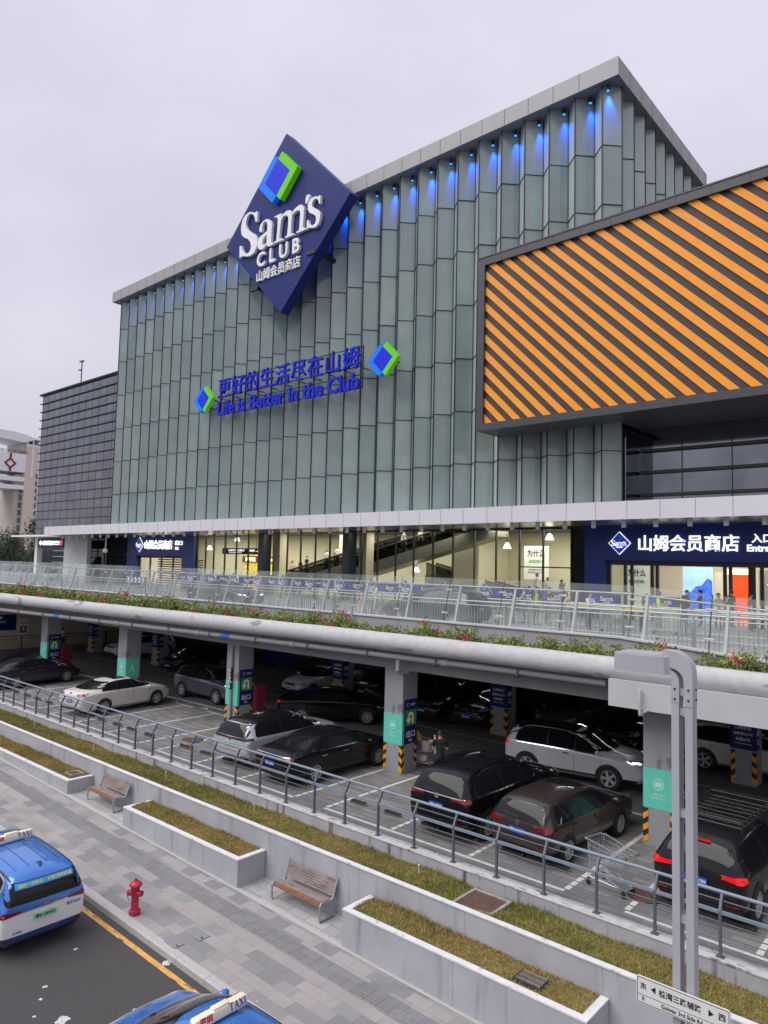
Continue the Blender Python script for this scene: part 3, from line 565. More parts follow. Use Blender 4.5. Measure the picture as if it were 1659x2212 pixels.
for x in (-51.2, -42.4, -33.6, -24.65, -15.8, -6.8): q.box((x-.25, 19.35, 3.5), (x+.25, 26.25, 4.0))
for x in (-51, -42.4, -33.6, -24.65, -15.8, -6.8): q.box((x-.25, 26.75, 3.5), (x+.25, 36, 4.0))
dkb(q, 'slab_and_beams', DECKC)
q = MB(); q.box((-7.75, 17.8, 3.53), (10, 18.86, 4.2)); dkb(q, 'edge_beam', mat('light_beam_paint', lin((186, 186, 189)), .8, var=.04, scale=1.5))
q = MB(); q.quad((-110, 19.5, 4.4), (10, 19.5, 4.4), (10, 46, 4.4), (-110, 46, 4.4)); 
deckfloor = dkb(q, 'deck_surface', tile_mat('deck_paving', [lin((140, 140, 140)), lin((150, 149, 148)), lin((132, 132, 133))], .6, .3, joint=.01, jcol=(.12, .12, .12)))
def pz(x): return 0. if x < -8.1 else (-.34*(min(x, -3.6)+8.1)/4.5)
KW = mat('grey_upstand', lin((158, 158, 162)), .8, var=.07, scale=2, stain=(lin((120, 120, 124)), (1.5, 1.5, .5), .6, .08))
q = MB(); q2 = MB(); xk = [-60, -8.1]+list(np.arange(-7.5, -3.5, .6))+[10]
for a, b in zip(xk[:-1], xk[1:]):
    za, zb = 5.08+pz(a), 5.08+pz(b)
    q.add([(a, 19.42, 4.4), (b, 19.42, 4.4), (b, 19.42, zb), (a, 19.42, za), (a, 19.66, 4.4), (b, 19.66, 4.4), (b, 19.66, zb), (a, 19.66, za)], [(0, 1, 2, 3), (3, 2, 6, 7), (5, 4, 7, 6)])
    q2.add([(a, 19.37, za), (b, 19.37, zb), (b, 19.37, zb+.05), (a, 19.37, za+.05), (a, 19.68, za), (b, 19.68, zb), (b, 19.68, zb+.05), (a, 19.68, za+.05)], [(0, 1, 2, 3), (3, 2, 6, 7), (5, 4, 7, 6), (1, 0, 4, 5)])
dkb(q, 'upstand_wall', KW); dkb(q2, 'upstand_cap', mat('pale_cap', lin((196, 196, 200)), .6, var=.05))
# pipe under the lip
t = thing('drain_pipe', 'long grey drain pipe slung under the rounded lip of the deck', 'pipe', (-20, 18.3, 3.8))
def pz2(x): return 3.72+.0075*(x+47) if x < -8 else 4.0
pp = [(x+20, lipY(x)+.12-18.3 if x < -17 else -.03, pz2(x)-3.8) for x in np.arange(-58, -7.7, 2.5)]
MB().tube(pp, .1, 12).build('pipe', PIPE, t, 40)
for x in (-41.5, -32.3, -26, -20.2, -13.2): MB().tube([(x+20-.15, lipY(x)+.12-18.3, pz2(x)-3.8), (x+20+.15, lipY(x)+.12-18.3, pz2(x+.15)-3.8)], .125, 12).build('collar', PIPE, t, 40)
for x in np.arange(-57, -8, 2.9):
    y = lipY(x)+.12-18.3; z = pz2(x)-3.8
    b_ = MB(); b_.box((x+20-.02, y-.16, z-.14), (x+20+.02, y-.13, z+.4)).box((x+20-.02, y-.16, z-.14), (x+20+.02, y+.3, z-.11)).box((x+20-.02, y+.27, z-.14), (x+20+.02, y+.3, z+.3)); b_.build('hanger', mat('dark_hanger', (.12, .12, .125), .6), t)
BLUET = mat('blue_tape', lin((20, 120, 200)), .5)
for x, lb in ((-38.4, 'blue marking band round the drain pipe near the leftmost columns'), (-24.3, 'blue marking band round the drain pipe at the exit column with the downpipe')):
    b_ = MB(); b_.tube([(x-.45, lipY(x)+.12, pz2(x)-.006), (x+.45, lipY(x)+.12, pz2(x)-.003)], .104, 14); tag(b_.build('pipe_band', BLUET, None, 40), lb, 'pipe band', 'blue bands on the pipe')
t = thing('drain_pipe', 'short pale spout pipe hanging from the light beam left of the lamp post', 'pipe', (-6.9, 17.7, 3.5))
MB().tube([(0, 0, .55), (0, 0, -.02), (0, .03, -.08)], .04, 10).build('pipe', mat('pale_pipe', lin((196, 196, 198)), .5), t, 40); MB().tube([(.0, .04, -.05), (.12, .1, .02), (.2, .15, .07)], .04, 10).build('elbow', PIPE, t, 40)
t = thing('drain_pipe', 'grey pipe elbow dropping in front of the column with the man and baby', 'pipe', (-15.1, 18.25, 3.5))
MB().tube([(0, 0, .35), (0, 0, .02), (0, .1, -.05), (.1, .4, -.05)], .075, 10).build('pipe', PIPE, t, 40)
# car park end and back walls
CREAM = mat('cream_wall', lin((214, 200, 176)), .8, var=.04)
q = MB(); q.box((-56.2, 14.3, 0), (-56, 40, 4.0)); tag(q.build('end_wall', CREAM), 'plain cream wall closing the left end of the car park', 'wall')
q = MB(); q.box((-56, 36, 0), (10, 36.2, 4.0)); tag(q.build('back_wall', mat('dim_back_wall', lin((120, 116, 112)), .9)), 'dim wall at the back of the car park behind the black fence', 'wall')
t = thing('poster_board', 'navy poster with white lettering on the cream car park wall', 'poster', (-55.99, 20.6, 1.4))
MB().box((0, -1.6, 0), (.03, 2.2, 1.15)).build('panel', NAVY, t)
q = MB(); lettering(q, '会员专属 为您定制', (.031, .6, .62), YP, ZP, 1.7, .16, .004, .01); lettering(q, '优质生活', (.031, .6, .25), YP, ZP, .9, .12, .004, .01); diamond_poly(q, (.031, .1, .95), YP, ZP, .13, .003); q.box((.031, .6, .85), (.034, 1.2, 1.02)); q.build('lettering', LETW, t, fix=False)
t = thing('notice_board', 'white upright notice with a red arrow panel on the cream car park wall', 'sign', (-55.99, 23.35, .55))
MB().box((0, -.42, 0), (.04, .42, 1.65)).build('panel', mat('white_notice', (.75, .72, .7), .5), t); MB().box((.041, -.24, .62), (.046, .24, 1.1)).build('arrow_panel', mat('red_print', lin((190, 40, 45)), .5), t)
q = MB(); poly_glyph(q, [[(0, .15), (.14, .02), (.06, .02), (.06, -.13), (-.06, -.13), (-.06, .02), (-.14, .02)]], (.047, 0, .9), YP, ZP, 1, .003); q.build('arrow', LETW, t, fix=False)
q = MB(); lettering(q, '停车场', (.041, 0, 1.3), YP, ZP, .4, .14, .004, .012); lettering(q, '出口', (.041, 0, .35), YP, ZP, .45, .18, .004, .015); q.build('lettering', mat('red_print', (.5, .05, .05)), t, fix=False)
# black bar fence at the back
def bar_fence(name, label, p0, p1, h, n, m, group=None, zb=0., post=3.0):
    a, b = Vector(p0), Vector(p1); L_ = (b-a).length; ang = math.atan2((b-a).y, (b-a).x)
    t = thing(name, label, 'fence', p0, ang, group)
    q = MB(); q.box((0, -.02, h-.05), (L_, .02, h)); q.box((0, -.015, .12+zb), (L_, .015, .16+zb)); q.box((0, -.015, h-.22), (L_, .015, h-.19)); q.build('rails', m, t)
    q = MB()
    for i in range(n): q.box(((i+.5)*L_/n-.008, -.008, .14+zb), ((i+.5)*L_/n+.008, .008, h-.2))
    q.build('bars', m, t)
    for i in range(int(L_/post)+1): MB().box((min(i*post, L_-.02)-.03, -.03, zb), (min(i*post, L_-.02)+.03, .03, h+.03)).build('post', m, t)
    return t
FENCEM = mat('black_fence_paint', (.06, .06, .065), .4, metal=.3)
bar_fence('metal_fence', 'black bar fence across the back of the car park', (-50.5, 31.2, 0), (8, 31.2, 0), 1.5, 420, FENCEM)
bar_fence('metal_fence', 'black bar fence in front of the cream wall with walkers behind', (-53.2, 19.0, 0), (-51.8, 31.2, 0), 1.3, 90, FENCEM)
bn = MB(); bn.box((-37.2, 31.12, .25), (-34.4, 31.14, 1.3)); tag(bn.build('fence_banner', NAVY), 'dim navy banner tied to the black fence at the back', 'banner')
# tube lights under the deck
tlm = None; k = 0
for x in (-47, -38, -29, -20.5, -12, -3):
    for y in (22.9, 29.0):
        if tlm is None:
            q = MB(); q.cyl((-.6, 0, 0), (.6, 0, 0), .016, 8); tlm = q.mesh('tube', mat('lit_tube', (.95, 1, 1), .5, emit=12.0, var=.01)); q = MB(); q.box((-.62, -.05, .02), (.62, .05, .08)); tlh = q.mesh('housing', WHITEP)
        t = thing('tube_light', 'lit fluorescent tube over the %s, %s' % ('driving lane' if y < 25 else 'back row of cars', {-47: 'by the cream end wall', -38: 'by the column lettered A', -29: 'near the grey crossover', -20.5: 'above the turning black saloon', -12: 'above the white driving car', -3: 'beyond the lamp post'}[x]), 'lamp', (x+1.0, y, 3.86), group='tube lights above the lane' if y < 25 else 'tube lights above the back row'); link('tube', tlm, t); link('housing', tlh, t)
t = thing('hanging_sign', 'blue car park sign with a lit green arrow hanging behind the exit column', 'sign', (-27.0, 25.4, 2.55))
MB().box((-1.6, -.06, 0), (1.0, .06, .38)).build('panel', mat('blue_sign', lin((20, 60, 170)), .4, emit=.25), t); MB().box((1.0, -.065, -.02), (1.6, .065, .4)).build('arrow_panel', mat('lit_green', lin((110, 200, 60)), .4, emit=.8), t)
q = MB(); poly_glyph(q, [[(-.14, .1), (.14, .1), (0, -.12)]], (1.3, -.066, .19), XP, ZP, 1, .003); q.build('arrow', LITW, t, fix=False)
q = MB(); q.cyl((-1.2, 0, .38), (-1.2, 0, 1.5), .02, 6).cyl((1.2, 0, .4), (1.2, 0, 1.5), .02, 6); q.build('hanger', DKMET, t)
t = thing('hanging_sign', 'blue sign with white writing under the light beam behind the lamp post', 'sign', (-6.6, 19.55, 3.2))
MB().box((-.4, -.03, 0), (1.1, .03, .25)).build('panel', mat('blue_sign', (0, .1, .5)), t); q = MB(); lettering(q, '车辆出入', (.3, -.031, .12), XP, ZP, .8, .15, .004, .01); q.build('lettering', LETW, t, fix=False)

# ================================================================ the mall
FGL = mat('frosted_green_glass', lin((146, 161, 157)), .15, spec=.8, var=.1, scale=.35)
FGN = mat('frosted_green_glass_lit', lin((178, 192, 188)), .15, spec=.8, var=.08, scale=.5)  # same glass, painted paler for faces that look brighter under the sky
MUL = mat('bronze_mullion', (.035, .035, .037), .45, metal=.3)
FASC = mat('silver_fascia_panel', lin((158, 159, 159)), .5, metal=.1, var=.04, scale=.7)
SOFF = mat('roof_soffit_panel', lin((136, 138, 142)), .6, var=.05, scale=.5)
TGL = mat('tinted_shop_glass', (.02, .028, .028), .06, spec=.5, var=.3, scale=.5)
DGL = mat('dark_reflective_glass', (.19, .20, .225), .07, metal=1, var=.2, scale=.5)
CANF = mat('white_canopy_panel', lin((212, 210, 216)), .5, var=.03, scale=.8)
SEAM = mat('panel_seam', (.06, .06, .06), .8)
mall = thing('shopping_mall', 'glass fronted shopping mall with folded green facade, flat overhanging roof and an orange striped box', 'mall', (-40, 36, 4.4))
def mb_(mb, name, m, parent=None, sm=None, fix=True):
    o = mb.build(name, m, parent or mall, sm, fix)
    if parent is None: o.location = (40, -36, -4.4)
    return o
def rz_(x): return (x+14)*.0088
def cz_(x): return (x+7)*.0044
PX, Y0, Y1 = 1.488, 33.35, 34.1
ZT = 31.62
zj = [9.7, 12.8, 15.85, 18.96, 22.15, 25.36, 28.47]
crest = [-14.87-PX*k for k in range(0, 33)]
wide, nar, mu = MB(), MB(), MB(); pr_ = random.Random(3)
def fold(pts, wmb, closing=True):
    pass
for k, xc in enumerate(crest):
    xv = xc+PX/2; zt = ZT+rz_(xc); xn = xc-PX/2
    for i, z in enumerate(zj):
        z1 = zj[i+1] if i+1 < len(zj) else zt
        j1, j2, j3 = (pr_.uniform(-.014, .014) for _ in range(3)); wide.quad((xc, Y0+j1, z), (xv, Y1+j2, z), (xv, Y1+j3, z1), (xc, Y0+j1+j3-j2, z1), pr_.choice((0, 0, 1, 2)))
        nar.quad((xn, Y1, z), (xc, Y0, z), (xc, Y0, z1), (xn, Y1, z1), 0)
        if i:
            for a, b in (((xc, Y0), (xv, Y1)), ((xn, Y1), (xc, Y0))):
                d = Vector((b[0]-a[0], b[1]-a[1], 0)).normalized(); nrm = Vector((d.y, -d.x, 0))
                c = Vector(((a[0]+b[0])/2, (a[1]+b[1])/2, z)); mu.obox(c+nrm*.01, d*(.5*math.dist(a, b)-.02), nrm*.022, (0, 0, .019))
    mu.box((xc-.03, Y0-.045, 9.7), (xc+.025, Y0+.02, zt)); mu.box((xv-.025, Y1-.05, 9.7), (xv+.025, Y1+.02, zt))
xs_side = -14.13
for k in range(9):
    ya = 34.1+1.53*k; yb = ya+.765; yc = ya+1.53; xi = xs_side-.76; zt = ZT
    for i, z in enumerate(zj):
        z1 = zj[i+1] if i+1 < len(zj) else zt
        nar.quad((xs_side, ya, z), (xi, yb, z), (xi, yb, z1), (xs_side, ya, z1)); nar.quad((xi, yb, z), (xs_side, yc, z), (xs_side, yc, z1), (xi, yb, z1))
        if i:
            d = Vector((.76, .765, 0)).normalized(); nrm = Vector((d.y, -d.x, 0)); mu.obox(Vector(((xi+xs_side)/2, (yb+yc)/2, z))+nrm*.01, d*.5, nrm*.025, (0, 0, .022))
    mu.box((xs_side-.02, yc-.02, 9.7), (xs_side+.03, yc+.02, zt)); mu.box((xs_side-.02, ya-.02, 9.7), (xs_side+.03, ya+.02, zt)) if k == 0 else None
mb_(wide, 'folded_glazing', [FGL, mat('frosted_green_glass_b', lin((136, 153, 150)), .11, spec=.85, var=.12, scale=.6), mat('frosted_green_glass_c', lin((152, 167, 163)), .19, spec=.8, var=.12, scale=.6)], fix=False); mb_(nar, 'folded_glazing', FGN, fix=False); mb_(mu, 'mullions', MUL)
# roof
XL, XR_, YF, YBK = -63.6, -13.88, 33.0, 47.0
q = MB(); q.add([(XL, YF, ZT+rz_(XL)), (XR_, YF, ZT), (XR_, YF, 32.58), (XL, YF, 32.58+rz_(XL)), (XL, YBK, ZT+rz_(XL)), (XR_, YBK, ZT), (XR_, YBK, 32.58), (XL, YBK, 32.58+rz_(XL))],
                [(0, 1, 2, 3), (1, 5, 6, 2), (4, 0, 3, 7), (5, 4, 7, 6), (3, 2, 6, 7)]); roof_mb = q
q = MB(); q.quad((XL, YF, ZT+rz_(XL)+.002), (XR_, YF, ZT+.002), (XR_, YBK, ZT+.002), (XL, YBK, ZT+rz_(XL)+.002)); mb_(q, 'soffit', SOFF)
q = roof_mb
for k in range(34):
    x = XR_-2.1-PX*k
    if x > XL: q.box((x-.012, YF-.006, ZT+rz_(x)+.02), (x+.012, YF, 32.56+rz_(x)), 1)
for k in range(9): q.box((XR_, YF+1.5+1.53*k-.012, ZT+.02), (XR_+.006, YF+1.5+1.53*k+.012, 32.56), 1)
mb_(q, 'roof', [FASC, SEAM])
# masses behind the glass
q = MB(); q.box((-62.9, 34.2, 9.3), (-15, 60, 31.5)); q.box((-84.7, 36.1, 9.3), (-62.9, 60, 25.4)); mb_(q, 'core', mat('inner_core', (.1, .11, .11), .8))
# blue floodlights at the head of each fold
fl_h, fl_l = None, None
for k, xc in enumerate(crest):
    xv = xc+PX/2 if k else -14.5; z = ZT+rz_(xc)
    if fl_h is None:
        h = MB(); h.cyl((0, 0, 0), (0, 0, -.18), .10, 10); h.box((-.04, -.03, -.02), (.04, .04, .12)); fl_h = h.mesh('floodlight', DKMET, 40)
        h = MB(); h.cyl((0, 0, -.2), (0, 0, -.212), .08, 10); fl_l = h.mesh('lens', mat('blue_led', (.03, .3, 1.0), .3, emit=1.6, var=.01))
    o = link('floodlight', fl_h, mall, (xv-.09+40, (33.74 if k else 33.4)-36, z-.14-4.4)); link('lens', fl_l, o)
    L = bpy.data.lights.new('blue_floodlight', 'SPOT'); L.energy = 620 if k < 19 else 420; L.color = (.0, .10, 1); L.spot_size = R(50); L.spot_blend = .9; L.shadow_soft_size = .1
    lo = bpy.data.objects.new('blue_floodlight', L); COL.objects.link(lo); lo.location = (xv-.07, 33.76 if k else 33.45, z-.36); lo.rotation_euler = (R(10), 0, 0)
# dark glass wing on the left
q = MB(); WZ = [25.55-.966*i for i in range(19)]
q.box((-84.6, 36.0, 9.36), (-62.0, 36.08, 25.5)); mb_(q, 'wing_glazing', DGL); mb_(MB().box((-84.6, 36.0, 6.0), (-73.5, 36.08, 9.35)), 'wing_glazing', DGL)
q = MB()
for z in WZ: q.box((-84.9, 35.82, z-.04), (-62.2 if z > 9.4 else -73.6, 35.995, z+.04))
mb_(q, 'wing_louvres', mat('louvre_metal', (.06, .058, .056), .4, metal=.5))
q = MB()
for k in range(15): x = -84.47+1.49*k; q.box((x-.013, 35.985, 9.4 if x > -73.6 else 6.1), (x+.013, 35.998, 25.4))
mb_(q, 'wing_mullions', mat('wing_mullion', (.07, .07, .075), .5))
q = MB(); q.box((-84.9, 35.7, 25.6), (-62.2, 40, 25.72)); mb_(q, 'wing_coping', DKMET)
t = thing('camera_pole', 'short pole with two security cameras on the roof edge of the dark glass wing', 'camera pole', (-76.0, 36.3, 25.72))
MB().cyl((0, 0, 0), (0, 0, 2.6), .06, 8).build('pole', DKMET, t); MB().box((-.1, -.3, 2.48), (.55, .0, 2.62)).box((-.4, -.2, 1.6), (0, 0, 1.72)).build('camera', mat('camera_shell', (.3, .3, .3), .4), t)
# canopy over the deck
CYF = 31.5
q = MB(); xa, xb = -72.0, 8.0; a0, a1 = cz_(xa), cz_(xb)
q.add([(xa, CYF, 9.27+a0), (xb, CYF, 9.27+a1), (xb, CYF, 10.1+a1), (xa, CYF, 10.1+a0), (xa, 36, 9.27+a0), (xb, 36, 9.27+a1), (xb, 36, 10.1+a1), (xa, 36, 10.1+a0)], [(0, 1, 2, 3), (1, 5, 6, 2), (4, 0, 3, 7), (3, 2, 6, 7)]); can_mb = q
q = MB(); q.quad((xa, CYF+.01, 9.30+a0), (xb, CYF+.01, 9.30+a1), (xb, 36.9, 9.30+a1), (xa, 36.9, 9.30+a0)); mb_(q, 'canopy_soffit', mat('canopy_soffit_strips', lin((150, 150, 150)), .25, metal=.6, var=.1, scale=1))
q = can_mb
for k in range(53):
    x = -6.9-PX*k+9*PX
    if x > xa: q.box((x-.012, CYF-.005, 9.29+cz_(x)), (x+.012, CYF, 10.08+cz_(x)), 1)
mb_(q, 'canopy', [CANF, mat('canopy_seam', (.25, .25, .26), .7)])
dlm = None
for k in range(50):
    x = 3-PX*k
    if x < -71: break
    if dlm is None: h = MB(); h.cyl((0, 0, 0), (0, 0, -.34), .11, 10); dlm = h.mesh('downlight', WHITEP, 40)
    link('downlight', dlm, mall, (x+40, 32.4-36, 9.29+cz_(x)-4.4))
# storefront
SGL = glass_mat('shop_glass', (.92, .95, .92), .035, rough=.02)
xm = [-53.1, -51.9, -50.74, -49.2, -47.65, -46.11, -44.55, -43.0, -41.4, -39.9, -38.3, -36.8, -35.27, -33.7, -32.2, -30.6, -29.07, -27.5, -25.95, -24.35, -22.82, -21.24, -19.72, -18.0, -17.1]
q = MB()
for a, b in zip(xm[:-1], xm[1:]): q.box((a+.03, 36.5, 4.42), (b-.03, 36.52, 9.2))
mb_(q, 'shop_window', SGL, fix=True)
q = MB()
for x in xm: q.box((x-.035, 36.42, 4.4), (x+.035, 36.56, 9.25))
q.box((-53.1, 36.42, 9.12), (-17.1, 36.56, 9.3)); q.box((-21.24, 36.45, 6.95), (-18, 36.55, 7.02)); mb_(q, 'shop_window_frame', MUL)
for a, b in ((-44.55, -43.9), (-35.27, -34.65)): mb_(MB().box((a, 36.2, 4.4), (b, 37.0, 9.28)), 'shop_column', mat('dark_slate_cladding', (.03, .045, .06), .3))
for a, b, y in ((-43.85, -43.1, 37.2), (-34.6, -33.9, 37.2), (-40.3, -39.2, 41)): mb_(MB().box((a, y, 4.4), (b, y+.8, 9.28)), 'inner_column', CREAM)
mb_(MB().box((-74.5, 36.5, 4.4), (-64.2, 36.6, 9.3)), 'tinted_window', TGL); mb_(MB().box((-18, 36.53, 4.4), (-17.1, 36.6, 9.2)), 'tinted_window', TGL)
q = MB()
for x in (-72.2, -70.7, -69.3, -67.9, -66.6, -65.3, -64.25): q.box((x-.03, 36.44, 4.4), (x+.03, 36.499, 9.3))
q.box((-74, 36.45, 7.2), (-64.2, 36.499, 7.26)); mb_(q, 'tinted_window_frame', MUL)
# interior shell
CR2 = mat('cream_interior', lin((222, 214, 190)), .8, var=.03, scale=.6)
q = MB(); q.box((-64, 44.0, 4.4), (8, 44.2, 9.3)); q.box((-64, 36.62, 4.41), (-63.8, 44, 9.3)); q.box((-28.6, 40.2, 4.41), (-26.5, 44, 9.2)); q.box((-18, 38.2, 4.41), (-17.8, 44, 9.3)); mb_(q, 'inner_wall', CR2)
q = MB(); q.box((-64, 36.7, 9.31), (8, 44.2, 9.4)); mb_(q, 'inner_ceiling', mat('dark_services_ceiling', lin((170, 164, 148)), .8, var=.15, scale=2))
q = MB(); q.quad((-64, 36.6, 4.43), (8, 36.6, 4.43), (8, 44.2, 4.43), (-64, 44.2, 4.43)); mb_(q, 'inner_floor', mat('polished_floor', lin((170, 165, 155)), .2))
for x in (-58, -48, -39, -30, -21, -11):
    L = bpy.data.lights.new('shop_ceiling_light', 'AREA'); L.shape = 'RECTANGLE'; L.size = 7; L.size_y = 4; L.energy = 430; L.color = (1, .95, .84)
    lo = bpy.data.objects.new('shop_ceiling_light', L); COL.objects.link(lo); lo.location = (x, 39.5, 9.2)
# orange box
ang = R(-1.4); ob = bpy.data.objects.new('striped_box', None); COL.objects.link(ob); ob.parent = mall; ob.location = (-20.9+40, 31.27-36, 14.05-4.4); ob.rotation_euler = (0, 0, ang)
BXM = mat('dark_grey_box_panel', lin((74, 74, 79)), .4, metal=.3, var=.06); ORG2 = mat('orange_board_b', lin((252, 155, 33)), .47, var=.05, scale=1.4); ORG3 = mat('orange_board_c', lin((255, 161, 38)), .53, var=.05, scale=1.4); BXS = mat('charcoal_backing', lin((62, 58, 58)), .55, var=.05); ORG = mat('orange_board', lin((255, 158, 34)), .5, var=.05, scale=1.4)
BW, BH = 30.0, 9.3
q = MB(); q.box((0, 0, 0), (BW, .3, .37)); q.box((0, 0, BH-.4), (BW, .3, BH)); q.box((0, 0, .37), (.42, .3, BH-.4)); q.box((0, .3, 0), (BW, 2.05, .2)); q.box((0, .3, BH-.3), (BW, 2.05, BH)); q.box((0, .3, .2), (.3, 2.05, BH-.3)); q.box((7.0, 2.05, 0), (BW, 9, .2)); q.box((7.3, 2.05, .2), (BW, 9, BH)); q.box((-.03, -.03, BH), (BW, .8, BH+.07)); frm = q
for k in range(20): q.box((1.45+1.5*k-.01, -.004, .0), (1.45+1.5*k+.01, 0, .37), 1); q.box((1.45+1.5*k-.01, -.004, BH-.4), (1.45+1.5*k+.01, 0, BH), 1)
for z in (2.2, 3.8, 5.4, 7): q.box((0, -.004, z-.01), (.42, 0, z+.01), 1)
frm.build('frame', [BXM, SEAM], ob)
MB().box((.42, .2, .37), (BW, .3, BH-.4)).build('backing_panel', BXS, ob)
q = MB(); u0, u1, w0, w1 = .421, BW-.02, .371, BH-.401; P = .86
s0 = (-5.55-(-20.9+14.05))   # u + w on the boundary
for k in range(-2, 48):
    sb = s0+P*k; sa = sb-P*.5
    def clip(poly):
        for ax, lim, sgn in ((0, u0, 1), (0, u1, -1), (1, w0, 1), (1, w1, -1)):
            o_ = []
            for i in range(len(poly)):
                a, b = poly[i], poly[(i+1) % len(poly)]; da, db = (a[ax]-lim)*sgn, (b[ax]-lim)*sgn
                if da >= 0: o_.append(a)
                if da*db < 0: f = da/(da-db); o_.append((a[0]+(b[0]-a[0])*f, a[1]+(b[1]-a[1])*f))
            poly = o_
            if len(poly) < 3: return None
        return poly
    pl = clip([(sa-w0+3, w0-3), (sb-w0+3, w0-3), (sb-w1-3, w1+3), (sa-w1-3, w1+3)])
    if pl:                                   # every board is made of lengths with a fine joint
        al = [p[0]-p[1] for p in pl]; c0 = min(al); cuts = [c0]; step_ = 1.6+(k*1.37) % 3.1
        while step_+c0 < max(al): cuts.append(c0+step_); step_ += 4.4
        cuts.append(max(al)+.01)
        for a_, b_ in zip(cuts[:-1], cuts[1:]):
            o2 = pl
            for lim, sgn in ((a_+.004, 1), (b_-.004, -1)):
                nw = []
                for i in range(len(o2)):
                    p, r_ = o2[i], o2[(i+1) % len(o2)]; dp, dr = (p[0]-p[1]-lim)*sgn, (r_[0]-r_[1]-lim)*sgn
                    if dp >= 0: nw.append(p)
                    if dp*dr < 0: f_ = dp/(dp-dr); nw.append((p[0]+(r_[0]-p[0])*f_, p[1]+(r_[1]-p[1])*f_))
                o2 = nw
            if len(o2) >= 3: q.prism(o2, 'y', .13+pr_.uniform(0, .003), .199, pr_.choice((0, 0, 0, 1, 2)))
q.build('orange_stripes', [ORG, ORG2, ORG3], ob)
# glazing under and right of the box
q = MB(); q.box((-14.0, 36.0, 9.9), (8, 36.08, 14.2)); q.box((-14.1, 34.2, 9.9), (-14.0, 36, 14.2)); mb_(q, 'upper_window', DGL)
q = MB()
for z in (10.75, 11.9, 13.0, 14.05): q.box((-13.9, 35.75, z-.07), (8, 35.995, z+.07))
for x in (-11.9, -9.6, -7.4, -5.2): q.box((x-.02, 35.97, 9.9), (x+.02, 35.998, 14.1))
mb_(q, 'upper_louvres', mat('louvre_metal', (.06, .06, .06)))
# portals and signs -----------------------------------------------------------
q = MB(); q.box((-64.2, 36.1, 7.2), (-53.15, 36.6, 9.2)); q.box((-64.2, 36.1, 4.4), (-62.5, 36.6, 7.2)); q.box((-54.9, 36.1, 4.4), (-53.15, 36.6, 7.2)); mb_(q, 'exit_portal', NAVYB)
q = MB(); q.box((-62.5, 36.4, 7.0), (-54.9, 36.55, 7.2)); [q.box((x-.06, 36.42, 4.4), (x+.06, 36.55, 7.0)) for x in (-62.4, -60.6, -58.7, -56.8, -55)]; mb_(q, 'exit_door_frame', MUL)
q = MB(); [q.box((-62.4, 38.4, 4.6+.22*i), (-55, 38.43, 4.72+.22*i)) for i in range(11)]; mb_(q, 'roller_shutter', mat('brown_shutter_slat', lin((120, 104, 84)), .6))
q = MB(); q.box((-17.05, 36.1, 7.43), (8, 36.6, 9.35)); q.box((-17.05, 36.1, 4.4), (-15.9, 36.6, 7.43)); mb_(q, 'entrance_portal', NAVYB)
q = MB(); q.box((-15.9, 36.35, 7.2), (8, 36.55, 7.43))
for x in (-15.8, -14.95, -14.6, -13.55, -13.3, -10.1, -9.85, -9.0, -8.85, -8.5, -6): q.box((x-.07, 36.38, 4.4), (x+.07, 36.55, 7.2))
mb_(q, 'entrance_door_frame', MUL)
q = MB(); q.box((-15.75, 36.46, 4.42), (-13.6, 36.48, 7.2)); mb_(q, 'entrance_glass', SGL)
def shopsign(name, label, c, w_text, h_text, extra, diamond=None):
    t = thing(name, label, 'shop sign', c)
    return t
t = thing('entrance_sign', 'lit white lettering and blue diamond on the navy wall over the entrance at right', 'shop sign', (-12, 36.09, 8.3))
q = MB(); lettering(q, '山姆会员商店', (.27, 0, .03), XP, ZP, 4.75, .82, .08, .012); q.build('lettering', LITW, t, fix=False)
q = MB(); lettering(q, '入口', (3.6, 0, .25), XP, ZP, .85, .42, .06, .02); lettering(q, 'Entrance', (3.78, 0, -.2), XP, ZP, 1.6, .32, .06, .025); q.build('side_lettering', LITW, t, fix=False)
def diamond_badge(t, c, r, lit=True, u=XP, base=None, edge=None):
    n = Vector(u).cross(ZP)
    q = MB(); diamond_poly(q, c, u, ZP, r, .05); q.build('border', edge or (LITW if lit else LETW), t, fix=False)
    q = MB(); diamond_poly(q, Vector(c)+n*.052, u, ZP, r*.93, .02); q.build('panel', base or mat('lit_blue_face', lin((25, 50, 175)), .4, emit=.5, var=.03), t, fix=False)
    q = MB(); logo_word(q, Vector(c)+n*.075, u, ZP, r/6.45, .012); lettering(q, 'CLUB', Vector(c)+n*.075+ZP*(-.34*r), u, ZP, .62*r, .14*r, .012, .05); q.build('lettering', LITW if lit else LETW, t, fix=False)
    q = MB(); logo_mark(q, Vector(c)+n*.075+ZP*(.05*r), u, ZP, r/6.45*.8, .012, (0, 1, 2)); q.build('emblem', [LOGOL, LOGOB, LOGOG], t, fix=False)
diamond_badge(t, (-3.1, 0, .03), .6)
t = thing('exit_sign', 'lit white lettering and small blue diamond on the navy exit portal at left', 'shop sign', (-58.6, 36.09, 8.2))
q = MB(); lettering(q, '山姆会员商店', (-.1, 0, .02), XP, ZP, 4.6, .85, .08, .006); q.build('lettering', LITW, t, fix=False)
q = MB(); lettering(q, '出口', (3.2, 0, .18), XP, ZP, 1.1, .42, .06, .02); lettering(q, 'Exit', (2.95, 0, -.3), XP, ZP, .5, .26, .06, .02); q.build('side_lettering', LITW, t, fix=False)
diamond_badge(t, (-3.35, 0, .02), .72)
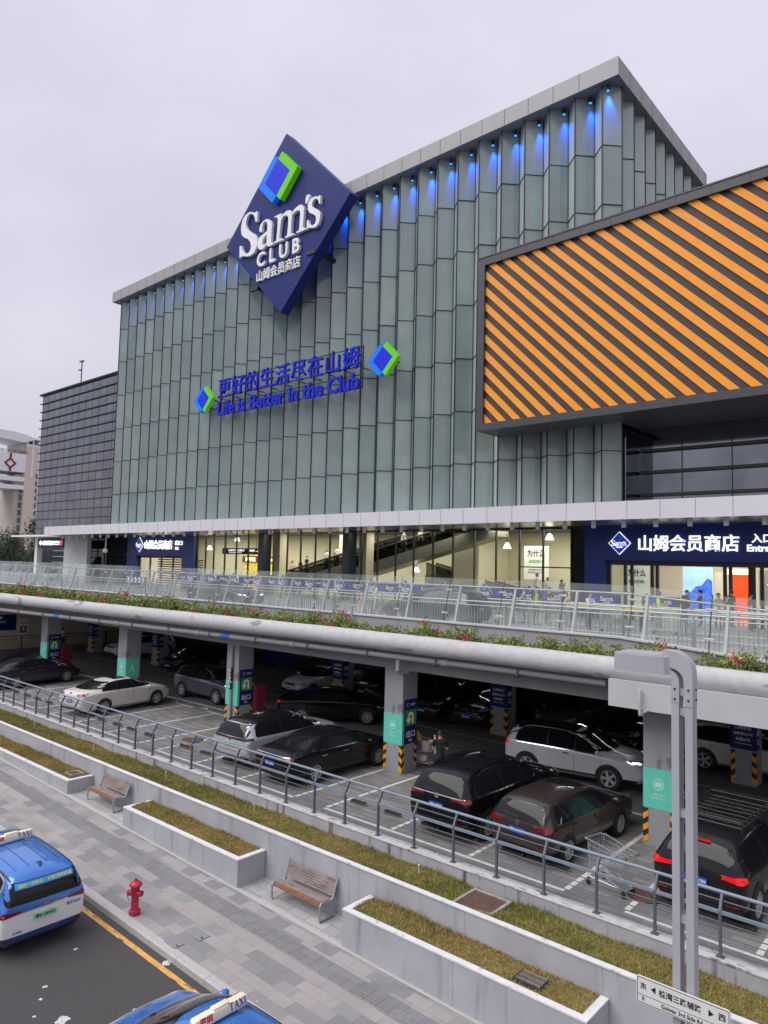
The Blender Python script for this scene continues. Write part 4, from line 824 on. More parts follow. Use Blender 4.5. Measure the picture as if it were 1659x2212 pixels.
# left kiosk
t = thing('car_park_kiosk', 'pale kiosk with a navy sign and thin flat roof left of the tinted window', 'kiosk', (-73, 34, 4.4))
q = MB(); q.box((.1, 0, 0), (5.0, .4, 4.7)); q.build('wall', mat('pale_kiosk_wall', lin((186, 186, 188)), .6), t)
q = MB(); q.box((-6.9, .05, 0), (-6.3, .6, 4.4)); q.build('post', WHITEP, t); q = MB(); q.box((-10.2, -1.2, 4.55), (2, 3, 4.72)); q.build('roof', WHITEP, t)
q = MB(); [q.box((-4.8, 1.0, .6+.62*i), (0, 1.06, .7+.62*i)) for i in range(5)]; q.build('slats', STEEL, t); q = MB(); q.prism([(-3.6, 0), (-.2, 2.6), (.1, 2.6), (.1, 0)], 'y', .9, 1.3); q.build('ramp', mat('dark_ramp', (.12, .12, .12)), t)
q = MB(); q.box((-5.8, -.1, 3.42), (.1, .2, 4.4)); sg = q.build('sign_panel', NAVY, t)
q = MB(); lettering(q, '山姆会员商店', (-3.45, -.101, 3.92), XP, ZP, 2.6, .5, .04, .006); lettering(q, '停车场出口', (-1.3, -.101, 4.0), XP, ZP, 1.2, .25, .04, .02); lettering(q, 'Parking lot Exit', (-1.3, -.101, 3.75), XP, ZP, 1.1, .13, .04, .01); q.box((-2.1, -.13, 3.72), (-2.02, -.101, 4.1)); diamond_poly(q, (-5.2, -.101, 3.92), XP, ZP, .3, .03); q.build('lettering', LITW, sg, fix=False)
q = MB(); q.lathe([(.3, -.13), (.3, -.101)], c=(-.35, 0, 3.92), n=18, axis='y'); q.build('no_entry_disc', mat('lit_red', (.8, .03, .03), .4, emit=.7), sg)
t = thing('security_camera', 'white dome camera hanging from the canopy in front of the tinted shop window', 'camera', (-62.9, 33.2, 7.6)); MB().cyl((0, 0, .1), (0, 0, 1.45), .05, 8).build('stem', WHITEP, t); MB().lathe([(.05, .2), (.22, .1), (.22, -.05), (.15, -.2), (.01, -.25)], n=12).build('dome', WHITEP, t, 40)
# big diamond sign
t = thing('diamond_sign', 'huge navy diamond sign with white lettering mounted on the roof edge', 'sign', (-37.35, 31.55, 30.55))
RR = 6.45
q = MB(); diamond_poly(q, (0, .75, 0), XP, ZP, RR, .75); q.build('panel', mat('navy_sign_face', lin((30, 44, 112)), .45, spec=.22, var=.06, scale=.6), t, fix=True)
q = MB(); logo_word(q, (0, 0, 0), XP, ZP, 1, .22); lw_ = q.build('lettering', WHITEP, t, fix=False)
q = MB(); logo_mark(q, (0, 0, 0), XP, ZP, 1, .42, (0, 1, 2)); q.build('emblem', [LOGOL, LOGOB, LOGOG], t, fix=False)
q = MB(); lettering(q, 'CLUB', (-.3, 0, -2.16), XP, ZP, 4.5, 1.05, .2, .022, space=1.55); q.build('club_lettering', WHITEP, t, fix=False)
q = MB(); lettering(q, '山姆会员商店', (-.32, 0, -3.3), XP, ZP, 4.6, .85, .12, .008); q.build('small_lettering', WHITEP, t, fix=False)
for x, z in ((2.95, -3.0), (-3.0, -4.1)):
    q = MB(); q.box((x-.35, -.1, z-.12), (x+.5, .1, z+.12)); q.box((x+.25, .1, z-.1), (x+.45, 1.9, z+.1)); q.build('bracket', DKMET, t)
# slogan
t = thing('slogan_sign', 'two rows of royal blue raised letters across the middle of the green glass facade', 'sign', (-37.9, 32.5, 19.3))
SLG = mat('royal_blue_letters', lin((26, 40, 190)), .5, spec=.2, var=.05)
q = MB(); lettering(q, '更好的生活尽在山姆', (0, 0, .75), XP, ZP, 14.8, 1.5, .16, .01, space=1.12); q.build('lettering', SLG, t, fix=False)
q = MB(); lettering(q, 'Life is Better in the Club', (0, 0, -.8), XP, ZP, 14.8, 1.12, .16, .025); q.build('lettering', SLG, t, fix=False)
q = MB()
for z in (1.4, .15, -.4, -1.25): q.box((-7.6, .05, z-.03), (7.6, .1, z+.03))
for k in range(11): q.box((-7.4+1.488*k-.03, .1, -1.3), (-7.4+1.488*k+.03, .16, 1.5)); q.box((-7.4+1.488*k-.03, .16, 0), (-7.4+1.488*k+.03, .84, .05))
q.build('frame', DKMET, t)
for x, lb in ((-28.4, 'blue and green emblem sign on the facade right of the slogan'), (-47.0, 'blue and green emblem sign on the facade left of the slogan')):
    t = thing('emblem_sign', lb, 'sign', (x, 32.5, 19.45)); q = MB(); logo_mark(q, (.2, 0, -1.93), XP, ZP, .6, .3, (0, 1, 2)); q.build('emblem', [LOGOL, LOGOB, LOGOG], t, fix=False)
    q = MB(); q.box((-.8, .02, -.1), (.9, .1, .1)).box((.3, .1, -.05), (.4, .84, .05)); q.build('bracket', DKMET, t)
# ---------------------------------------------------------------- inside the shop
t = thing('hanging_sign', 'navy directory sign with white arrows hanging inside the shop window', 'sign', (-48.4, 37.5, 7.48))
MB().box((-2.55, 0, 0), (2.55, .08, .5)).build('panel', NAVY, t); q = MB(); lettering(q, '1F停车场/出租车', (-.6, -.001, .32), XP, ZP, 2.2, .2, .01, .02); lettering(q, '1F Parking lot/Taxi', (-.75, -.001, .13), XP, ZP, 1.7, .1, .01, .01); lettering(q, '自助餐吧', (1.4, -.001, .3), XP, ZP, .9, .2, .01, .02)
poly_glyph(q, [[(-.2, -.02), (.1, -.02), (0, -.12), (.06, -.12), (.2, 0), (.06, .12), (0, .12), (.1, .02), (-.2, .02)]], (2.2, -.001, .25), XP, ZP, 1, .01)
pts = [(.1, -.16), (.1, .05)]+[(.1*math.cos(a), .05+.1*math.sin(a)) for a in np.linspace(.2, PI, 10)]+[(-.1, -.02), (-.16, -.02), (-.08, -.14), (0, -.02), (-.06, -.02), (-.06, .05)]+[(.06*math.cos(a), .05+.06*math.sin(a)) for a in np.linspace(PI-.2, .2, 8)]+[(.06, -.16)]
poly_glyph(q, [pts], (-2.15, -.001, .27), XP, ZP, 1.1, .01); q.build('lettering', LITW, t, fix=False); MB().cyl((-2, .04, .5), (-2, .04, 1.8), .02, 6).cyl((2, .04, .5), (2, .04, 1.8), .02, 6).build('hanger', DKMET, t)
t = thing('snack_shop', 'glowing amber snack counter with lit lettering inside the shop', 'shop counter', (-52.0, 42.4, 4.43))
MB().box((-2.2, 0, 0), (2.2, 1, 3.1)).build('back_panel', mat('amber_lit_panel', lin((230, 170, 90)), .6, emit=.55, var=.4, scale=2.5), t); MB().box((-2.3, -.1, 2.35), (2.3, 0, 2.95)).build('fascia', mat('brown_fascia', lin((120, 60, 20)), .5, emit=.2), t)
q = MB(); lettering(q, '美珍香', (-1.1, -.101, 2.65), XP, ZP, 1.5, .42, .02, .03); lettering(q, 'BEE CHENG', (1.1, -.101, 2.62), XP, ZP, 1.8, .26, .02, .03); q.build('lettering', mat('lit_yellow', (1, .8, .35), .5, emit=2), t, fix=False)
q = MB()
for i in range(9): q.box((-1.9+.43*i, -.02, .9+.3*(i % 2)), (-1.6+.43*i, 0, 1.9+.2*(i % 3)))
q.build('goods', mat('bright_goods', lin((235, 200, 90)), .5, emit=.3, var=.5, scale=4), t)
PEND = mat('lit_pendant_shade', (1, .96, .85), .5, emit=1.6, var=.01); pm1 = pm2 = None
for i, (x, y, z, lb) in enumerate([(-52.2, 40, 8.75, 'lit white pendant lamp above the navy directory sign'), (-46.6, 40, 8.25, 'lit white pendant lamp left of the walkers on the moving walkway'), (-56.3, 40, 7.95, 'lit white pendant lamp nearest to the exit portal'), (-36.85, 40, 6.5, 'lit white pendant lamp low behind the window by the right moving walkway'), (-31.6, 40, 6.5, 'lit white pendant lamp under the right moving walkway'), (-23.3, 38.5, 8.15, 'lit white pendant lamp left of the white wall poster'), (-20.4, 38.5, 8.68, 'lit white pendant lamp right above the white wall poster')]):
    if pm1 is None: h = MB(); h.lathe([(.07, .30), (.11, .26), (.24, .0), (.26, -.07)], n=14); pm1 = h.mesh('shade', PEND, 40); h = MB(); h.cyl((0, 0, .3), (0, 0, .9), .03, 6); pm2 = h.mesh('stem', DKMET)
    t = thing('pendant_lamp', lb, 'lamp', (x, y, z), group='pendant lamps in the shop'); link('shade', pm1, t); link('stem', pm2, t)
def travelator(label, xa, za, xb, zb, y, wth):
    t = thing('moving_walkway', label, 'moving walkway', (xa, y, za), group='moving walkways'); dx, dz = xb-xa, zb-za; s = dz/dx
    q = MB(); q.prism([(0, -.95), (dx, dz-.95), (dx, dz-.15), (0, -.15)], 'y', 0, .05); q.prism([(0, -.95), (dx, dz-.95), (dx, dz-.15), (0, -.15)], 'y', wth-.05, wth); q.build('balustrade', glass_mat('smoked_glass', (.45, .45, .42), .06), t)
    q = MB(); q.prism([(0, -1.75), (dx, dz-1.75), (dx, dz-.95), (0, -.95)], 'y', -.12, wth+.12); q.build('truss', mat('dark_escalator_side', lin((128, 125, 114)), .35, metal=.2), t)
    q = MB(); q.tube([(0, .02, -.1), (dx, .02, dz-.1)], .06, 6).tube([(0, wth-.02, -.1), (dx, wth-.02, dz-.1)], .06, 6); q.build('handrail', BLACKR, t); return s
travelator('rising moving walkway behind the left part of the shop window', -46.2, 5.75, -32.0, 9.05, 38.6, 1.3)
travelator('moving walkway high behind the middle of the shop window', -36.9, 7.35, -24.0, 10.6, 38.4, 1.3)
travelator('steel sided moving walkway low behind the middle of the shop window', -37.5, 4.3, -22.5, 7.2, 41.5, 1.3) if False else None
travelator('low moving walkway rising to the right behind the window at centre right', -31.5, 7.2, -22.0, 5.1, 41.0, 1.2)
t = thing('wall_poster', 'white wall poster with large dark and small green lettering inside the shop', 'poster', (-22.2, 40.15, 6.2)); MB().box((-.85, 0, 0), (.85, .04, 2.1)).build('panel', mat('poster_paper', (.85, .84, .78), .7, emit=.12, var=.01), t)
q = MB(); lettering(q, '为什么', (0, -.001, 1.65), XP, ZP, 1.25, .45, .01, .02); lettering(q, '会员制商店只为会员', (0, -.001, .62), XP, ZP, 1.1, .1, .006, .0); lettering(q, '精选商品只有四千种', (0, -.001, .45), XP, ZP, 1.1, .1, .006, .0); q.build('lettering', mat('dark_print', (.03, .03, .03)), t, fix=False)
q = MB(); lettering(q, '品项比较少?', (0, -.001, 1.15), XP, ZP, 1.0, .2, .01, .01); q.build('green_lettering', mat('green_print', (.05, .25, .08)), t, fix=False)
t = thing('wall_poster', 'cream poster with large dark and small green lettering seen through the entrance door', 'poster', (-15.95, 40.5, 4.9)); MB().box((-.6, 0, 0), (.7, .04, 2.3)).build('panel', mat('poster_paper', (.8, .8, .75)), t)
q = MB(); lettering(q, '为什么', (0, -.001, 1.9), XP, ZP, 1.05, .42, .01, .02); q.build('lettering', mat('dark_print', (.03, .03, .03)), t, fix=False); q = MB(); lettering(q, '收会员费?', (0, -.001, 1.4), XP, ZP, .95, .2, .01, .01); q.build('green_lettering', mat('green_print', (.05, .25, .08)), t, fix=False)
t = thing('light_box', 'tall lit blue picture of a snowy mountain inside the entrance', 'light box', (-12.75, 41, 4.5)); MB().box((-.8, 0, 0), (.75, .1, 2.7)).build('panel', mat('pale_lit_blue', lin((150, 185, 245)), .5, emit=.75, var=.12, scale=1.5), t)
q = MB(); q.add([(-.79, -.004, .02), (.74, -.004, .02), (.74, -.004, 1.95), (.5, -.004, 2.1), (.2, -.004, 1.7), (-.1, -.004, 1.65), (-.35, -.004, 1.35), (-.6, -.004, 1.3), (-.79, -.004, 1.05)], [tuple(range(9))]); q.build('mountain_print', mat('lit_mountain_blue', lin((60, 100, 215)), .5, emit=.6, var=.6, scale=5), t, fix=False)
t = thing('promo_wall', 'bright red promotional wall with a lit yellow strip inside the entrance', 'display', (-10.9, 41, 4.43)); MB().box((-.1, 0, 0), (.75, .2, 2.4)).build('panel', mat('lit_red_panel', lin((235, 70, 25)), .5, emit=.6), t); MB().box((-.35, -.1, 2.42), (.8, .1, 2.7)).build('strip', mat('lit_yellow', (1, .8, .3)), t); MB().box((-1.0, .1, 0), (-.25, .3, 2.5)).build('side_panel', CR2, t)
t = thing('wall_sign', 'white lit letters on a grey panel at the right edge of the entrance', 'sign', (-8.6, 40.5, 6.2)); MB().box((-1.0, 0, -.9), (2.0, .1, .9)).build('panel', mat('grey_panel', lin((160, 158, 155)), .6), t); q = MB(); lettering(q, 'ER', (-.15, -.001, .5), XP, ZP, .5, .4, .02, .03); q.box((-.6, -.02, .16), (.6, -.001, .2)); q.build('lettering', LITW, t, fix=False)

# ================================================================ vehicles
CARGL = mat('car_glass', (.010, .011, .013), .05, spec=.33, var=.1)
TYRE = mat('tyre_rubber', (.018, .018, .018), .75, var=.2, scale=20)
RIMM = mat('alloy_rim', lin((196, 198, 200)), .3, metal=.35, var=.05); RIMD = mat('dark_rim', (.03, .03, .032), .35, metal=.6)
CHROME = mat('chrome_trim', (.75, .76, .78), .12, metal=1, var=.02)
PLAST = mat('black_plastic', (.018, .018, .02), .5, var=.1)
REDL = mat('red_lamp', lin((120, 10, 18)), .15, var=.25, scale=9, coat=.6); REDLIT = mat('lit_red_lamp', lin((200, 12, 20)), .2, emit=.5, var=.1)
CLRL = mat('headlamp_lens', lin((170, 175, 180)), .08, metal=.4, var=.3, scale=9, coat=1); LITL = mat('lit_headlamp', (1, 1, .97), .2, emit=2, var=.02)
PLB = mat('blue_plate', lin((25, 85, 175)), .4, var=.03); PLG = mat('green_plate', lin((160, 222, 178)), .4, var=.1); PLK = mat('plate_black_ink', (.02, .03, .025), .5)
def paint(name, c, rough=.22, metal=.35): return mat(name, c, rough, metal=metal, coat=.3 if max(c) < .03 else .6, spec=.28 if max(c) < .03 else .5, var=.04, scale=1.5)

def profile(style):
    """stations from tail to nose: x/L, bottom, belt, top (fractions of H), half widths (fractions of W/2) at sill, belt, roof edge"""
    if style == 'saloon':
        return [(-.5, .30, .50, .57, .74, .78, .66), (-.488, .20, .58, .685, .88, .90, .74), (-.455, .16, .63, .735, .93, .965, .76), (-.39, .14, .645, .765, .95, .985, .72), (-.33, .13, .655, .82, .96, .99, .67), (-.23, .13, .66, .945, .96, 1, .62),
                (-.12, .13, .66, .995, .96, 1, .62), (.0, .13, .655, 1.0, .96, 1, .62), (.07, .13, .65, .975, .96, 1, .62), (.16, .13, .645, .845, .96, .99, .63), (.235, .13, .635, .72, .95, .985, .68), (.31, .14, .615, .68, .95, .975, .70), (.40, .15, .565, .63, .93, .95, .70), (.465, .17, .49, .555, .88, .88, .66), (.495, .22, .40, .46, .76, .74, .58), (.5, .25, .36, .42, .66, .66, .5)]
    if style == 'suv':
        return [(-.5, .32, .50, .58, .78, .82, .72), (-.488, .22, .57, .70, .90, .92, .74), (-.465, .18, .61, .83, .94, .965, .70), (-.44, .17, .62, .925, .95, .98, .68), (-.39, .16, .625, .975, .96, .99, .67), (-.28, .16, .62, .995, .96, 1, .67),
                (-.12, .16, .615, 1.0, .96, 1, .67), (.0, .16, .61, .985, .96, 1, .66), (.09, .16, .605, .925, .96, .99, .66), (.18, .16, .60, .79, .96, .985, .68), (.25, .16, .59, .685, .95, .98, .74), (.33, .16, .57, .65, .95, .97, .76), (.42, .17, .54, .615, .93, .94, .74), (.475, .19, .47, .545, .88, .87, .68), (.496, .24, .38, .45, .78, .76, .6), (.5, .28, .34, .40, .68, .68, .52)]
    if style == 'mpv':
        return [(-.5, .24, .50, .58, .80, .84, .74), (-.49, .18, .56, .74, .91, .94, .76), (-.47, .15, .60, .90, .95, .97, .74), (-.44, .14, .61, .965, .96, .985, .73), (-.37, .13, .61, .99, .97, 1, .72), (-.2, .13, .60, 1.0, .97, 1, .72),
                (-.05, .13, .595, .995, .97, 1, .72), (.08, .13, .59, .975, .97, 1, .71), (.17, .13, .585, .90, .96, .99, .70), (.25, .13, .575, .77, .96, .985, .71), (.32, .13, .56, .665, .95, .975, .75), (.38, .14, .54, .62, .94, .96, .75), (.44, .15, .50, .57, .91, .91, .71), (.48, .18, .43, .50, .84, .82, .64), (.497, .22, .36, .42, .72, .72, .56), (.5, .25, .33, .38, .64, .64, .5)]
_BODY = {}
def body_mesh(style, L, Wd, H):
    k = (style, L, Wd, H)
    if k in _BODY: return _BODY[k]
    v = []; f = []; cr = []
    for (x, zb, zl, zt, ws, wb, wr) in profile(style):
        X = x*L; h = Wd/2; b, l, t = zb*H, zl*H, zt*H
        pts = [(0, b), (ws*h*.86, b), (ws*h, b+.07*H), (min(1, (ws+wb)/2+.025)*h, b+(l-b)*.55), (wb*h, l), (wr*h+(wb-wr)*h*.12, l+(t-l)*.80), (wr*h*.86, t-.012*H-(t-l)*.05), (wr*h*.45, t-.002*H), (0, t)]
        v.append([(X, y, z) for y, z in pts])
    n = len(v[0]); full = []
    for s in v: full.append(s+[(x, -y, z) for x, y, z in reversed(s[1:-1])])
    m = len(full[0]); V = [p for s in full for p in s]; F = []
    for i in range(len(full)-1):
        for j in range(m): F.append((i*m+j, i*m+(j+1) % m, (i+1)*m+(j+1) % m, (i+1)*m+j))
    F += [tuple(range(m-1, -1, -1)), tuple(range((len(full)-1)*m, len(full)*m))]
    me = bpy.data.meshes.new('body'); me.from_pydata(V, [], F); me.update()
    at = me.attributes.new('crease_edge', 'FLOAT', 'EDGE'); vals = []
    for e in me.edges:
        a, b = e.vertices; ja, jb = a % m, b % m
        j = ja if ja == jb else -1
        vals.append(.55 if j in (4, m-4) else .35 if j in (5, m-5, 6, m-6) else .7 if j in (1, m-1, 2, m-2) else 0.)
    at.data.foreach_set('value', vals)
    o = bpy.data.objects.new('tmp', me); md = o.modifiers.new('s', 'SUBSURF'); md.levels = 3; md.render_levels = 3
    r = bake(o); bpy.data.meshes.remove(me)
    r.name = 'body'; bm = bmesh.new(); bm.from_mesh(r); bmesh.ops.recalc_face_normals(bm, faces=bm.faces)
    xs = [q.co.x for q in bm.verts]; ys = [q.co.y for q in bm.verts]; zz = [q.co.z for q in bm.verts]
    fx, fy, fz = L/(max(xs)-min(xs)), Wd/(max(ys)-min(ys)), H/max(zz)
    for q in bm.verts: q.co.x *= fx; q.co.y *= fy; q.co.z *= fz
    bm.to_mesh(r); bv = BVHTree.FromBMesh(bm); bm.free(); r.polygons.foreach_set('use_smooth', [True]*len(r.polygons))
    _BODY[k] = (r, bv); return r, bv
def smooth_poly(p, rad=.35, n=3):
    """round the corners of a 2D polygon"""
    o = []
    for i in range(len(p)):
        a, b, c = Vector(p[i-1]), Vector(p[i]), Vector(p[(i+1) % len(p)])
        r = min((a-b).length, (c-b).length)*rad; s, e = b+(a-b).normalized()*r, b+(c-b).normalized()*r
        for k in range(n+1): t = k/n; o.append(tuple(s*(1-t)**2+b*2*t*(1-t)+e*t*t))
    return o
def patch(mb, bv, poly, axis, off, step=.07, mi=0, rnd_=.25):
    """panel that follows the body: outline drawn along an axis and laid on the surface; axis: 'l' left side, 'r' right side, 'f' front, 'b' back, 't' top"""
    if rnd_: poly = smooth_poly(poly, rnd_)
    b = []
    for i in range(len(poly)):
        p, q = Vector(poly[i]), Vector(poly[(i+1) % len(poly)]); n = max(1, int((q-p).length/step))
        b += [p+(q-p)*k/n for k in range(n)]
    nb = len(b); xs = [p.x for p in b]; ys = [p.y for p in b]
    for x in np.arange(min(xs)+step*.6, max(xs), step):
        for y in np.arange(min(ys)+step*.6, max(ys), step): b.append(Vector((x, y)))
    vs, _, fs, *_ = delaunay_2d_cdt(b, [(i, (i+1) % nb) for i in range(nb)], [list(range(nb))], 1, 1e-4)
    D = {'l': (Vector((0, 1, 0)), lambda p: Vector((p.x, 4, p.y))), 'r': (Vector((0, -1, 0)), lambda p: Vector((p.x, -4, p.y))), 'f': (Vector((1, 0, 0)), lambda p: Vector((6, p.x, p.y))), 'b': (Vector((-1, 0, 0)), lambda p: Vector((-6, p.x, p.y))), 't': (Vector((0, 0, 1)), lambda p: Vector((p.x, p.y, 6)))}[axis]
    out_ = []
    for p in vs:
        o = D[1](p); h = bv.ray_cast(o, -D[0])
        if h[0] is None: h = bv.find_nearest(o-D[0]*(5 if axis in 'fb' else 3.2))
        out_.append(h[0]+(h[1]+D[0]*.5).normalized()*off)
    mb.add(out_, [tuple(q) for q in fs], mi); return mb
def strip(mb, bv, pts, w, axis, off, mi=0):
    for a, b in zip(pts[:-1], pts[1:]):
        a, b = Vector(a), Vector(b); d = (b-a).normalized(); n = Vector((-d.y, d.x))*w/2
        patch(mb, bv, [a-n, b-n, b+n, a+n], axis, off, .12, mi, 0)
_WH = {}
def wheel_meshes(r, w, style):
    k = (r, w, style)
    if k in _WH: return _WH[k]
    q = MB(); q.lathe([(r*.62, -w/2), (r*.93, -w/2), (r, -w*.36), (r, w*.36), (r*.93, w/2), (r*.66, w/2), (r*.64, w*.3), (r*.62, w*.3)], n=28, axis='y'); ty = q.mesh('tyre', TYRE, 40)
    q = MB(); q.lathe([(r*.66, w*.2), (r*.66, w*.46), (r*.60, w*.46), (r*.58, w*.2)], n=28, axis='y'); q.lathe([(r*.13, w*.2), (r*.13, w*.45), (.001, w*.47)], n=12, axis='y')
    ns = {'five': 5, 'ten': 10, 'star': 7}.get(style, 5)
    for i in range(ns):
        a = 2*PI*i/ns; d = Vector((math.cos(a), 0, math.sin(a))); p = Vector((-d.z, 0, d.x)); wd = r*(.11 if ns == 5 else .05 if ns == 10 else .075)
        q.add([d*r*.1+p*wd*.8+Vector((0, w*.30, 0)), d*r*.61+p*wd*1.2+Vector((0, w*.36, 0)), d*r*.61-p*wd*1.2+Vector((0, w*.36, 0)), d*r*.1-p*wd*.8+Vector((0, w*.30, 0)),
               d*r*.1+p*wd*.8+Vector((0, w*.43, 0)), d*r*.61+p*wd+Vector((0, w*.45, 0)), d*r*.61-p*wd+Vector((0, w*.45, 0)), d*r*.1-p*wd*.8+Vector((0, w*.43, 0))], [(4, 5, 6, 7), (0, 1, 5, 4), (2, 3, 7, 6), (1, 2, 6, 5)])
    rm = q.mesh('rim', RIMM, 30); q = MB(); q.lathe([(r*.62, w*.1), (.001, w*.1)], n=24, axis='y'); dk_ = q.mesh('brake_disc', DKMET)
    _WH[k] = (ty, rm, dk_); return _WH[k]

def car(name, label, style, L, Wd, H, loc, heading, pnt, wb=None, wheel='five', r=.335, plate=('b', '粤B·7K26'), lit_rear=False, lit_front=False, roof=None, chrome=False, rails=False, cat='car', side=None, rear=None, front=None, cladding=False, badge=None, group=None, detail=True, zdz=0., rear_style=None):
    wb = wb or L*.585; me, bv = body_mesh(style, L, Wd, H); bo = me.copy(); bo.materials.clear(); bo.materials.append(pnt)
    t = thing(name, label, cat, loc, R(heading), group); body = link('body', bo, t)
    xr, xf = -wb/2+(-.02 if style != 'saloon' else .02)*L, wb/2+(-.02 if style != 'saloon' else .02)*L
    S = lambda pts: [(x*L, z*H) for x, z in pts]
    def part(nm, mb, m, par=None): o = mb.build(nm, m, par or t, 50, fix=False); return o
    # glass outlines
    if style == 'saloon':
        sg = [(-.305, .70), (-.215, .90), (-.12, .94), (.0, .95), (.07, .92), (.205, .69)]; doors = (-.135, .035); fg = [(.44, .69), (.38, .95), (-.38, .95), (-.44, .69)]; rg = [(.42, .765), (.36, .935), (-.36, .935), (-.42, .765)]
    elif style == 'suv':
        sg = [(-.405, .66), (-.39, .87), (-.28, .925), (-.1, .935), (.02, .915), (.10, .84), (.205, .645)]; doors = (-.17, .03); fg = [(.46, .68), (.41, .945), (-.41, .945), (-.46, .68)]; rg = [(.42, .655), (.38, .895), (-.38, .895), (-.42, .655)]
    else:
        sg = [(-.42, .64), (-.41, .88), (-.3, .93), (-.1, .94), (.08, .915), (.17, .83), (.275, .63)]; doors = (-.2, .045); fg = [(.45, .66), (.40, .93), (-.40, .93), (-.45, .66)]; rg = [(.44, .645), (.40, .90), (-.40, .90), (-.44, .645)]
    if side: sg = side
    if rear: rg = rear
    c = [sum(p[0] for p in sg)/len(sg), sum(p[1] for p in sg)/len(sg)]
    if chrome:
        q = MB(); big = [(c[0]+(p[0]-c[0])*1.03, c[1]+(p[1]-c[1])*1.12) for p in sg]
        for s in 'lr': q = MB(); patch(q, bv, S(big), s, .004); part('window_trim', q, CHROME)
    for s in 'lr': q = MB(); patch(q, bv, S(sg), s, .008); gl = part('side_window', q, CARGL)
    for s in 'lr':
        for dx in doors: q = MB(); strip(q, bv, S([(dx+.008, .645), (dx, .93)]), .035, s, .012); part('pillar', q, PLAST, gl)
    YZ = lambda pts: [(y*Wd, z*H) for y, z in pts]
    q = MB(); patch(q, bv, YZ(fg), 'f', .008, .09); part('windscreen', q, CARGL)
    q = MB(); patch(q, bv, YZ(rg), 'b', .008, .08); rgo = part('rear_window', q, CARGL)
    if style != 'saloon': q = MB(); strip(q, bv, [(.02, rg[0][1]*H+.05), (.42, rg[0][1]*H+.09)], .02, 'b', .02); part('wiper', q, PLAST, rgo)
    if roof:
        q = MB(); xs0, xs1 = (-.44, .02) if style != 'saloon' else (-.16, .03); patch(q, bv, [(xs0*L, -.36*Wd), (xs1*L, -.35*Wd), (xs1*L, .35*Wd), (xs0*L, .36*Wd)], 't', .006, .1); part('roof_panel', q, roof)
    elif detail and cat != 'taxi':
        q = MB(); patch(q, bv, [(-.12*L, -.25*Wd), (.02*L, -.25*Wd), (.02*L, .25*Wd), (-.12*L, .25*Wd)], 't', .006, .1); part('sunroof', q, CARGL)
    if rails:
        for s in (-1, 1):
            q = MB(); x0, x1 = (-.36*L, .04*L); y = s*Wd*.33; pts = []
            for i in range(9):
                x = x0+(x1-x0)*i/8; h = bv.ray_cast(Vector((x, y, 6)), Vector((0, 0, -1))); pts.append((x, y, h[0].z+(.05 if 0 < i < 8 else 0)))
            q.tube(pts, .018, 6); part('roof_rail', q, rails if not isinstance(rails, bool) else CHROME)
    # seams, handles
    if detail:
        q = MB()
        for s in 'lr':
            for xx in (sg[0][0]+.10 if style == 'saloon' else -.27, doors[0]+.03 if False else doors[1], .215): strip(q, bv, S([(xx, .24), (xx+.006, .62)]), .012, s, .004)
            strip(q, bv, S([(-.27, .21), (.215, .20)]), .015, s, .004)
        part('door_seam', q, PLAST)
        q = MB()
        for s in 'lr':
            for xx in (doors[0]-.075, doors[1]-.055): q = MB(); strip(q, bv, S([(xx-.02, .575), (xx+.025, .58)]), .03, s, .022); part('door_handle', q, CHROME if chrome else pnt)
    for s in 'lr':
        if cladding: q = MB(); strip(q, bv, S([(-.46, .19), (.46, .19)]), .14*H, s, .006); part('sill_cladding', q, PLAST)
        for xa in (xr, xf):
            rad = r*1.15; q = MB()
            patch(q, bv, [(xa+rad*math.cos(a), r+rad*math.sin(a)) for a in np.linspace(R(-32), R(212), 22)], s, .006 if not cladding else .01, .09, 0, 0); part('wheel_arch', q, PLAST)
    ty, rm, dk_ = wheel_meshes(r, .23, wheel)
    for xa in (xr, xf):
        for s in (1, -1):
            h = bv.ray_cast(Vector((xa, 4*s, r*1.35)), Vector((0, -s, 0))); yy = abs(h[0].y)
            w_ = bpy.data.objects.new('wheel', ty); COL.objects.link(w_); w_.parent = t; w_.location = (xa, s*(yy-.085), r); w_.rotation_euler = (0, 0, 0 if s > 0 else PI)
            link('rim', rm, w_); link('brake_disc', dk_, w_)
    for s in (1, -1):
        h = bv.ray_cast(Vector((.2*L if style != 'mpv' else .245*L, 4*s, .64*H)), Vector((0, -s, 0))); p = h[0]
        q = MB(); q.ball((p.x, p.y+s*.11, p.z+.06), .1, sx=.75, sy=1.15, sz=.72); q.tube([(p.x, p.y-.01*s, p.z), (p.x, p.y+s*.09, p.z+.04)], .025, 6); part('mirror', q, pnt)
    # lamps, grille, plates
    rl_ = REDLIT if lit_rear else REDL
    zt = {'saloon': (.60, .70), 'suv': (.555, .645), 'mpv': (.52, .60)}[style]
    if rear_style == 'bar':
        q = MB(); patch(q, bv, YZ([(-.45, .60), (.45, .60), (.45, .655), (0, .635), (-.45, .655)]), 'b', .012); part('light_bar', q, REDL if lit_rear is None else PLAST)
        for s in 'lr': q = MB(); patch(q, bv, S([(-.497, .60), (-.44, .615), (-.44, .655), (-.497, .655)]), s, .012); part('taillight', q, PLAST)
    elif rear_style == 'slim':
        for s in (1, -1): q = MB(); patch(q, bv, [(s*y*Wd, z*H) for y, z in [(.20, .615), (.445, .59), (.445, .65), (.22, .64)]], 'b', .012); part('taillight', q, rl_)
        for s in 'lr': q = MB(); patch(q, bv, S([(-.49, .59), (-.455, .60), (-.462, .65), (-.49, .645)]), s, .012); part('taillight', q, rl_)
        q = MB(); strip(q, bv, YZ([(-.42, .645), (.42, .645)]), .018, 'b', .014); part('trim', q, CHROME)
    else:
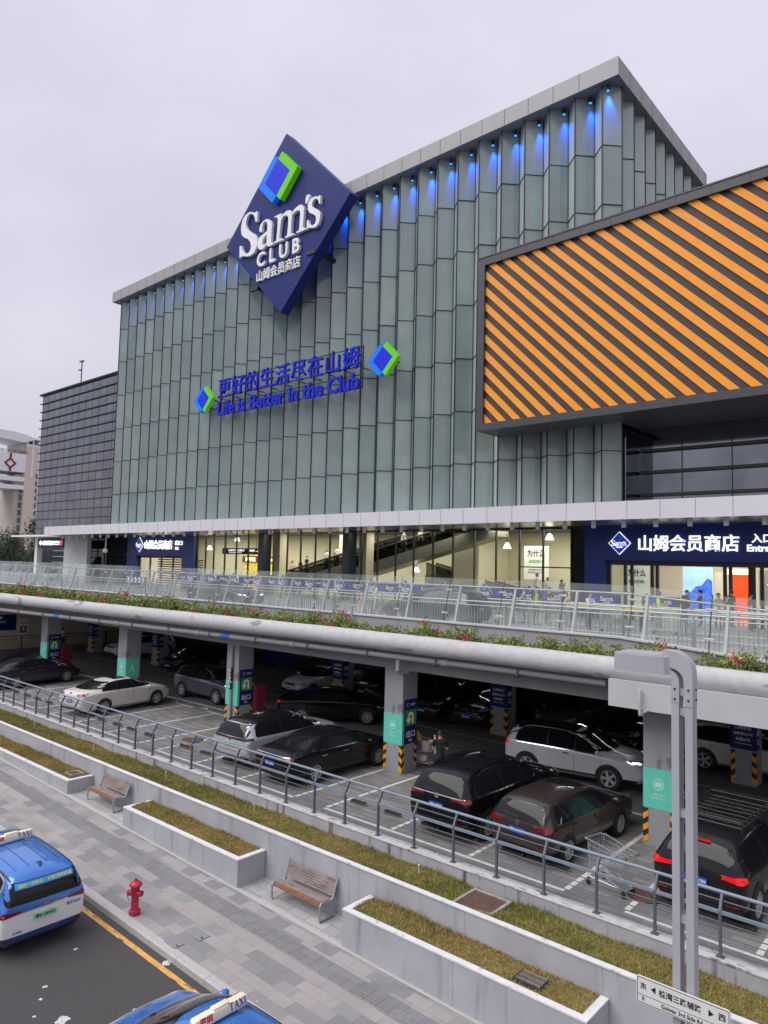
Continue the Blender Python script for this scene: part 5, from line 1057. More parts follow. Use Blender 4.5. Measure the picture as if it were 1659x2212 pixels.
        for s in (1, -1): q = MB(); patch(q, bv, [(s*y*Wd, z*H) for y, z in [(.25, zt[0]+.03), (.45, zt[0]+.008), (.45, zt[1]-.015), (.28, zt[1]-.02)]], 'b', .012); part('taillight', q, rl_)
        for s in 'lr': q = MB(); patch(q, bv, S([(-.495, zt[0]+.0), (-.45, zt[0]+.035), (-.46, zt[1]-.01), (-.495, zt[1]-.01)]), s, .012); part('taillight', q, rl_)
    q = MB(); patch(q, bv, YZ([(-.42, .20), (.42, .20), (.46, .27), (-.46, .27)] if cat != 'taxi' else [(-.36, .155), (.36, .155), (.40, .205), (-.40, .205)]), 'b', .01); part('rear_bumper_insert', q, PLAST)
    for s in (1, -1): q = MB(); patch(q, bv, [(s*y*Wd, z*H) for y, z in [(.30, .285), (.43, .29), (.44, .31), (.30, .305)]] if cat != 'taxi' else [(s*y*Wd, z*H) for y, z in [(.34, .225), (.43, .23), (.44, .25), (.34, .24)]], 'b', .012); part('reflector', q, REDL)
    zf = .45 if style == 'saloon' else .50 if style == 'suv' else .43
    for s in (1, -1):
        q = MB(); patch(q, bv, [(s*y*Wd, z*H) for y, z in (front or [(.25, zf+.02), (.44, zf+.04), (.44, zf+.078), (.28, zf+.05)])], 'f', .012); part('headlight', q, LITL if lit_front else CLRL)
    for s in 'lr': q = MB(); patch(q, bv, S([(.465, zf+.015), (.405, zf+.07), (.40, zf+.09), (.46, zf+.075)]), s, .012); part('headlight', q, CLRL)
    q = MB(); patch(q, bv, YZ([(-.22, zf-.02), (.22, zf-.02), (.24, zf+.04), (-.24, zf+.04)]), 'f', .012); g_ = part('grille', q, PLAST)
    q = MB(); strip(q, bv, YZ([(-.22, zf+.01), (.22, zf+.01)]), .015, 'f', .018); strip(q, bv, YZ([(-.23, zf+.042), (.23, zf+.042)]), .02, 'f', .016); part('trim', q, CHROME, g_)
    q = MB(); patch(q, bv, YZ([(-.32, .21), (.32, .21), (.36, .30), (-.36, .30)]), 'f', .012); part('lower_grille', q, PLAST)
    pm, tx = {'b': (PLB, LETW), 'g': (PLG, PLK)}[plate[0]]; wpl = .44 if plate[0] == 'b' else .48
    for s, zc in ((-1, .47 if style == 'saloon' else .50 if style == 'suv' else .455), (1, .30 if style == 'saloon' else .36)):
        h = bv.ray_cast(Vector((6*s, 0, zc*H)), Vector((-s, 0, 0))); hx = h[0].x+s*.012
        q = MB(); q.box((hx, -wpl/2, zc*H-.07), (hx+s*.012, wpl/2, zc*H+.07)); p_ = part('plate', q, pm)
        q = MB(); lettering(q, plate[1], (hx+s*.0125, 0, zc*H), Vector((0, s, 0)), ZP, wpl*.86, .085, .002, .03); part('plate_text', q, tx, p_)
    if badge:
        zc = badge; h = bv.ray_cast(Vector((-6, 0, zc*H)), Vector((1, 0, 0)))
        q = MB(); q.lathe([(.06, -.02), (.06, .012), (.001, .014)], c=(h[0].x-.0, 0, zc*H), n=16, axis='x'); part('badge', q, CHROME)
        h = bv.ray_cast(Vector((6, 0, (zf+.01)*H)), Vector((-1, 0, 0))); q = MB(); q.lathe([(.06, -.012), (.06, .02), (.001, .02)], c=(h[0].x, 0, (zf+.01)*H), n=16, axis='x'); part('badge', q, CHROME)
    return t, bv
PBLK = paint('black_car_paint', (.006, .006, .007), .2, 0); PBLK2 = paint('deep_black_car_paint', (.006, .006, .009), .15, 0)
PWHT = paint('cream_white_car_paint', lin((214, 208, 200)), .3, 0); PWH2 = paint('white_car_paint', lin((205, 208, 210)), .25, 0); PBRN = paint('brown_car_paint', lin((54, 44, 44)), .25, .1); PGRY = paint('grey_car_paint', lin((104, 104, 114))); PSLV = paint('silver_white_paint', lin((186, 188, 194)), .25, .2)
PPUR = paint('dark_grey_violet_paint', lin((50, 48, 60))); PGUN = paint('gunmetal_paint', lin((84, 84, 86)))
def place_center(x, y): return (x, y, .004)
car('parked_car', 'black people carrier with slim red tail lights parked beside the brown hatchback', 'suv', 5.2, 1.95, 1.78, place_center(-11.15, 17.72), 90, PBLK2, 3.05, 'ten', .38, ('b', '粤B·F3071'), chrome=True, rear_style='slim', badge=.63, rails=PBLK2)
car('parked_car', 'brown hatchback parked between the black people carrier and the trolley', 'suv', 4.45, 1.80, 1.50, place_center(-8.8, 17.62), 86, PBRN, 2.6, 'ten', .33, ('b', '粤B·9PT42'), badge=.615)
tj, bvj = car('parked_car', 'black boxy off-roader with roof rack and lit red tail lights partly behind the lamp post', 'suv', 4.42, 1.88, 1.66, place_center(-4.80, 17.62), 88, paint('charcoal_car_paint', lin((40, 38, 40))), 2.64, 'ten', .38, ('b', '粤B·ER17H'), lit_rear=True, cladding=True, rear=[(.44, .655), (.40, .89), (-.40, .89), (-.44, .655)], badge=None)
q = MB(); q.box((-1.99, -.2, 1.53), (-1.95, .2, 1.555)); q.build('brake_light', REDLIT, tj)
q = MB(); hb = bvj.ray_cast(Vector((-6, 0, 1.0)), XP)[0]; lettering(q, 'Jeep', (hb.x-.012, .12, .995), Vector((0, -1, 0)), ZP, .17, .07, .006, .03); q.build('badge', CHROME, tj, fix=False)
q = MB()
for a, b in (((-1.35, -.62, 1.74), (.55, -.62, 1.74)), ((-1.35, .62, 1.74), (.55, .62, 1.74)), ((-1.35, -.62, 1.74), (-1.35, .62, 1.74)), ((.55, -.62, 1.74), (.55, .62, 1.74)), ((-1.35, -.62, 1.86), (.55, -.62, 1.86)), ((-1.35, .62, 1.86), (.55, .62, 1.86)), ((-1.35, -.62, 1.86), (-1.35, .62, 1.86)), ((.55, -.62, 1.86), (.55, .62, 1.86))): q.tube([a, b], .02, 6)
for i in range(8): x = -1.35+.271*i; q.tube([(x, -.62, 1.74), (x, .62, 1.74)], .012, 6)
for y in (-.3, 0, .3): q.tube([(-1.35, y, 1.74), (.55, y, 1.74)], .012, 6)
for x in (-1.35, -.72, -.08, .55):
    for y in (-.62, .62): q.tube([(x, y, 1.62), (x, y, 1.86)], .018, 6)
q.build('roof_rack', PLAST, tj)
car('moving_car', 'white sport utility car with black roof driving along the lane with headlights lit', 'suv', 4.62, 1.88, 1.68, place_center(-11.05, 22.95), 8, PWH2, 2.72, 'five', .38, ('b', '粤B·2D68N'), lit_rear=True, lit_front=True, roof=PBLK, chrome=True, cladding=True, rails=True)
car('parked_car', 'black saloon with chrome window trim parked beside the white crossover', 'saloon', 4.95, 1.89, 1.44, place_center(-17.56, 17.58), 88.5, PBLK, 2.93, 'ten', .35, ('b', '粤E·Z4003'), chrome=True, rear_style='slim', badge=None)
car('parked_car', 'pale crossover with black roof and green plate parked beside the black saloon', 'suv', 4.75, 1.92, 1.62, place_center(-20.1, 17.7), 92, PSLV, 2.8, 'star', .38, ('g', '粤B·BX3555'), roof=PBLK, rear_style='bar', side=[(-.42, .66), (-.40, .88), (-.28, .94), (-.1, .95), (.02, .93), (.10, .86), (.215, .645)], badge=.60)
car('moving_car', 'black saloon with a lit red tail light turning in the lane behind the crossover', 'saloon', 4.9, 1.86, 1.45, place_center(-22.83, 23.16), 40, PBLK2, 2.85, 'ten', .34, ('b', '粤B·K812'), lit_rear=True, rear_style='slim')
car('moving_car', 'grey crossover driving along the lane with bright headlights behind the cream saloon', 'suv', 4.6, 1.86, 1.66, place_center(-30.3, 22.15), 2, PGRY, 2.72, 'star', .38, ('g', '粤B·D90515'), lit_front=True, roof=PBLK, detail=True)
car('parked_car', 'dusty cream white saloon parked at the column lettered A', 'saloon', 4.9, 1.86, 1.46, place_center(-31.47, 17.57), 97, PWHT, 2.83, 'star', .345, ('b', '粤B·1S251'), badge=.67)
car('parked_car', 'dark grey violet saloon parked in front of the exit column by the fire cabinet', 'saloon', 4.95, 1.88, 1.47, place_center(-40.35, 17.4), 97, PPUR, 2.85, 'ten', .35, ('g', '粤B·F23178'), chrome=True)
car('parked_car', 'dark saloon parked beyond the grey violet saloon, next to the cream wall', 'saloon', 4.9, 1.86, 1.46, place_center(-43.2, 18.0), 96, PBLK, 2.83, 'ten', .345, ('b', '粤B·66T2'), detail=False)
car('parked_car', 'white rounded crossover with black roof parked in the back row beyond the column lettered A', 'suv', 4.75, 1.92, 1.62, place_center(-46.6, 27.6), -90, PWH2, 2.89, 'ten', .38, ('g', '粤B·AA812'), roof=PBLK)
car('parked_car', 'dark saloon with wide grille parked in the back row beside the white crossover', 'saloon', 4.98, 1.87, 1.45, place_center(-39.4, 27.4), -80, paint('dark_green_grey_paint', (.018, .02, .02)), 2.87, 'ten', .345, ('b', '粤B·5F719'), chrome=True)
car('parked_car', 'white saloon facing out of the back row beyond the red fire cabinet', 'saloon', 4.75, 1.8, 1.44, place_center(-28.0, 27.6), -93, PWH2, 2.85, 'ten', .335, ('b', '粤B·1M793'))
car('parked_car', 'black car facing out of the back row beside the white saloon', 'suv', 4.7, 1.85, 1.62, place_center(-24.6, 29.2), -90, PBLK2, 2.8, 'five', .35, ('b', '粤B·70Q3'), detail=False)
car('parked_car', 'black car with a bright green plate facing out behind the column with the mint band', 'suv', 4.6, 1.85, 1.62, place_center(-22.3, 27.85), -90, PBLK, 2.7, 'five', .35, ('g', '粤B·D06281'), detail=False)
car('parked_car', 'large black sport utility car with chrome grille behind the column by the trolley', 'suv', 5.0, 1.98, 1.75, place_center(-19.55, 27.75), -90, PBLK2, 2.98, 'five', .37, ('b', '粤E·Q1L16'), chrome=True, rails=True)
car('parked_car', 'black sport utility car with a wide silver edged grille beside a navy column', 'suv', 5.0, 1.96, 1.7, place_center(-17.35, 28.15), -92, PBLK, 2.98, 'five', .37, ('b', '粤B·Q131H'), chrome=True)
car('parked_car', 'grey sport utility car facing out of the back row behind the white driving car', 'suv', 4.7, 1.88, 1.68, place_center(-14.1, 28.9), -86, PGUN, 2.75, 'five', .38, ('b', '粤B·3H526'), rails=True)
car('parked_car', 'black car in deep shade beyond the grey sport utility car in the back row', 'suv', 4.7, 1.88, 1.66, place_center(-11.2, 28.4), -88, PBLK2, 2.75, 'five', .38, ('b', '粤B·8L40'), detail=False)
car('parked_car', 'silver white car seen behind the lamp post, only its tail and rear wheel showing', 'suv', 4.6, 1.86, 1.66, place_center(-6.75, 27.75), 0, PWHT, 2.7, 'five', .38, ('b', '粤B·9A33'), chrome=True)
car('moving_car', 'dark saloon driving on the raised deck behind the glass balustrade with lit headlamps', 'saloon', 4.9, 1.86, 1.46, (-33.0, 24.6, 4.41), 2, paint('dark_slate_paint', lin((54, 54, 66))), 2.83, 'ten', .345, ('b', '粤B·31W7'), lit_front=True)
car('moving_car', 'dark sport utility car on the raised deck behind the glass balustrade beside two guards', 'suv', 4.7, 1.86, 1.62, (-18.6, 24.9, 4.41), 180, paint('dark_slate_paint', (.03, .03, .05)), 2.8, 'ten', .345, ('b', '粤B·4N29'))

# ---------------------------------------------------------------- taxis
def taxi_paint():
    m = mat('taxi_two_tone_paint', lin((42, 88, 165)), .18, metal=.45, coat=1, var=.04); N = m.node_tree.nodes; K = m.node_tree.links; b = N['Principled BSDF']
    x = N.new('ShaderNodeTexCoord'); s = N.new('ShaderNodeSeparateXYZ'); K.new(x.outputs['Object'], s.inputs[0])
    ramp = N.new('ShaderNodeValToRGB'); ramp.color_ramp.interpolation = 'CONSTANT'; e = ramp.color_ramp.elements
    # dark blue bumper below .46 m, white to the belt line, blue above
    e[0].position = 0; e[0].color = (*lin((34, 62, 108)), 1); e[1].position = .47/2; e[1].color = (*lin((232, 232, 230)), 1); n = e.new(.915/2); n.color = (*lin((62, 124, 208)), 1)
    # the split line rises a little towards the sides of the tail
    K.new(math_node(N, K, 'MULTIPLY', s.outputs[2], .5), ramp.inputs[0]); K.new(ramp.outputs[0], b.inputs['Base Color'])
    mm = N.new('ShaderNodeValToRGB'); mm.color_ramp.interpolation = 'CONSTANT'; mm.color_ramp.elements[0].color = (0, 0, 0, 1); mm.color_ramp.elements[1].position = .915/2; mm.color_ramp.elements[1].color = (.3, .3, .3, 1)
    K.new(math_node(N, K, 'MULTIPLY', s.outputs[2], .5), mm.inputs[0]); K.new(mm.outputs[0], b.inputs['Metallic']); return m
TAXIP = taxi_paint()
CREAMS = mat('cream_sign_plastic', lin((232, 222, 196)), .4, var=.03); TRED = mat('red_letter', lin((190, 30, 50)), .5); TBLU = mat('blue_letter', lin((30, 70, 150)), .5)
# serif capitals for the roof sign
def bar(a, b, w): d = (Vector(b)-Vector(a)).normalized(); n = Vector((-d.y, d.x))*w/2; a, b = Vector(a), Vector(b); return [tuple(a-n), tuple(b-n), tuple(b+n), tuple(a+n)]
SERIF = {'T': [bar((.35, 0), (.35, .95), .17), bar((0, .95), (.7, .95), .1), bar((.03, .72), (.03, .99), .06), bar((.67, .72), (.67, .99), .06), bar((.18, .03), (.52, .03), .06)],
         'A': [bar((.1, 0), (.4, 1), .08), bar((.36, 1), (.68, 0), .18), bar((.2, .33), (.56, .33), .07), bar((-.02, .03), (.24, .03), .06), bar((.5, .03), (.84, .03), .06)],
         'X': [bar((.08, 1), (.62, 0), .18), bar((.1, 0), (.6, 1), .08), bar((-.04, .97), (.26, .97), .06), bar((.46, .97), (.72, .97), .06), bar((-.04, .03), (.22, .03), .06), bar((.44, .03), (.78, .03), .06)],
         'I': [bar((.15, 0), (.15, 1), .17), bar((0, .97), (.3, .97), .06), bar((0, .03), (.3, .03), .06)]}
def make_taxi(label, x_tail, yc, plate, so=-.09):
    L, Wd, H = 4.65, 1.82, 1.66; xc = x_tail-L/2; zr = PZ(xc)-.146
    t, bv = car('taxi', label, 'mpv', L, Wd, H, (xc, yc, zr), 180, TAXIP, 2.79, 'ten', .34, ('g', plate), chrome=True, cat='taxi', badge=.59, rear=[(.445, .645), (.41, .885), (-.41, .885), (-.445, .645)])
    t.rotation_euler[1] = -.026
    for s in (1, -1):       # roof ribs, black gutters
        for y in (.16, .40): q = MB(); strip(q, bv, [(-.40*L, s*y*Wd*.62), (-.12*L, s*y*Wd*.62)], .03, 't', .012); q.build('roof_rib', TAXIP, t, fix=False)
        q = MB(); strip(q, bv, [(-.445*L, s*.355*Wd), (.0*L, s*.36*Wd), (.14*L, s*.35*Wd)], .035, 't', .007); q.build('roof_gutter', PLAST, t, fix=False)
    q = MB(); patch(q, bv, [(-.46, .93), (-.47, .905), (.47, .905), (.46, .93)], 'b', .014, .1, 0, 0); q.build('trim', CHROME, t, fix=False)
    h = bv.ray_cast(Vector((-.40*L, 0, 6)), Vector((0, 0, -1))); q = MB(); q.prism([(-.12, 0), (.1, 0), (-.02, .055), (-.1, .06)], 'y', -.03, .03); o = q.build('antenna_fin', TAXIP, t); o.location = h[0]
    # roof sign across the car
    hz = bv.ray_cast(Vector((so*L, 0, 6)), Vector((0, 0, -1)))[0].z; x0 = so*L
    sg = MB(); pr = [(-.085, 0), (.085, 0), (.09, .05), (.065, .125), (-.065, .125), (-.09, .05)]
    sg.add([], []); n = len(pr); rings = []
    for y, s in ((-.48, .6), (-.455, .92), (-.42, 1), (.42, 1), (.455, .92), (.48, .6)): rings.append([(x0+p[0]*s, y, hz+.04+.06+(p[1]-.06)*s) for p in pr])
    sg.add([p for g in rings for p in g], [(i*n+k, i*n+(k+1) % n, (i+1)*n+(k+1) % n, (i+1)*n+k) for i in range(5) for k in range(n)]+[tuple(range(n)), tuple(range(5*n+n-1, 5*n-1, -1))])
    sg.box((x0-.05, -.14, hz+.16), (x0+.05, .14, hz+.20), bev=.01); so_ = sg.build('roof_sign', CREAMS, t, 35)
    [MB().box((x0-.03, y-.03, hz-.02), (x0+.03, y+.03, hz+.045)).build('sign_foot', STEEL, so_) for y in (-.36, .36)]
    for s in (-1, 1):
        u = Vector((0, s, 0)) ; n_ = Vector((s*.075, 0, .025)).normalized(); upv = n_.cross(u) if n_.cross(u).z > 0 else -n_.cross(u); u = upv.cross(n_); bc = Vector((x0+s*.0785, 0, hz+.128))
        q = MB(); lettering(q, '深圳', bc-u*.29+n_*.003, u, upv, .22, .105, .002, .03); q.build('red_lettering', TRED, so_, fix=False)
        q = MB(); cx = .12
        for ch, adv in (('T', .82), ('A', .9), ('X', .86), ('I', .3)):
            for lp in SERIF[ch]: poly_glyph(q, [lp], bc+u*cx+upv*-.055+n_*.003, u, upv, .105, .002)
            cx += adv*.095+.008
        q.build('blue_lettering', TBLU, so_, fix=False)
    # slogan strip in the rear window
    q = MB(); patch(q, bv, [(-.60, 1.345), (.60, 1.345), (.60, 1.455), (-.60, 1.455)], 'b', .014, .1, 0, 0); q.build('window_sticker', mat('light_blue_sticker', lin((60, 160, 215)), .5, var=.05), t, fix=False)
    h1 = bv.ray_cast(Vector((-6, 0, 1.355)), XP)[0]; h2 = bv.ray_cast(Vector((-6, 0, 1.45)), XP)[0]; upv = (h2-h1).normalized(); n_ = Vector((-upv.z, 0, upv.x)).normalized()
    q = MB()
    for s_, tx in ((.29, '同在一方热土'), (-.30, '共建文明家园')):
        h = bv.ray_cast(Vector((-6, s_, 1.40)), XP)[0]; lettering(q, tx, Vector((h.x, s_, 1.40))+n_*.022, Vector((0, -1, -0.0)), upv, .5, .075, .002, .02)
    q.build('sticker_lettering', mat('pale_yellow_print', lin((240, 230, 150)), .5), t, fix=False)
    h = bv.ray_cast(Vector((-6, -.62, .80)), XP)[0]; q = MB(); lettering(q, '新乐·2534', Vector((h.x-.02, -.60, .80)), Vector((0, -1, 0)), ZP, .3, .08, .002, .01); lettering(q, '比亚迪', Vector((bv.ray_cast(Vector((-6, .55, .55)), XP)[0].x-.02, .55, .55)), Vector((0, -1, 0)), ZP, .18, .05, .002, .01); q.build('door_lettering', TBLU, t, fix=False)
    return t
make_taxi('blue and white taxi seen from behind with a green plate, beside the kerb', -15.4, 7.2, '粤B·CB0425')
make_taxi('blue taxi at the bottom edge, only its bonnet, windscreen and roof showing', -6.62, 6.86, '粤B·CA1870', .01)

# ================================================================ things on the deck
BGL = glass_mat('balustrade_glass', (.95, .97, .965), .06, rough=.03, sky_veil=(.78, .82, .82), sky_veil_share=.09)  # pale diffuse share in the clear glass stands in for reflected sky
gb = thing('glass_balustrade', 'inward leaning clear glass balustrade with steel fins along the deck edge', 'balustrade', (-20, 19.56, 5.13))
seams = [-7.94-2.105*k for k in range(-6, 25)]
BY0, BZ0, BY1, BZ1 = 0, 0, .39, 1.42
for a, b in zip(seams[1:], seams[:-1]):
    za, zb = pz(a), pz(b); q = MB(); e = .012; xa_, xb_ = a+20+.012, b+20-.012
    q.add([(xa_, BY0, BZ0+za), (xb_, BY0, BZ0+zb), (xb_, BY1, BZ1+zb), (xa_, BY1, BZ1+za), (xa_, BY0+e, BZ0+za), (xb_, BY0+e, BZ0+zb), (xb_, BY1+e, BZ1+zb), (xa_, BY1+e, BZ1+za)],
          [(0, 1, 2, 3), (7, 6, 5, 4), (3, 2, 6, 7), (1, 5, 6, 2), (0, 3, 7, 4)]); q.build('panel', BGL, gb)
FIN = mat('brushed_fin', lin((168, 172, 174)), .4, metal=.5); CLAMP = mat('steel_clamp', (.75, .75, .76), .3, metal=.7)
for x in seams:
    z = pz(x); q = MB(); xx = x+20+.36
    q.add([(xx-.045, .06, -.2+z), (xx+.045, .06, -.2+z), (xx+.035, .46, 1.16+z), (xx-.035, .46, 1.16+z), (xx-.045, .14, -.2+z), (xx+.045, .14, -.2+z), (xx+.035, .54, 1.16+z), (xx-.035, .54, 1.16+z)], [(3, 2, 1, 0), (4, 5, 6, 7), (0, 1, 5, 4), (1, 2, 6, 5), (2, 3, 7, 6), (3, 0, 4, 7)]); q.build('fin', FIN, gb)
    for f in (.19, .72): MB().box((x+20-.13, BY1*f-.02, BZ1*f+z-.03), (x+20+.13, BY1*f-.003, BZ1*f+z+.03), bev=.006).build('clamp', CLAMP, gb)
    MB().add([(x+20-.012, -.002, z), (x+20+.012, -.002, z), (x+20+.012, .388, 1.42+z), (x+20-.012, .388, 1.42+z)], [(0, 1, 2, 3)]).build('seal', BLACKR, gb, fix=False)
MB().tube([(-62+20, .5, 1.17), (-8.1+20, .5, 1.17), (-3.6+20, .5, .83), (30, .5, .83)], .028, 8).build('handrail', FIN, gb, 40)
# stainless fences on the deck
STF = mat('satin_steel', lin((160, 164, 166)), .38, metal=.7, var=.05)
def steel_fence(label, x0, x1, y, zt, sp=.125, post=2.05, mint=False):
    t = thing('steel_fence', label, 'fence', (x0, y, 4.41)); L_ = x1-x0; h = zt-4.41
    for nm, z, r_ in (('top_rail', h, .035), ('second_rail', h-.13, .022), ('bottom_rail', .1, .022)): MB().cyl((0, 0, z), (L_, 0, z), r_, 8).build(nm, STF, t, 40)
    q = MB()
    for i in range(int(L_/sp)): q.tube([(i*sp+.06, 0, .1), (i*sp+.06, 0, h-.13)], .013, 4, cap=False)
    q.build('bars', STF, t, fix=False)
    for i in range(int(L_/post)+1):
        MB().cyl((i*post, 0, 0), (i*post, 0, h), .04, 8).build('post', STF, t, 40)
        if mint and i % 2: MB().cyl((i*post, 0, h-.2), (i*post, 0, h-.1), .048, 8).build('band', MINT, t, 40)
steel_fence('long stainless fence directly behind the glass balustrade', -58, 6, 21.3, 5.74, mint=True)
steel_fence('second stainless fence beyond the deck lane in front of the shop', -46, 6, 27.0, 5.55, sp=.28)
steel_fence('short stainless queue fence before the entrance at right', -15, 2, 29.9, 5.45, sp=.28)
ORD = 'first second third fourth fifth sixth seventh eighth ninth tenth eleventh twelfth thirteenth fourteenth fifteenth'.split()
# queue barrier banners with emblem diamonds in front of the shop
for i in range(15):
    x = -50.5+2.75*i
    t = thing('barrier_banner', 'navy banner with white lettering on the shop barrier, %s counting from the exit portal' % ORD[i], 'banner', (x, 33.3, 4.41), group='navy barrier banners')
    MB().box((-.85, 0, .85), (.85, .03, 1.36)).build('panel', NAVY, t); MB().cyl((-.85, .04, 0), (-.85, .04, 1.4), .02, 6).build('post', STF, t); MB().cyl((.85, .04, 0), (.85, .04, 1.4), .02, 6).build('post', STF, t)
    q = MB(); logo_word(q, (.18, -.001, 1.13), XP, ZP, .075, .004); lettering(q, 'CLUB', (.18, -.001, .96), XP, ZP, .3, .07, .004, .03); q.build('lettering', LETW, t, fix=False)
    q = MB(); diamond_poly(q, (-.42, -.001, 1.1), XP, ZP, .15, .004); q.build('emblem', LOGOB, t, fix=False)
for i in range(12):
    x = -48.9+2.75*i
    t = thing('barrier_sign', 'navy diamond sign standing up from the shop barrier, %s counting from the exit portal' % ORD[i], 'sign', (x, 33.1, 4.41), group='navy diamond signs on the barrier')
    diamond_badge(t, (0, 0, 1.12), .54, lit=False, base=NAVY, edge=mat('pale_blue_edge', lin((150, 165, 205)), .5)); MB().cyl((0, .05, 0), (0, .05, .7), .025, 6).build('post', STF, t)
for i, x in enumerate((-6.5, -4.2, -2.0)): 
    t = thing('barrier_banner', 'navy banner with white lettering before the entrance doors, %s from the entrance poster' % ORD[i], 'banner', (x, 33.3, 4.41), group='navy barrier banners by the entrance'); MB().box((-.95, 0, .85), (.95, .03, 1.4)).build('panel', NAVY, t); q = MB(); logo_word(q, (.18, -.001, 1.13), XP, ZP, .08, .004); q.build('lettering', LETW, t, fix=False); MB().cyl((-.95, .04, 0), (-.95, .04, 1.4), .02, 6).build('post', STF, t)
bb = MB(); bb.box((-14.5, 29.85, 5.2), (-9.5, 29.87, 5.36)); tag(bb.build('fence_banner', mat('yellow_banner', lin((210, 195, 80)), .5)), 'long yellow banner tied to the queue fence before the entrance', 'banner')
t = thing('security_desk', 'navy and white chevron barrier board at the far left of the deck', 'barrier', (-47.5, 27.5, 4.41)); MB().box((-1.4, 0, .75), (1.4, .06, 1.2)).build('panel', NAVY, t); q = MB()
for i in range(5): q.prism([(-1.2+.5*i, .78), (-1.0+.5*i, .78), (-.85+.5*i, .97), (-1.0+.5*i, 1.17), (-1.2+.5*i, 1.17), (-1.05+.5*i, .97)], 'y', -.006, -.001)
q.build('chevrons', LETW, t); MB().box((-1.3, .0, 0), (-1.24, .05, .75)).build('leg', DKMET, t); MB().box((1.24, .0, 0), (1.3, .05, .75)).build('leg', DKMET, t)

# ---------------------------------------------------------------- bougainvillea along the deck edge
LEAF = [mat('leaf_green', lin((104, 130, 58)), .5, var=.3, scale=3), mat('leaf_pale', lin((150, 164, 88)), .5, var=.3, scale=3), mat('leaf_rust', lin((150, 112, 70)), .55, var=.3, scale=3)]
FLW = mat('magenta_flower', lin((235, 60, 125)), .5, var=.25, scale=8); STEM = mat('brown_stem', lin((92, 78, 62)), .8)
def leaf_quad(mb, p, s, rg, mi):
    d = Vector((rg.gauss(0, 1), rg.gauss(0, 1), rg.gauss(0, .6))).normalized(); u = d.orthogonal().normalized(); u.rotate(Matrix.Rotation(rg.uniform(0, 6.28), 3, d)); v = d.cross(u)
    mb.add([p-u*s, p-v*s*.45+d*s*.12, p+u*s, p+v*s*.45+d*s*.12], [(0, 1, 2, 3)], mi)
bush_protos = []
for kx in range(6):
    rg = random.Random(40+kx); fol, flo, stm = MB(), MB(), MB(); tips = []
    for b in range(9 if kx < 4 else 6):
        a = rg.uniform(0, 6.28); p = Vector((0, 0, 0)); d = Vector((math.cos(a)*.6, math.sin(a)*.35-.1, 1)).normalized(); pts = [p.copy()]
        L_ = rg.uniform(.35, .85) if kx < 4 else rg.uniform(.3, .65)
        for s in range(6):
            p = p+d*L_/6; d = (d+Vector((math.cos(a)*.22, math.sin(a)*.14-.05, -.05 if s > 3 else 0))+Vector((rg.gauss(0, .12), rg.gauss(0, .12), 0))).normalized(); pts.append(p.copy())
        stm.tube(pts, [.012, .011, .009, .008, .006, .005, .004], 5)
        for q_ in pts[2:]:
            for _ in range(13 if kx < 4 else 9): leaf_quad(fol, q_+Vector((rg.gauss(0, .085), rg.gauss(0, .085), rg.gauss(0, .06))), rg.uniform(.036, .062), rg, rg.choices((0, 1, 2), (5, 4, 1.3))[0])
        tips.append(pts[-1])
    for c_ in (rg.sample(tips, 2) if kx in (0, 3) else rg.sample(tips, 1) if kx == 1 else []):
        for _ in range(34): leaf_quad(flo, c_+Vector((rg.gauss(0, .06), rg.gauss(0, .06), rg.gauss(0, .05))), rg.uniform(.025, .045), rg, 0)
    bush_protos.append((fol.mesh('foliage', LEAF, fix=False), flo.mesh('flowers', FLW, fix=False) if flo.v else None, stm.mesh('stems', STEM)))
rg = random.Random(5); x = -52.0; nb_ = 0
while x < 3.5:
    dense = x < -27; kx = rg.choices(range(6), (3.2, 2.4, 1.2, 3.2, .5, .5) if dense else (1.3, 1.2, 1.2, 1.1, 1.4, 1.4))[0]; fo, fl, st = bush_protos[kx]
    y = lipY(x)+.42+rg.uniform(.05, .3)
    t = thing('flowering_shrub', 'leafy trailing shrub with magenta flowers in the trough along the deck edge' if fl else 'leafy green trailing shrub without flowers in the trough along the deck edge', 'shrub', (x, y, 4.44), rg.uniform(-.7, .7), 'flowering shrubs along the deck edge' if fl else 'green shrubs along the deck edge')
    sc = rg.uniform(.95, 1.3)*(1.0 if dense else .95); t.scale = (sc, sc, sc*rg.uniform(.85, 1.1)); link('foliage', fo, t); link('stems', st, t)
    if fl: link('flowers', fl, t)
    x += rg.uniform(.34, .5) if dense else rg.uniform(.42, .78)

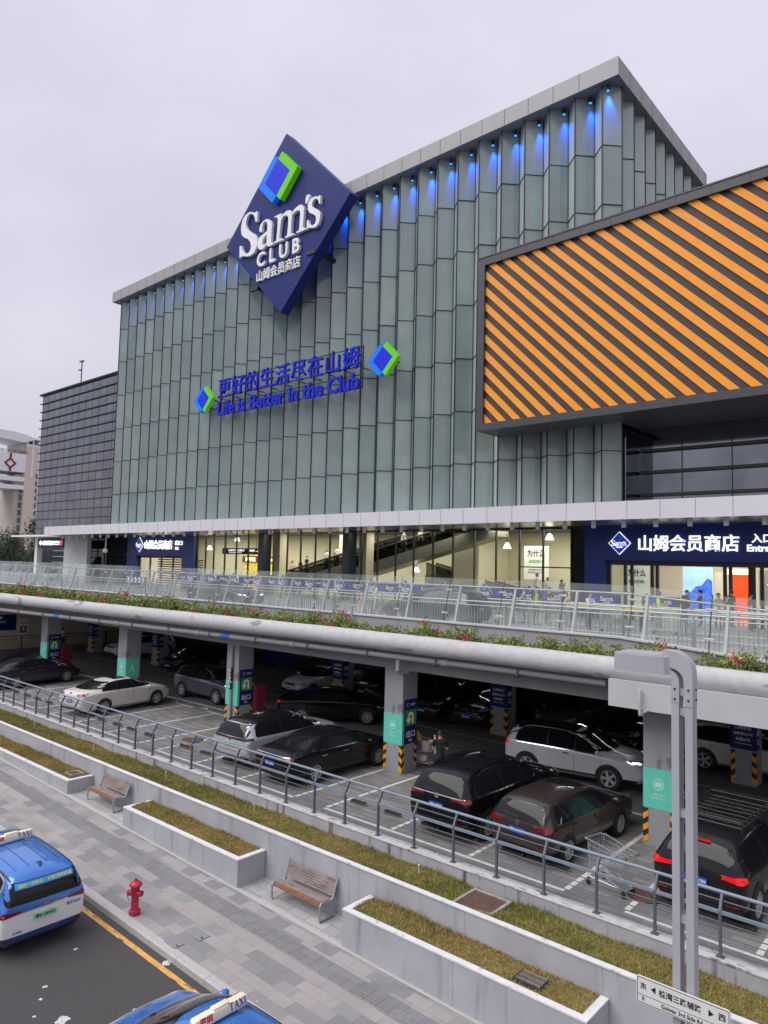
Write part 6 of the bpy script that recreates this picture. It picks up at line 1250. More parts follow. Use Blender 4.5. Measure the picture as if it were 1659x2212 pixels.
# ---------------------------------------------------------------- people
SKIN = mat('skin', lin((205, 160, 135)), .55, var=.06, scale=10); HAIRB = mat('black_hair', (.012, .011, .011), .45, var=.2); SHOE = mat('dark_shoe', (.03, .03, .03), .5)
EYE = mat('eye_dark', (.01, .01, .01), .2); LIPC = mat('lip', lin((170, 95, 90)), .5)
def cloth(c): return mat('cloth_%d_%d_%d' % tuple(c), lin(c), .8, var=.12, scale=5, bump=.15, bscale=14)
def human(h=1.7, arms='down', legs='stand', sleeve=.5, build=1., skirt=False, lean=0., child=False):
    """joints as (name, parent, position, radius); facing -y; all lengths in fractions of h"""
    k = 1.0; J = {}
    def j(n, par, p, r): J[n] = (par, Vector(p), r)
    hp = .52 if not child else .47; f = Vector((0, -1, 0)); lz = math.sin(lean); 
    def up_(z, y=0.): d = z-hp; return Vector((0, -d*lz+y, hp+d*math.cos(lean)))
    b = build
    j('pelvis', None, (0, 0, hp), (.072*b, .058*b)); j('waist', 'pelvis', up_(.60), (.066*b, .05*b)); j('chest', 'waist', up_(.71), (.082*b, .058*b)); j('neck0', 'chest', up_(.805), (.05*b, .042)); j('neck', 'neck0', up_(.845, -.006), (.028, .03))
    hr = .056 if not child else .075
    j('head', 'neck', up_(.905, -.012), (hr*.92, hr*1.05)); j('crown', 'head', up_(.955, -.006), (hr*.78, hr*.9))
    st = {'stand': ((0, 0), (0, 0)), 'walk': ((.09, .02), (-.07, .08)), 'step': ((.05, 0), (-.04, .03))}[legs]
    for s, n in ((1, 'l'), (-1, 'r')):
        hx = .048*b*s; fr, bk = st[0 if s > 0 else 1]
        j('hip'+n, 'pelvis', (hx, 0, hp-.03), (.055*b, .06*b)); j('knee'+n, 'hip'+n, (hx*1.05, -fr*.55-.01, .275), .036*b); j('calf'+n, 'knee'+n, (hx*1.05, -fr*.75+bk*.2+.012, .19), .033*b); j('ankle'+n, 'calf'+n, (hx*1.05, -fr+bk*.5, .045), .021); j('toe'+n, 'ankle'+n, (hx*1.2, -fr+bk*.5-.085, .02), .02)
        sh = up_(.79); sh.x = .108*b*s; j('shoulder'+n, 'neck0', sh, .036*b)
        A = {'down': ((.02, .02, -.18), (.01, -.03, -.15)), 'fwd': ((.0, -.08, -.15), (-.02, -.14, .02)), 'push': ((.0, -.10, -.14), (-.01, -.14, .01)), 'phone': ((.01, -.03, -.17), (-.05, -.09, .12)), 'hold': ((.015, -.05, -.165), (-.10, -.11, .03)), 'hips': ((.05, .03, -.15), (-.04, -.06, -.13))}[arms if isinstance(arms, str) else arms[0 if s > 0 else 1]]
        e = sh+Vector((A[0][0]*s, A[0][1], A[0][2])); w_ = e+Vector((A[1][0]*s, A[1][1], A[1][2])); d = (w_-e).normalized()
        j('elbow'+n, 'shoulder'+n, e, .026*b); j('wrist'+n, 'elbow'+n, w_, .017); j('palm'+n, 'wrist'+n, w_+d*.038, (.022, .014))
    return J
def person(label, loc, rz, top, pants, h=1.7, hair='short', arms='down', legs='stand', sleeve='short', build=1., lean=0., vest=None, face=True, child=False, stripes=None, zone=None, group=None, mask=False):
    J = human(h, arms, legs, .5, build, False, lean, child); names = list(J); me = bpy.data.meshes.new('p'); bm = bmesh.new(); sk = bm.verts.layers.skin.verify(); bv = {}
    for n in names:
        v = bm.verts.new(J[n][1]*h); r_ = J[n][2]; r_ = r_ if isinstance(r_, tuple) else (r_, r_); v[sk].radius = (r_[0]*h, r_[1]*h); v[sk].use_root = n == 'pelvis'; bv[n] = v
    for n in names:
        if J[n][0]: bm.edges.new((bv[J[n][0]], bv[n]))
    bm.to_mesh(me); bm.free(); o = bpy.data.objects.new('tmp', me); m = o.modifiers.new('k', 'SKIN'); m.use_smooth_shade = True; m.branch_smoothing = .6; m2 = o.modifiers.new('s', 'SUBSURF'); m2.levels = 2; m2.render_levels = 2
    body = bake(o); bpy.data.meshes.remove(me); body.name = 'body'
    mats = [SKIN, top, pants, SHOE, vest or top]
    segs = [(n, J[J[n][0]][1]*h, J[n][1]*h) for n in names if J[n][0]]
    def region(c):
        best = None
        for n, a, b in segs:
            d = b-a; t_ = max(0, min(1, (c-a).dot(d)/max(1e-9, d.length_squared))); q = (c-(a+d*t_)).length/(J[n][2][0] if isinstance(J[n][2], tuple) else J[n][2])
            if best is None or q < best[0]: best = (q, n, t_)
        _, n, t_ = best
        if n in ('head', 'crown', 'neck'): return 0
        if n[:-1] in ('palm', 'wrist'): return 0 if (sleeve == 'short' or n[:-1] == 'palm') else 1
        if n[:-1] == 'elbow': return 0 if sleeve == 'short' and t_ > .6 else 1
        if n[:-1] == 'toe' or (n[:-1] == 'ankle' and t_ > .8): return 3
        if n[:-1] in ('hip', 'knee', 'calf', 'ankle'): return 2
        if n == 'waist': return 1 if t_ > .05 else 2
        return 4 if vest and n in ('chest', 'waist', 'neck0') else 1
    for mm in mats: body.materials.append(mm)
    body.polygons.foreach_set('material_index', [region(p.center) for p in body.polygons]); body.polygons.foreach_set('use_smooth', [True]*len(body.polygons))
    # hands with separate fingers, nose and ears join the same mesh
    q = MB()
    for n, s in (('l', 1), ('r', -1)):
        w_, p_ = J['wrist'+n][1]*h, J['palm'+n][1]*h; d = (p_-w_).normalized(); side = d.cross(Vector((s, 0, 0))); side = side.normalized() if side.length > .1 else Vector((0, 1, 0)); cu = side.cross(d)*(-s)
        for i in range(4):
            b_ = p_+d*.012*h+side*(i-1.5)*.0125*h; ln = (.03, .036, .038, .032)[i]*h; q.tube([b_, b_+d*ln*.5, b_+d*ln*.85+cu*ln*.3, b_+d*ln*.95+cu*ln*.6], [.0058*h, .0055*h, .005*h, .004*h], 6)
        b_ = p_-d*.012*h+side*.018*h; q.tube([b_, b_+side*.014*h+d*.012*h, b_+side*.016*h+d*.03*h], [.0065*h, .006*h, .0045*h], 6)
    hc = J['head'][1]*h; hr = J['head'][2][0]*h
    q.ball(hc+Vector((0, -hr*1.12, -hr*.05)), hr*.17, n=6, sz=1.5)
    for s in (1, -1): q.ball(hc+Vector((s*hr*1.0, 0, 0)), hr*.22, n=6, sx=.4)
    bm = bmesh.new(); bm.from_mesh(body); e = q.mesh('x', SKIN); bm.from_mesh(e); bpy.data.meshes.remove(e); bm.to_mesh(body); bm.free()
    t = thing('person', label, 'person', loc, rz, group); bo = link('body', body, t)
    q = MB()
    for s in (1, -1): q.ball(hc+Vector((s*hr*.38, -hr*1.0, hr*.18)), hr*.12, n=6)
    q.build('eyes', EYE, t); q = MB(); q.ball(hc+Vector((0, -hr*.98, -hr*.5)), hr*.2, n=6, sy=.4, sz=.35); q.build('mouth', LIPC, t)
    q = MB(); cr_ = J['crown'][1]*h; rr = hr*1.12; vs = []; fs = []; n_, m_ = 14, 8
    for i in range(m_+1):
        for k in range(n_):
            a = 2*PI*k/n_; back = (math.sin(a)+1)/2; lim = 1.0+(.95 if hair != 'none' else .2)*back; th = lim*i/m_
            ex = (.9*hr*back**2*(i/m_)**2*(1.0 if hair == 'long' else 0))
            vs.append(((hc.x)+rr*math.sin(th)*math.cos(a), hc.y+.01+rr*1.08*math.sin(th)*math.sin(a)+ex*.2, hc.z+hr*.25+rr*1.08*math.cos(th)-ex*3.2))
    for i in range(m_):
        for k in range(n_): fs.append((i*n_+k, i*n_+(k+1) % n_, (i+1)*n_+(k+1) % n_, (i+1)*n_+k))
    q.add(vs, fs)
    if hair == 'bun': q.ball((hc.x, hc.y+hr*1.25, hc.z+hr*.3), hr*.45, n=8); q.tube([(hc.x, hc.y+hr*1.3, hc.z+hr*.2), (hc.x, hc.y+hr*1.5, hc.z-hr*1.5)], [hr*.3, hr*.12], 6)
    if hair == 'cap': q.lathe([(hr*1.18, .0), (hr*1.1, hr*.6), (.001, hr*.95)], c=(hc.x, hc.y, hc.z+hr*.35), n=12)
    q.build('hair', HAIRB, t, 60)
    return t
BLK = cloth((30, 30, 33)); WHT = cloth((215, 214, 210)); GRYC = cloth((110, 112, 118)); NVYC = cloth((40, 44, 70)); HIV = mat('lime_vest', lin((180, 225, 50)), .7, var=.1, emit=0); PNK = cloth((205, 165, 160)); OLV = cloth((70, 78, 66)); JEAN = cloth((60, 70, 92)); BEI = cloth((190, 175, 150))
STR = mat('striped_shirt', lin((150, 160, 178)), .8, var=.45, scale=18)
ZD = 4.415; P_ = person
P_('man in a striped grey shirt pushing a trolley behind the glass balustrade', (-16.6, 29.0, ZD), R(-60), STR, NVYC, 1.72, arms='push')
P_('heavy man in a black shirt leaning towards a trolley left of the long haired woman', (-15.6, 29.3, ZD), R(80), BLK, JEAN, 1.74, arms='push', lean=.12, build=1.12)
P_('woman in pale pink bending beside the man in black', (-14.3, 29.0, ZD), R(-70), PNK, BLK, 1.6, arms='fwd', lean=.4, hair='bun')
P_('long haired woman in a white blouse pushing a trolley before the navy entrance wall', (-12.9, 27.7, ZD), R(75), WHT, JEAN, 1.66, hair='long', arms='push', lean=.1, sleeve='long')
P_('guard in a lime vest bending forward over a trolley by the entrance', (-11.3, 29.2, ZD), R(75), NVYC, BLK, 1.68, arms='push', vest=HIV, lean=.35)
P_('guard in a lime vest standing upright by the entrance poster', (-11.1, 30.6, ZD), R(160), NVYC, BLK, 1.72, arms='down', vest=HIV)
P_('woman in a sleeveless black top waiting before the mountain light box', (-9.75, 29.6, ZD), R(190), BLK, BLK, 1.64, hair='bun')
P_('man in dark clothes hugging beside the taller man before the mountain light box', (-11.2, 34.4, ZD), R(100), BLK, BLK, 1.72, arms='fwd')
P_('man in a dark green jacket facing left before the mountain light box', (-10.65, 34.6, ZD), R(-90), OLV, BLK, 1.74, arms='fwd', sleeve='long')
P_('person in a beige top standing left of the red promotional wall', (-9.6, 33.6, ZD), R(40), BEI, BLK, 1.66, sleeve='long')
P_('person in grey standing with head bowed before the red promotional wall', (-9.15, 33.0, ZD), R(80), GRYC, BLK, 1.6, lean=.15)
P_('man in black standing before the red promotional wall', (-9.7, 36.0, ZD), R(150), BLK, JEAN, 1.75)
P_('man with only head and shoulders showing at the right entrance door', (-8.4, 34.0, ZD), R(120), BLK, BLK, 1.7)
P_('man in a black shirt and cap walking behind the middle of the balustrade', (-23.9, 26.0, ZD), R(-60), BLK, BEI, 1.72, legs='walk', hair='cap')
P_('woman in a white top with hand at her face beside the man in the cap', (-23.2, 26.3, ZD), R(-60), WHT, BEI, 1.66, arms=('phone', 'down'), legs='walk', hair='long')
P_('guard in a lime vest beside the dark car on the deck', (-18.6, 26.8, ZD), R(30), NVYC, BLK, 1.7, vest=HIV)
P_('woman with a dark headscarf beside the dark car on the deck', (-17.7, 26.6, ZD), R(20), NVYC, BLK, 1.6, hair='long')
P_('guard in a lime vest standing right of the dark car on the deck', (-15.9, 28.8, ZD), R(60), NVYC, BLK, 1.7, vest=HIV)
P_('man in dark clothes by the exit door at far left of the deck', (-50.5, 33.4, ZD), R(30), BLK, BLK, 1.7, arms='fwd', lean=.2)
def trd(x): return 5.75+.232*(x+46.2)-.95
def trd2(x): return 7.35+.252*(x+36.9)-.95
for i, (x, lb, tp, pn, hr_) in enumerate([(-43.7, 'long haired woman in a white top, lowest on the lower moving walkway', WHT, BLK, 'long'), (-43.0, 'long haired woman in black on the lower moving walkway', BLK, BLK, 'long'), (-42.0, 'broad man in a black shirt holding the rail of the lower moving walkway', BLK, JEAN, 'short'),
        (-40.1, 'man in a beige shirt in the upper group on the lower moving walkway', BEI, BLK, 'short'), (-39.7, 'woman in white in the upper group on the lower moving walkway', WHT, JEAN, 'bun'), (-39.1, 'tall man in grey with a backpack strap on the lower moving walkway', GRYC, BLK, 'short'), (-38.6, 'woman in a pale top, highest on the lower moving walkway', WHT, BLK, 'bun')]):
    P_(lb, (x, 39.1+.25*(i % 2), trd(x)), R(90+10*(i % 3)), tp, pn, 1.72-.05*(i % 2), hair=hr_, arms=('hips', 'down') if i == 2 else 'down', build=1.1 if i == 2 else 1)
for i, (x, lb, tp, pn, v_) in enumerate([(-35.6, 'guard in a lime vest, lowest on the higher moving walkway', NVYC, BLK, HIV), (-35.0, 'man in black behind the guard on the higher moving walkway', BLK, BLK, None), (-34.5, 'man in a grey shirt on the higher moving walkway', GRYC, JEAN, None), (-33.8, 'woman in dark clothes on the higher moving walkway', NVYC, BLK, None), (-31.9, 'person in grey higher on the higher moving walkway', GRYC, BLK, None), (-30.6, 'person in beige high on the higher moving walkway', BEI, BLK, None), (-29.4, 'person in pale grey near the top of the higher moving walkway', WHT, JEAN, None)]):
    P_(lb, (x, 38.9+.25*(i % 2), trd2(x)), R(90), tp, pn, 1.72-.05*(i % 2), hair='bun' if i == 3 else 'short', vest=v_)
q = MB(); q.box((-22.2, 37.4, 4.43), (-18.6, 39.3, 4.92)); tag(q.build('platform', mat('grey_platform', (.3, .3, .3), .6)), 'low grey landing inside the shop window below the white wall poster', 'platform')
P_('man in a white shirt carrying a bag inside the shop window below the wall poster', (-21.0, 38.1, 4.925), R(90), WHT, BLK, 1.75, legs='walk')
P_('child in pale clothes inside the shop window behind the man in white', (-20.3, 38.1, 4.925), R(90), WHT, GRYC, 1.52, legs='walk')
P_('woman in dark clothes inside the shop window near the glass door', (-19.4, 38.1, 4.925), R(80), BLK, BLK, 1.42, hair='bun')
# in the car park
P_('woman with a ponytail in white top and dark skirt walking behind the fence at left', (-54.3, 25.6, .004), R(-150), WHT, BLK, 1.6, hair='bun', legs='walk')
P_('boy in a white shirt and dark shorts walking behind the fence at left', (-53.9, 27.9, .004), R(30), WHT, BLK, 1.48, legs='walk')
P_('man in a black shirt with his back turned, holding a baby beside the column', (-13.85, 18.95, .004), R(216), BLK, BLK, 1.73, arms='hold', build=1.08)
baby = P_('baby in a white and yellow top carried against the shoulder of the man in black', (-14.07, 18.97, .88), R(-54), mat('pale_yellow_cloth', lin((225, 205, 150)), .8, var=.2, scale=14), WHT, .66, hair='none', arms='fwd', child=True, build=1.35)

# ---------------------------------------------------------------- shopping trolleys
WIRE = mat('trolley_wire', lin((188, 190, 193)), .35, metal=.5); GREYP = mat('grey_plastic', lin((120, 122, 124)), .5)
def seg(q, a, b, r_=.005, n=4): q.tube([a, b], r_, n, cap=False)
def trolley_parts():
    B = {}; q = MB()
    rear_t, rear_b, fr_t, fr_b = [(-.42, .29, 1.0), (-.40, .24, .52)], None, None, None
    def P(u, v, w): # u along 0..1 rear->front, v across -1..1, w height 0..1
        wd = .29-.07*u-(.03*(1-w)); zt_ = 1.0-.13*u; zb_ = .50+.10*u; return Vector((-.42+.92*u-(.05*(1-w) if u > .9 else 0), wd*v, zb_+(zt_-zb_)*w))
    for v in (-1, 1):
        for i in range(17): u = i/16; seg(q, P(u, v, 0), P(u, v, 1), .005)
        for w in (.0, .25, .5, .75, 1): seg(q, P(0, v, w), P(1, v, w), .012 if w == 1 else .006)
    for i in range(12): v = -1+2*i/11; seg(q, P(0, v, 0), P(1, v, 0), .005); seg(q, P(1, v, 0), P(1, v, 1), .005); seg(q, P(0, v, 0), P(0, v, .95), .005)
    for w in (0, .25, .5, .75, 1): seg(q, P(1, -1, w), P(1, 1, w), .012 if w == 1 else .006); seg(q, P(0, -1, w), P(0, 1, w), .0045)
    for i in range(9): u = i/8; seg(q, P(u, -1, 0), P(u, 1, 0), .0045)
    B['basket'] = q.mesh('basket', WIRE, fix=False)
    q = MB(); q.tube([(-.5, -.27, .99), (-.5, .27, .99)], .017, 8); B['handle'] = q.mesh('handle', GREYP, 40)
    q = MB(); q.box((.47, -.235, .83), (.53, -.19, .89)).box((.47, .19, .83), (.53, .235, .89)); B['bumper'] = q.mesh('bumper', GREYP)
    q = MB()
    for v in (-1, 1):
        q.tube([(-.5, .27*v, .99), (-.42, .28*v, .98), (-.40, .25*v, .50), (-.42, .26*v, .14)], .012, 6); q.tube([(-.40, .25*v, .50), (-.1, .22*v, .52), (.1, .20*v, .44), (-.05, .2*v, .30), (.42, .16*v, .13)], .010, 6); q.tube([(-.42, .26*v, .2), (.44, .16*v, .15)], .012, 6)
    q.tube([(.44, -.16, .15), (.44, .16, .15)], .012, 6); q.tube([(-.2, -.23, .19), (-.2, .23, .19)], .008, 6)
    for i in range(5): seg(q, (-.2, -.2+.1*i, .185), (.44, -.15+.075*i, .155), .004)
    B['frame'] = q.mesh('frame', WIRE, 40, fix=False)
    q = MB(); q.lathe([(.06, -.015), (.062, 0), (.06, .015)], n=14, axis='y'); q.box((-.02, -.022, 0), (.02, .022, .10)); B['castor'] = q.mesh('castor', BLACKR, 40)
    return B
TB_ = trolley_parts()
def trolley(label, loc, rz):
    t = thing('shopping_trolley', label, 'shopping trolley', loc, rz)
    for k in ('basket', 'handle', 'bumper', 'frame'): link(k, TB_[k], t)
    for p in ((-.42, .26), (-.42, -.26), (.42, .16), (.42, -.16)): link('castor', TB_['castor'], t, (p[0], p[1], .062))
    return t
trolley('empty wire shopping trolley left in the hatched gap beside the brown hatchback', (-6.72, 15.62, .004), R(-14))
trolley('shopping trolley full of bags half hidden behind the column with the mint band', (-15.55, 20.15, .004), R(20))
trolley('wire trolley pushed by the long haired woman in white on the deck', (-12.0, 27.9, ZD), R(15))
trolley('wire trolley pushed by the man in the striped shirt on the deck', (-17.4, 28.6, ZD), R(-150))
trolley('wire trolley pushed by the bending guard near the entrance', (-10.4, 29.4, ZD), R(10))
for nm, lb, cat, c, s, cl in (('carton', 'white carton on the bottom rack of the full trolley', 'carton', (-15.5, 20.17, .21), (.36, .26, .2), (205, 190, 190)), ('shopping_bag', 'purple grocery pack inside the full trolley', 'grocery pack', (-15.72, 20.1, .56), (.3, .3, .26), (130, 95, 170)), ('shopping_bag', 'cream grocery bag inside the full trolley', 'grocery bag', (-15.35, 20.2, .58), (.26, .26, .3), (220, 205, 180))):
    q = MB(); q.box((-s[0]/2, -s[1]/2, 0), (s[0]/2, s[1]/2, s[2]), bev=.03); o = q.build(nm, cloth(cl)); o.location = c; o.rotation_euler = (0, 0, R(20)); tag(o, lb, cat)
q = MB(); q.ball((0, 0, .14), .16, n=10, sx=1.1, sz=.9); q.tube([(0, 0, .2), (.02, 0, .34)], [.09, .05], 7); o = q.build('shopping_bag', mat('yellow_bag', lin((225, 165, 40)), .5, var=.3, scale=9), None, 50); o.location = (-15.68, 20.1, .84); tag(o, 'crumpled yellow shopping bag on top of the full trolley', 'shopping bag')

# ================================================================ street furniture
GPOST = mat('grey_lamp_paint', lin((172, 173, 179)), .45, var=.06, scale=1.2, stain=(lin((168, 170, 178)), (3, 3, .7), .6, .04))
zp = PZ(-3.2)
lp = thing('street_lamp', 'tall grey twin post street lamp with a flat boxy head above the planter', 'street lamp', (-3.2, 9.6, zp))
def zl_(z): return z-zp
def arcp(cx, cz, r_, a0, a1, n=10): return [(cx+r_*math.cos(R(a0+(a1-a0)*i/n)), cz+r_*math.sin(R(a0+(a1-a0)*i/n))) for i in range(n+1)]
o_ = 3.2
MB().box((-.13, 0, -.1), (-.035, .17, zl_(5.29))).build('post', GPOST, lp); MB().box((.04, 0, -.1), (.135, .17, zl_(5.26))).build('post', GPOST, lp)
outer = [(.139, zl_(5.26))]+arcp(-.141, zl_(5.67), .28, 0, 90)+[(-.24, zl_(5.95)), (-.24, zl_(5.725)), (-.17, zl_(5.725))]+arcp(-.14, zl_(5.555), .175, 95, 0, 8)+[(.036, zl_(5.26))]
MB().prism(outer, 'y', -.006, .176).build('arm', GPOST, lp, 40)
inner = [(-.031, zl_(5.29))]+arcp(-.17, zl_(5.56), .139, 0, 75, 6)+[(-.16, zl_(5.715)), (-.20, zl_(5.715))]+arcp(-.20, zl_(5.62), .07, 60, 0, 4)+[(-.134, zl_(5.29))]
MB().prism(inner, 'y', -.004, .174).build('arm', GPOST, lp, 40)
hd = []
for cx, cy, a0 in ((-.24, .0, -90), (-.24, .42, 0)): pass
hd = [(-.13, .02), (-.13, .30), (-.28, .42), (-.75, .42)]+[(-.75+.14*math.cos(R(a)), .28+.14*math.sin(R(a))) for a in range(100, 181, 20)]+[(-.75+.14*math.cos(R(a)), .02+.14*math.sin(R(a))) for a in range(180, 271, 18)]+[(-.45, -.135), (-.2, -.06)]
q = MB(); q.prism(hd, 'z', zl_(5.64), zl_(5.865)); head = q.build('lamp_head', GPOST, lp, 30)
q = MB(); q.prism([(x*.86-.06, y*.8+.03) for x, y in hd], 'z', zl_(5.866), zl_(5.885)); q.build('lid', GPOST, head, 30); MB().box((-.8, .0, zl_(5.625)), (-.4, .28, zl_(5.639))).build('lens', mat('lamp_glass', (.7, .7, .72), .3), head)
for z in (5.43, 5.18, 3.9, 2.6): MB().box((-.036, .03, zl_(z)-.045), (.041, .14, zl_(z)+.045)).build('spacer', GPOST, lp)
bt = MB()
for x0 in (-.083, .088):
    for z in (5.34, 5.47): bt.cyl((x0, -.018, zl_(z)), (x0, .0, zl_(z)), .013, 8)
for z in (5.34, 5.47): bt.cyl((.13, .12, zl_(z)), (.155, .12, zl_(z)), .012, 8)
bt.build('bolts', DKMET, lp)
sgn = thing('street_sign', 'white street name sign with black lettering fixed to the lamp post', 'street sign', (-3.2, 9.53, 1.605))
def rrect(w, h, r_, n=4): return [(sx*(w-r_)+r_*math.cos(R(a)), sy*(h-r_)+r_*math.sin(R(a))) for sx, sy, a0 in ((1, 1, 0), (-1, 1, 90), (-1, -1, 180), (1, -1, 270)) for a in np.linspace(a0, a0+90, n)]
MB().prism(rrect(.565, .165, .025), 'y', 0, .02).build('panel', mat('sign_white', lin((222, 222, 220)), .4, var=.03), sgn)
q = MB(); poly_glyph(q, [rrect(.555, .155, .022), rrect(.549, .149, .018)], (0, -.0005, 0), XP, ZP, 1, .002); q.box((-.55, -.002, -.058), (.55, -.0005, -.053))
lettering(q, '东', (-.475, -.0005, .055), XP, ZP, .08, .085, .002, .02); lettering(q, 'E', (-.475, -.0005, -.097), XP, ZP, .03, .045, .002, .02); lettering(q, '桂湾三路辅路', (-.02, -.0005, .048), XP, ZP, .52, .09, .002, .02); lettering(q, 'Guiwan 3rd Side Rd', (0, -.0005, -.103), XP, ZP, .5, .052, .002, .02); lettering(q, '西', (.475, -.0005, .055), XP, ZP, .085, .08, .002, .02); lettering(q, 'W', (.475, -.0005, -.097), XP, ZP, .04, .045, .002, .02)
for s in (1, -1): poly_glyph(q, [[(s*.38, .05), (s*.32, .09), (s*.32, .01)]], (0, -.0005, 0), XP, ZP, 1, .002)
q.build('lettering', mat('sign_black', (.015, .015, .018), .4), sgn, fix=False); MB().box((-.12, .02, -.1), (.13, .06, -.06)).box((-.12, .02, .06), (.13, .06, .1)).build('bracket', STEEL, sgn)

WOOD = mat('weathered_slats', lin((138, 124, 120)), .75, var=.25, scale=5, bump=.3, bscale=25, stain=(lin((92, 78, 70)), (1.2, 14, 14), .58, .1)); WOODF = mat('orange_brown_slat', lin((150, 98, 66)), .7, var=.25, scale=6)
BFR = mat('grey_bench_frame', lin((150, 156, 158)), .4, metal=.4)
def bench(label, c, L_, rz=0.):
    t = thing('park_bench', label, 'bench', c, rz, None); h = L_/2
    for s in (-1, 1):
        x = s*(h-.0); pr = [(.0, 0), (.02, .36), (.05, .40), (.38, .36), (.43, .40), (.53, .80)]
        q = MB()
        def flat(pts, w=.05, th=.022):
            for a, b in zip(pts[:-1], pts[1:]):
                a, b = Vector(a), Vector(b); d = (b-a); l = d.length/2; d.normalize(); n = Vector((-d.y, d.x)); m = (a+b)/2
                q.obox((x, m.x, m.y), (w/2, 0, 0), Vector((0, d.x, d.y))*(l+.008), Vector((0, n.x, n.y))*(th/2))
        flat([(.0, .0), (-.015, .20), (-.005, .36), (.03, .405), (.12, .405), (.34, .375), (.40, .40), (.44, .50), (.55, .80)]); flat([(.42, .42), (.45, .28), (.43, .0)]); flat([(.0, .012), (.43, .012)]); q.build('frame', BFR, t)
    q = MB()
    for i in range(7): q.box((-h+.03, .045+.048*i, .405-.0065*i), (h-.03, .084+.048*i, .43-.0065*i))
    q.build('seat', WOOD, t)
    MB().box((-h+.03, -.012, .345), (h-.03, .012, .425)).build('front_rail', WOODF, t)
    q = MB(); d = Vector((.11, .30)).normalized()
    for i in range(6): p = Vector((.435, .455))+d*.058*i; q.obox((0, p.x, p.y), (h-.03, 0, 0), Vector((0, d.x, d.y))*.024, Vector((0, -d.y, d.x))*.011)
    q.build('backrest', WOOD, t)
    return t
bench('weathered slatted bench nearest to the camera between two planters', (-12.75, 11.84, PZ(-12.75)), 1.62, R(1))
bench('smaller looking slatted bench further left between two planters', (-21.9, 11.82, PZ(-21.9)), 1.62, R(0))
HYD = mat('red_hydrant_paint', lin((176, 40, 66)), .45, var=.12, scale=6, stain=(lin((120, 40, 40)), (6, 6, 3), .66, .1))
t = thing('fire_hydrant', 'red fire hydrant standing on the pavement near the kerb', 'fire hydrant', (-15.16, 9.14, PZ(-15.16))); t.scale = (.78, .78, .70)
MB().lathe([(.15, 0), (.17, .05), (.155, .055), (.155, .1), (.17, .105), (.17, .13), (.12, .14), (.11, .18), (.105, .75), (.13, .78), (.135, .86), (.12, .90)], n=20).build('barrel', HYD, t, 40)
MB().lathe([(.12, .90), (.185, .905), (.185, .94), (.16, .985), (.09, 1.03), (.05, 1.04), (.05, 1.07), (.035, 1.08), (.035, 1.12), (.001, 1.125)], n=20).build('bonnet', HYD, t, 40)
for a in (-90-38, 20): 
    d = Vector((math.cos(R(a)), math.sin(R(a)), 0)); q = MB(); q.cyl(d*.08+ZP*.68, d*.19+ZP*.68, .09, 14); q.cyl(d*.19+ZP*.68, d*.225+ZP*.68, .1, 8); q.cyl(d*.225+ZP*.68, d*.25+ZP*.68, .03, 5); q.build('nozzle_cap', HYD, t, 30)
q = MB(); pts = [Vector((-.12, -.16, .62)), Vector((-.15, -.15, .5)), Vector((-.13, -.12, .42)), Vector((-.1, -.1, .45))]; q.tube(pts, .009, 5); q.build('chain', DKMET, t)
STK = mat('white_stake', lin((205, 198, 185)), .6)
for i, (x, y) in enumerate(((-30.5, 13.39), (-25.46, 13.37), (-20.64, 13.34), (-16.28, 13.42), (-10.33, 13.39))):
    t = thing('sprinkler', ['small pale sprinkler stake in the grass strip, leftmost of five', 'small pale sprinkler stake in the grass strip, second from the left', 'small pale sprinkler stake in the grass strip behind the further bench', 'small pale sprinkler stake in the grass strip left of the nearer bench', 'small pale sprinkler stake in the grass strip left of the square hatch'][i], 'sprinkler', (x, y, zs(x, y)), group='sprinkler stakes in the grass strip')
    MB().cyl((0, 0, -.02), (0, 0, .16), .014, 8).build('stem', STK, t); MB().lathe([(.02, .16), (.022, .18), (.022, .215), (.012, .225)], n=10).build('head', STK, t)
# litter
LIT = mat('crumpled_white_litter', (.58, .58, .58), .35, var=.25, scale=30)
for i, (x, y, s, lb, nm, ct) in enumerate([(-13.2, 8.74, .08, 'clear crumpled plastic bag lying against the kerb', 'plastic_bag', 'litter'), (-12.95, 6.48, .09, 'crumpled white paper with dark print on the road beside the near taxi', 'waste_paper', 'litter'), (-14.13, 6.69, .035, 'small white paper scrap on the road behind the left taxi', 'waste_paper', 'litter'), (-13.81, 6.47, .03, 'thin grey scrap on the road between the two taxis', 'waste_paper', 'litter'), (-13.4, 6.18, .025, 'tiny white scrap on the road near the bottom edge', 'waste_paper', 'litter'), (-14.96, 7.69, .035, 'flattened pale scrap on the road close behind the left taxi', 'waste_paper', 'litter')]):
    rg = random.Random(90+i); q = MB(); n = 7
    vs = [(s*(a/(n-1)*2-1)*(1.2 if nm == 'waste_paper' else 1), s*(b/(n-1)*2-1), abs(rg.gauss(.3, .3))*s*(.35 if nm == 'waste_paper' else 1.0)*(1-max(abs(a/(n-1)*2-1), abs(b/(n-1)*2-1))*.8)+.004) for a in range(n) for b in range(n)]
    vs = [(x_+rg.gauss(0, .12)*s, y_+rg.gauss(0, .12)*s, z_) for x_, y_, z_ in vs]
    q.add(vs, [(a*n+b, (a+1)*n+b, (a+1)*n+b+1, a*n+b+1) for a in range(n-1) for b in range(n-1)])
    o = q.build(nm, LIT, None, None, fix=True); o.location = (x, y, PZ(x)-.148); o.rotation_euler = (0, 0, rg.uniform(0, 3)); tag(o, lb, ct)
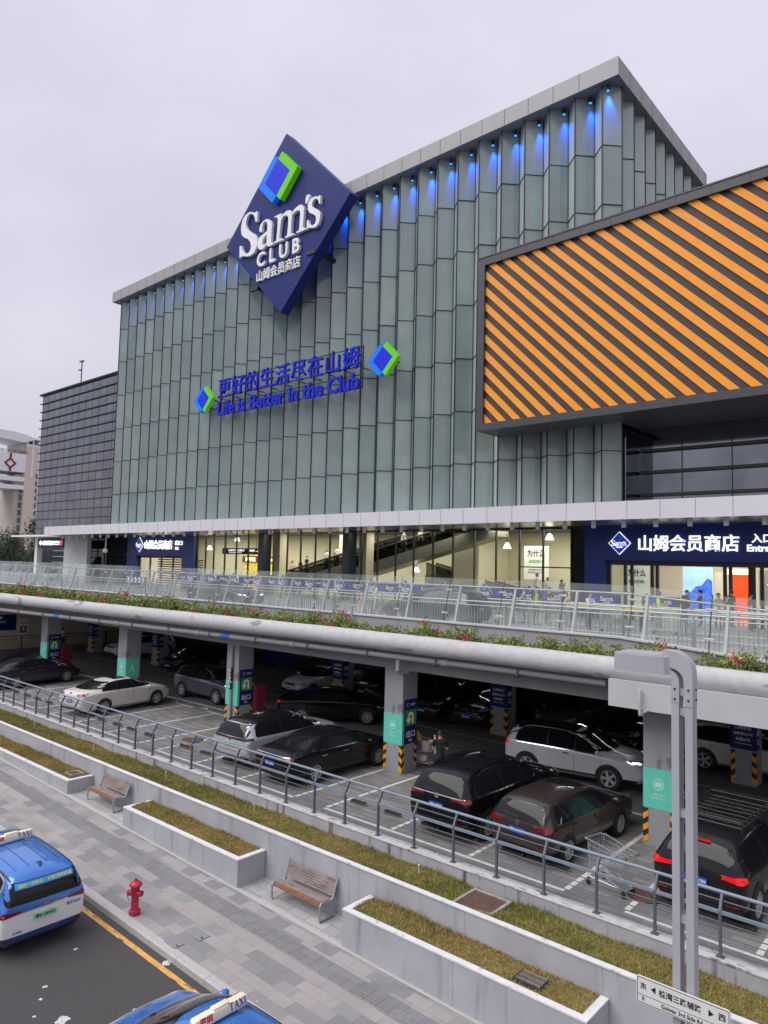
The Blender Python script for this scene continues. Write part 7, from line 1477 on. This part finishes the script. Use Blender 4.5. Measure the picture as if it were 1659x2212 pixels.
for x, y, lb in ((-13.49, 9.66, 'small inspection cover slab in the pavement right of the hydrant, further from the kerb'), (-13.6, 9.12, 'small inspection cover slab in the pavement right of the hydrant, beside the kerb')):
    t = thing('inspection_cover', lb, 'drain cover', (x, y, PZ(x)+.003)); MB().box((-.29, -.14, 0), (.29, .14, .004)).build('plate', mat('dark_slab', lin((136, 135, 138)), .8, var=.15, scale=20), t); MB().box((.2, -.05, .005), (.27, -.02, .008)).build('slot', BLACKR, t)

# ================================================================ trees and far buildings at left
BARK = mat('bark', (.07, .055, .045), .9, var=.3, scale=8); TLEAF = [mat('tree_leaf_dark', lin((52, 66, 42)), .6, var=.35, scale=.8), mat('tree_leaf_mid', lin((68, 84, 50)), .6, var=.35, scale=.8), mat('tree_leaf_light', lin((90, 106, 62)), .6, var=.3, scale=.8)]
def tree_mesh(seed, h, rad):
    rg = random.Random(seed); tr = MB(); fo = MB(); tr.tube([(0, 0, 0), (rg.gauss(0, .1), 0, h*.25), (rg.gauss(0, .3), rg.gauss(0, .3), h*.5), (rg.gauss(0, .4), rg.gauss(0, .4), h*.8)], [h*.028, h*.022, h*.016, h*.006], 8)
    cl = []
    for i in range(26):
        a = rg.uniform(0, 6.28); f = rg.uniform(.22, .97); rr = rad*math.sin(PI*min(1, .15+f*.85))**.7*rg.uniform(.35, 1.0); c = Vector((rr*math.cos(a), rr*math.sin(a), h*f)); cl.append((c, rad*rg.uniform(.22, .4)))
        tr.tube([(0, 0, h*f*.6), c*.5+Vector((0, 0, h*f*.35)), c], [h*.008, h*.005, h*.002], 5)
    for c, r_ in cl:
        tone = rg.choices((0, 1, 2), (4, 3, 1.2))[0]
        for _ in range(300):
            d = Vector((rg.gauss(0, 1), rg.gauss(0, 1), rg.gauss(0, .8))).normalized(); leaf_quad(fo, c+d*r_*rg.uniform(.55, 1.15), rg.uniform(.1, .19)*h/12, rg, min(2, max(0, tone+rg.choice((-1, 0, 0, 0, 1)))))
    return fo.mesh('crown', TLEAF, fix=False), tr.mesh('trunk', BARK, 40)
tms = [tree_mesh(11, 12.5, 4.6), tree_mesh(12, 15, 4.4), tree_mesh(13, 11, 4.8)]
for x, y, k, s, lb in ((-122, 55, 1, 1.22, 'tall dark tree rising beside the edge of the dark glass wing'), (-129, 56, 0, 1.12, 'broad dark tree second from the dark glass wing'), (-136, 54, 2, 1.25, 'rounded dark tree third from the dark glass wing'), (-143, 57, 0, 1.1, 'dark tree fourth from the dark glass wing'), (-112, 50, 2, 1.0, 'low dark tree just behind the kiosk at the end of the deck'), (-150, 55, 2, 1.2, 'dark tree at the left edge of the picture')):
    t = thing('street_tree', lb, 'tree', (x, y, -3.2), rnd.uniform(0, 6), 'dark trees left of the mall'); t.scale = (s, s, s); link('crown', tms[k][0], t); link('trunk', tms[k][1], t)
ROSE = mat('rose_beige_render', lin((228, 212, 198)), .8, var=.04, scale=.05); OFFW = mat('off_white_render', lin((246, 244, 246)), .8, var=.03, scale=.05); SHD = mat('beige_reveal', lin((200, 192, 184)), .8, var=.05, scale=.05); WGL = mat('far_window', lin((90, 100, 112)), .2, var=.3, scale=.3); MRN = mat('maroon_paint', lin((130, 40, 52)), .6)  # tower render colours brightened to stand in for distance haze
t = thing('apartment_tower', 'far beige apartment tower with a white gate arch and maroon diamond emblem', 'tower', (-266, 112, -3.2))
def tb_(a, b): return MB().box(a, b)
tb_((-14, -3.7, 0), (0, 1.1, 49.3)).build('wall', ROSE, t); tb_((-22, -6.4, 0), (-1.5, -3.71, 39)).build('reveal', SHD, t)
q = MB(); [q.box((-.2, -3.0, 3+2.7*i), (.05, -2.0, 3.3+2.7*i)) for i in range(0)]; 
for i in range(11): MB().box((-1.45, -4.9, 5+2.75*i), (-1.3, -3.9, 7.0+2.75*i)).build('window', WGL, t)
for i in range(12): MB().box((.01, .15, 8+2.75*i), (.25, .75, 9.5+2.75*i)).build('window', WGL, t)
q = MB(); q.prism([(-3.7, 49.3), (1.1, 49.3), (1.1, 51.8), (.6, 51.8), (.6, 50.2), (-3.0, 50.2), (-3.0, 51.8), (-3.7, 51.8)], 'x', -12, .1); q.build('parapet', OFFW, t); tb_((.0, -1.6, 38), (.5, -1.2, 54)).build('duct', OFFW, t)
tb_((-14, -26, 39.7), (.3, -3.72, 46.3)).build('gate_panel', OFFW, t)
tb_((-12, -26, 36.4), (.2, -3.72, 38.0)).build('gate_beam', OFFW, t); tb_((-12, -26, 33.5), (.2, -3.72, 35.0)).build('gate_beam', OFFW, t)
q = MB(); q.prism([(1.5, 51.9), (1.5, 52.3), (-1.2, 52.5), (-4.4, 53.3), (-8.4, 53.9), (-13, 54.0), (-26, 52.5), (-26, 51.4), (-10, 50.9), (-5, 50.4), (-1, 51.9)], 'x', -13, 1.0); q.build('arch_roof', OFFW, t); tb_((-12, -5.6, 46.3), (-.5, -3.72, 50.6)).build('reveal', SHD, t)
q = MB(); [q.cyl((0, -26, 46.6+.4*i), (0, -3, 46.6+.4*i), .07, 5) for i in range(3)]; [q.cyl((0, -25+2.2*i, 46.3), (0, -25+2.2*i, 47.5), .07, 5) for i in range(11)]; q.build('railing', DKMET, t)
q = MB(); cy, cz2 = -9.0, 42.6
poly_glyph(q, [[(-2.1, 0), (0, -2.1), (2.1, 0), (0, 2.1)], [(-1.3, 0), (0, -1.3), (1.3, 0), (0, 1.3)]], (.31, cy, cz2), YP, ZP, 1, .2); q.box((.31, cy-.3, cz2+1.8), (.5, cy+.3, 46.2)); q.box((.31, cy-.3, 39.6), (.5, cy+.3, cz2-1.8)); q.build('emblem', MRN, t, fix=False)
t = thing('apartment_block', 'hazy blue grey apartment block far away at the left edge', 'tower', (-560, 222, -3.2)); bx = mat('far_blue_grey', lin((128, 138, 160)), .8, var=.06, scale=.05)
tb_((-30, -30, 0), (0, 0, 44)).build('wall', bx, t)
for i in range(13): MB().box((.01, -28, 4+3.1*i), (.3, -1.5, 5.6+3.1*i)).build('window_band', mat('far_window_band', lin((88, 100, 126)), .5, var=.2, scale=.2), t)
for y in (-22, -12, -4): tb_((.02, y-.9, 0), (.7, y+.9, 44.1)).build('pier', mat('far_pale_pier', lin((176, 176, 186)), .8), t)
for i, (x, y, w_, d_, h_, c_, lb) in enumerate([(-330, -60, 30, 40, 14, (150, 150, 156), 'pale residential block far across the road'), (-60, -95, 40, 18, 20, (120, 122, 128), 'grey office block across the road, opposite the mall'), (-110, -90, 26, 18, 24, (140, 136, 132), 'beige block across the road, opposite the mall'), (-10, -100, 30, 18, 22, (112, 118, 130), 'blue grey block across the road, opposite the mall')]):
    t = thing('apartment_block', lb, 'tower', (x, y, -3.2)); tb_((-w_/2, -d_/2, 0), (w_/2, d_/2, h_)).build('wall', mat('block_render_%d' % i, lin(c_), .8), t)
    q = MB(); [q.box((-w_/2+1, d_/2, 3+3.2*k), (w_/2-1, d_/2+.1, 4.7+3.2*k)) for k in range(int(h_/3.2)-1)]; q.build('window_band', WGL, t)
tl = MB()
for i in range(9):
    o_x, o_y = -150+17*i, -42+3*math.sin(i*2); me_ = tms[i % 3][0]; co = np.empty(len(me_.vertices)*3); me_.vertices.foreach_get('co', co); co = co.reshape(-1, 3)[:4*3000]+np.array([o_x, o_y, -3.2])
    tl.v += [tuple(c) for c in co]; b_ = len(tl.v)-len(co); tl.f += [(b_+4*k, b_+4*k+1, b_+4*k+2, b_+4*k+3) for k in range(len(co)//4)]; tl.m += [0]*(len(co)//4)
tag(tl.build('treeline', TLEAF[0], fix=False), 'dark line of trees across the road opposite the mall', 'trees', kind='stuff')

if bpy.data.scenes.get('scratch'): bpy.data.scenes.remove(bpy.data.scenes['scratch'])
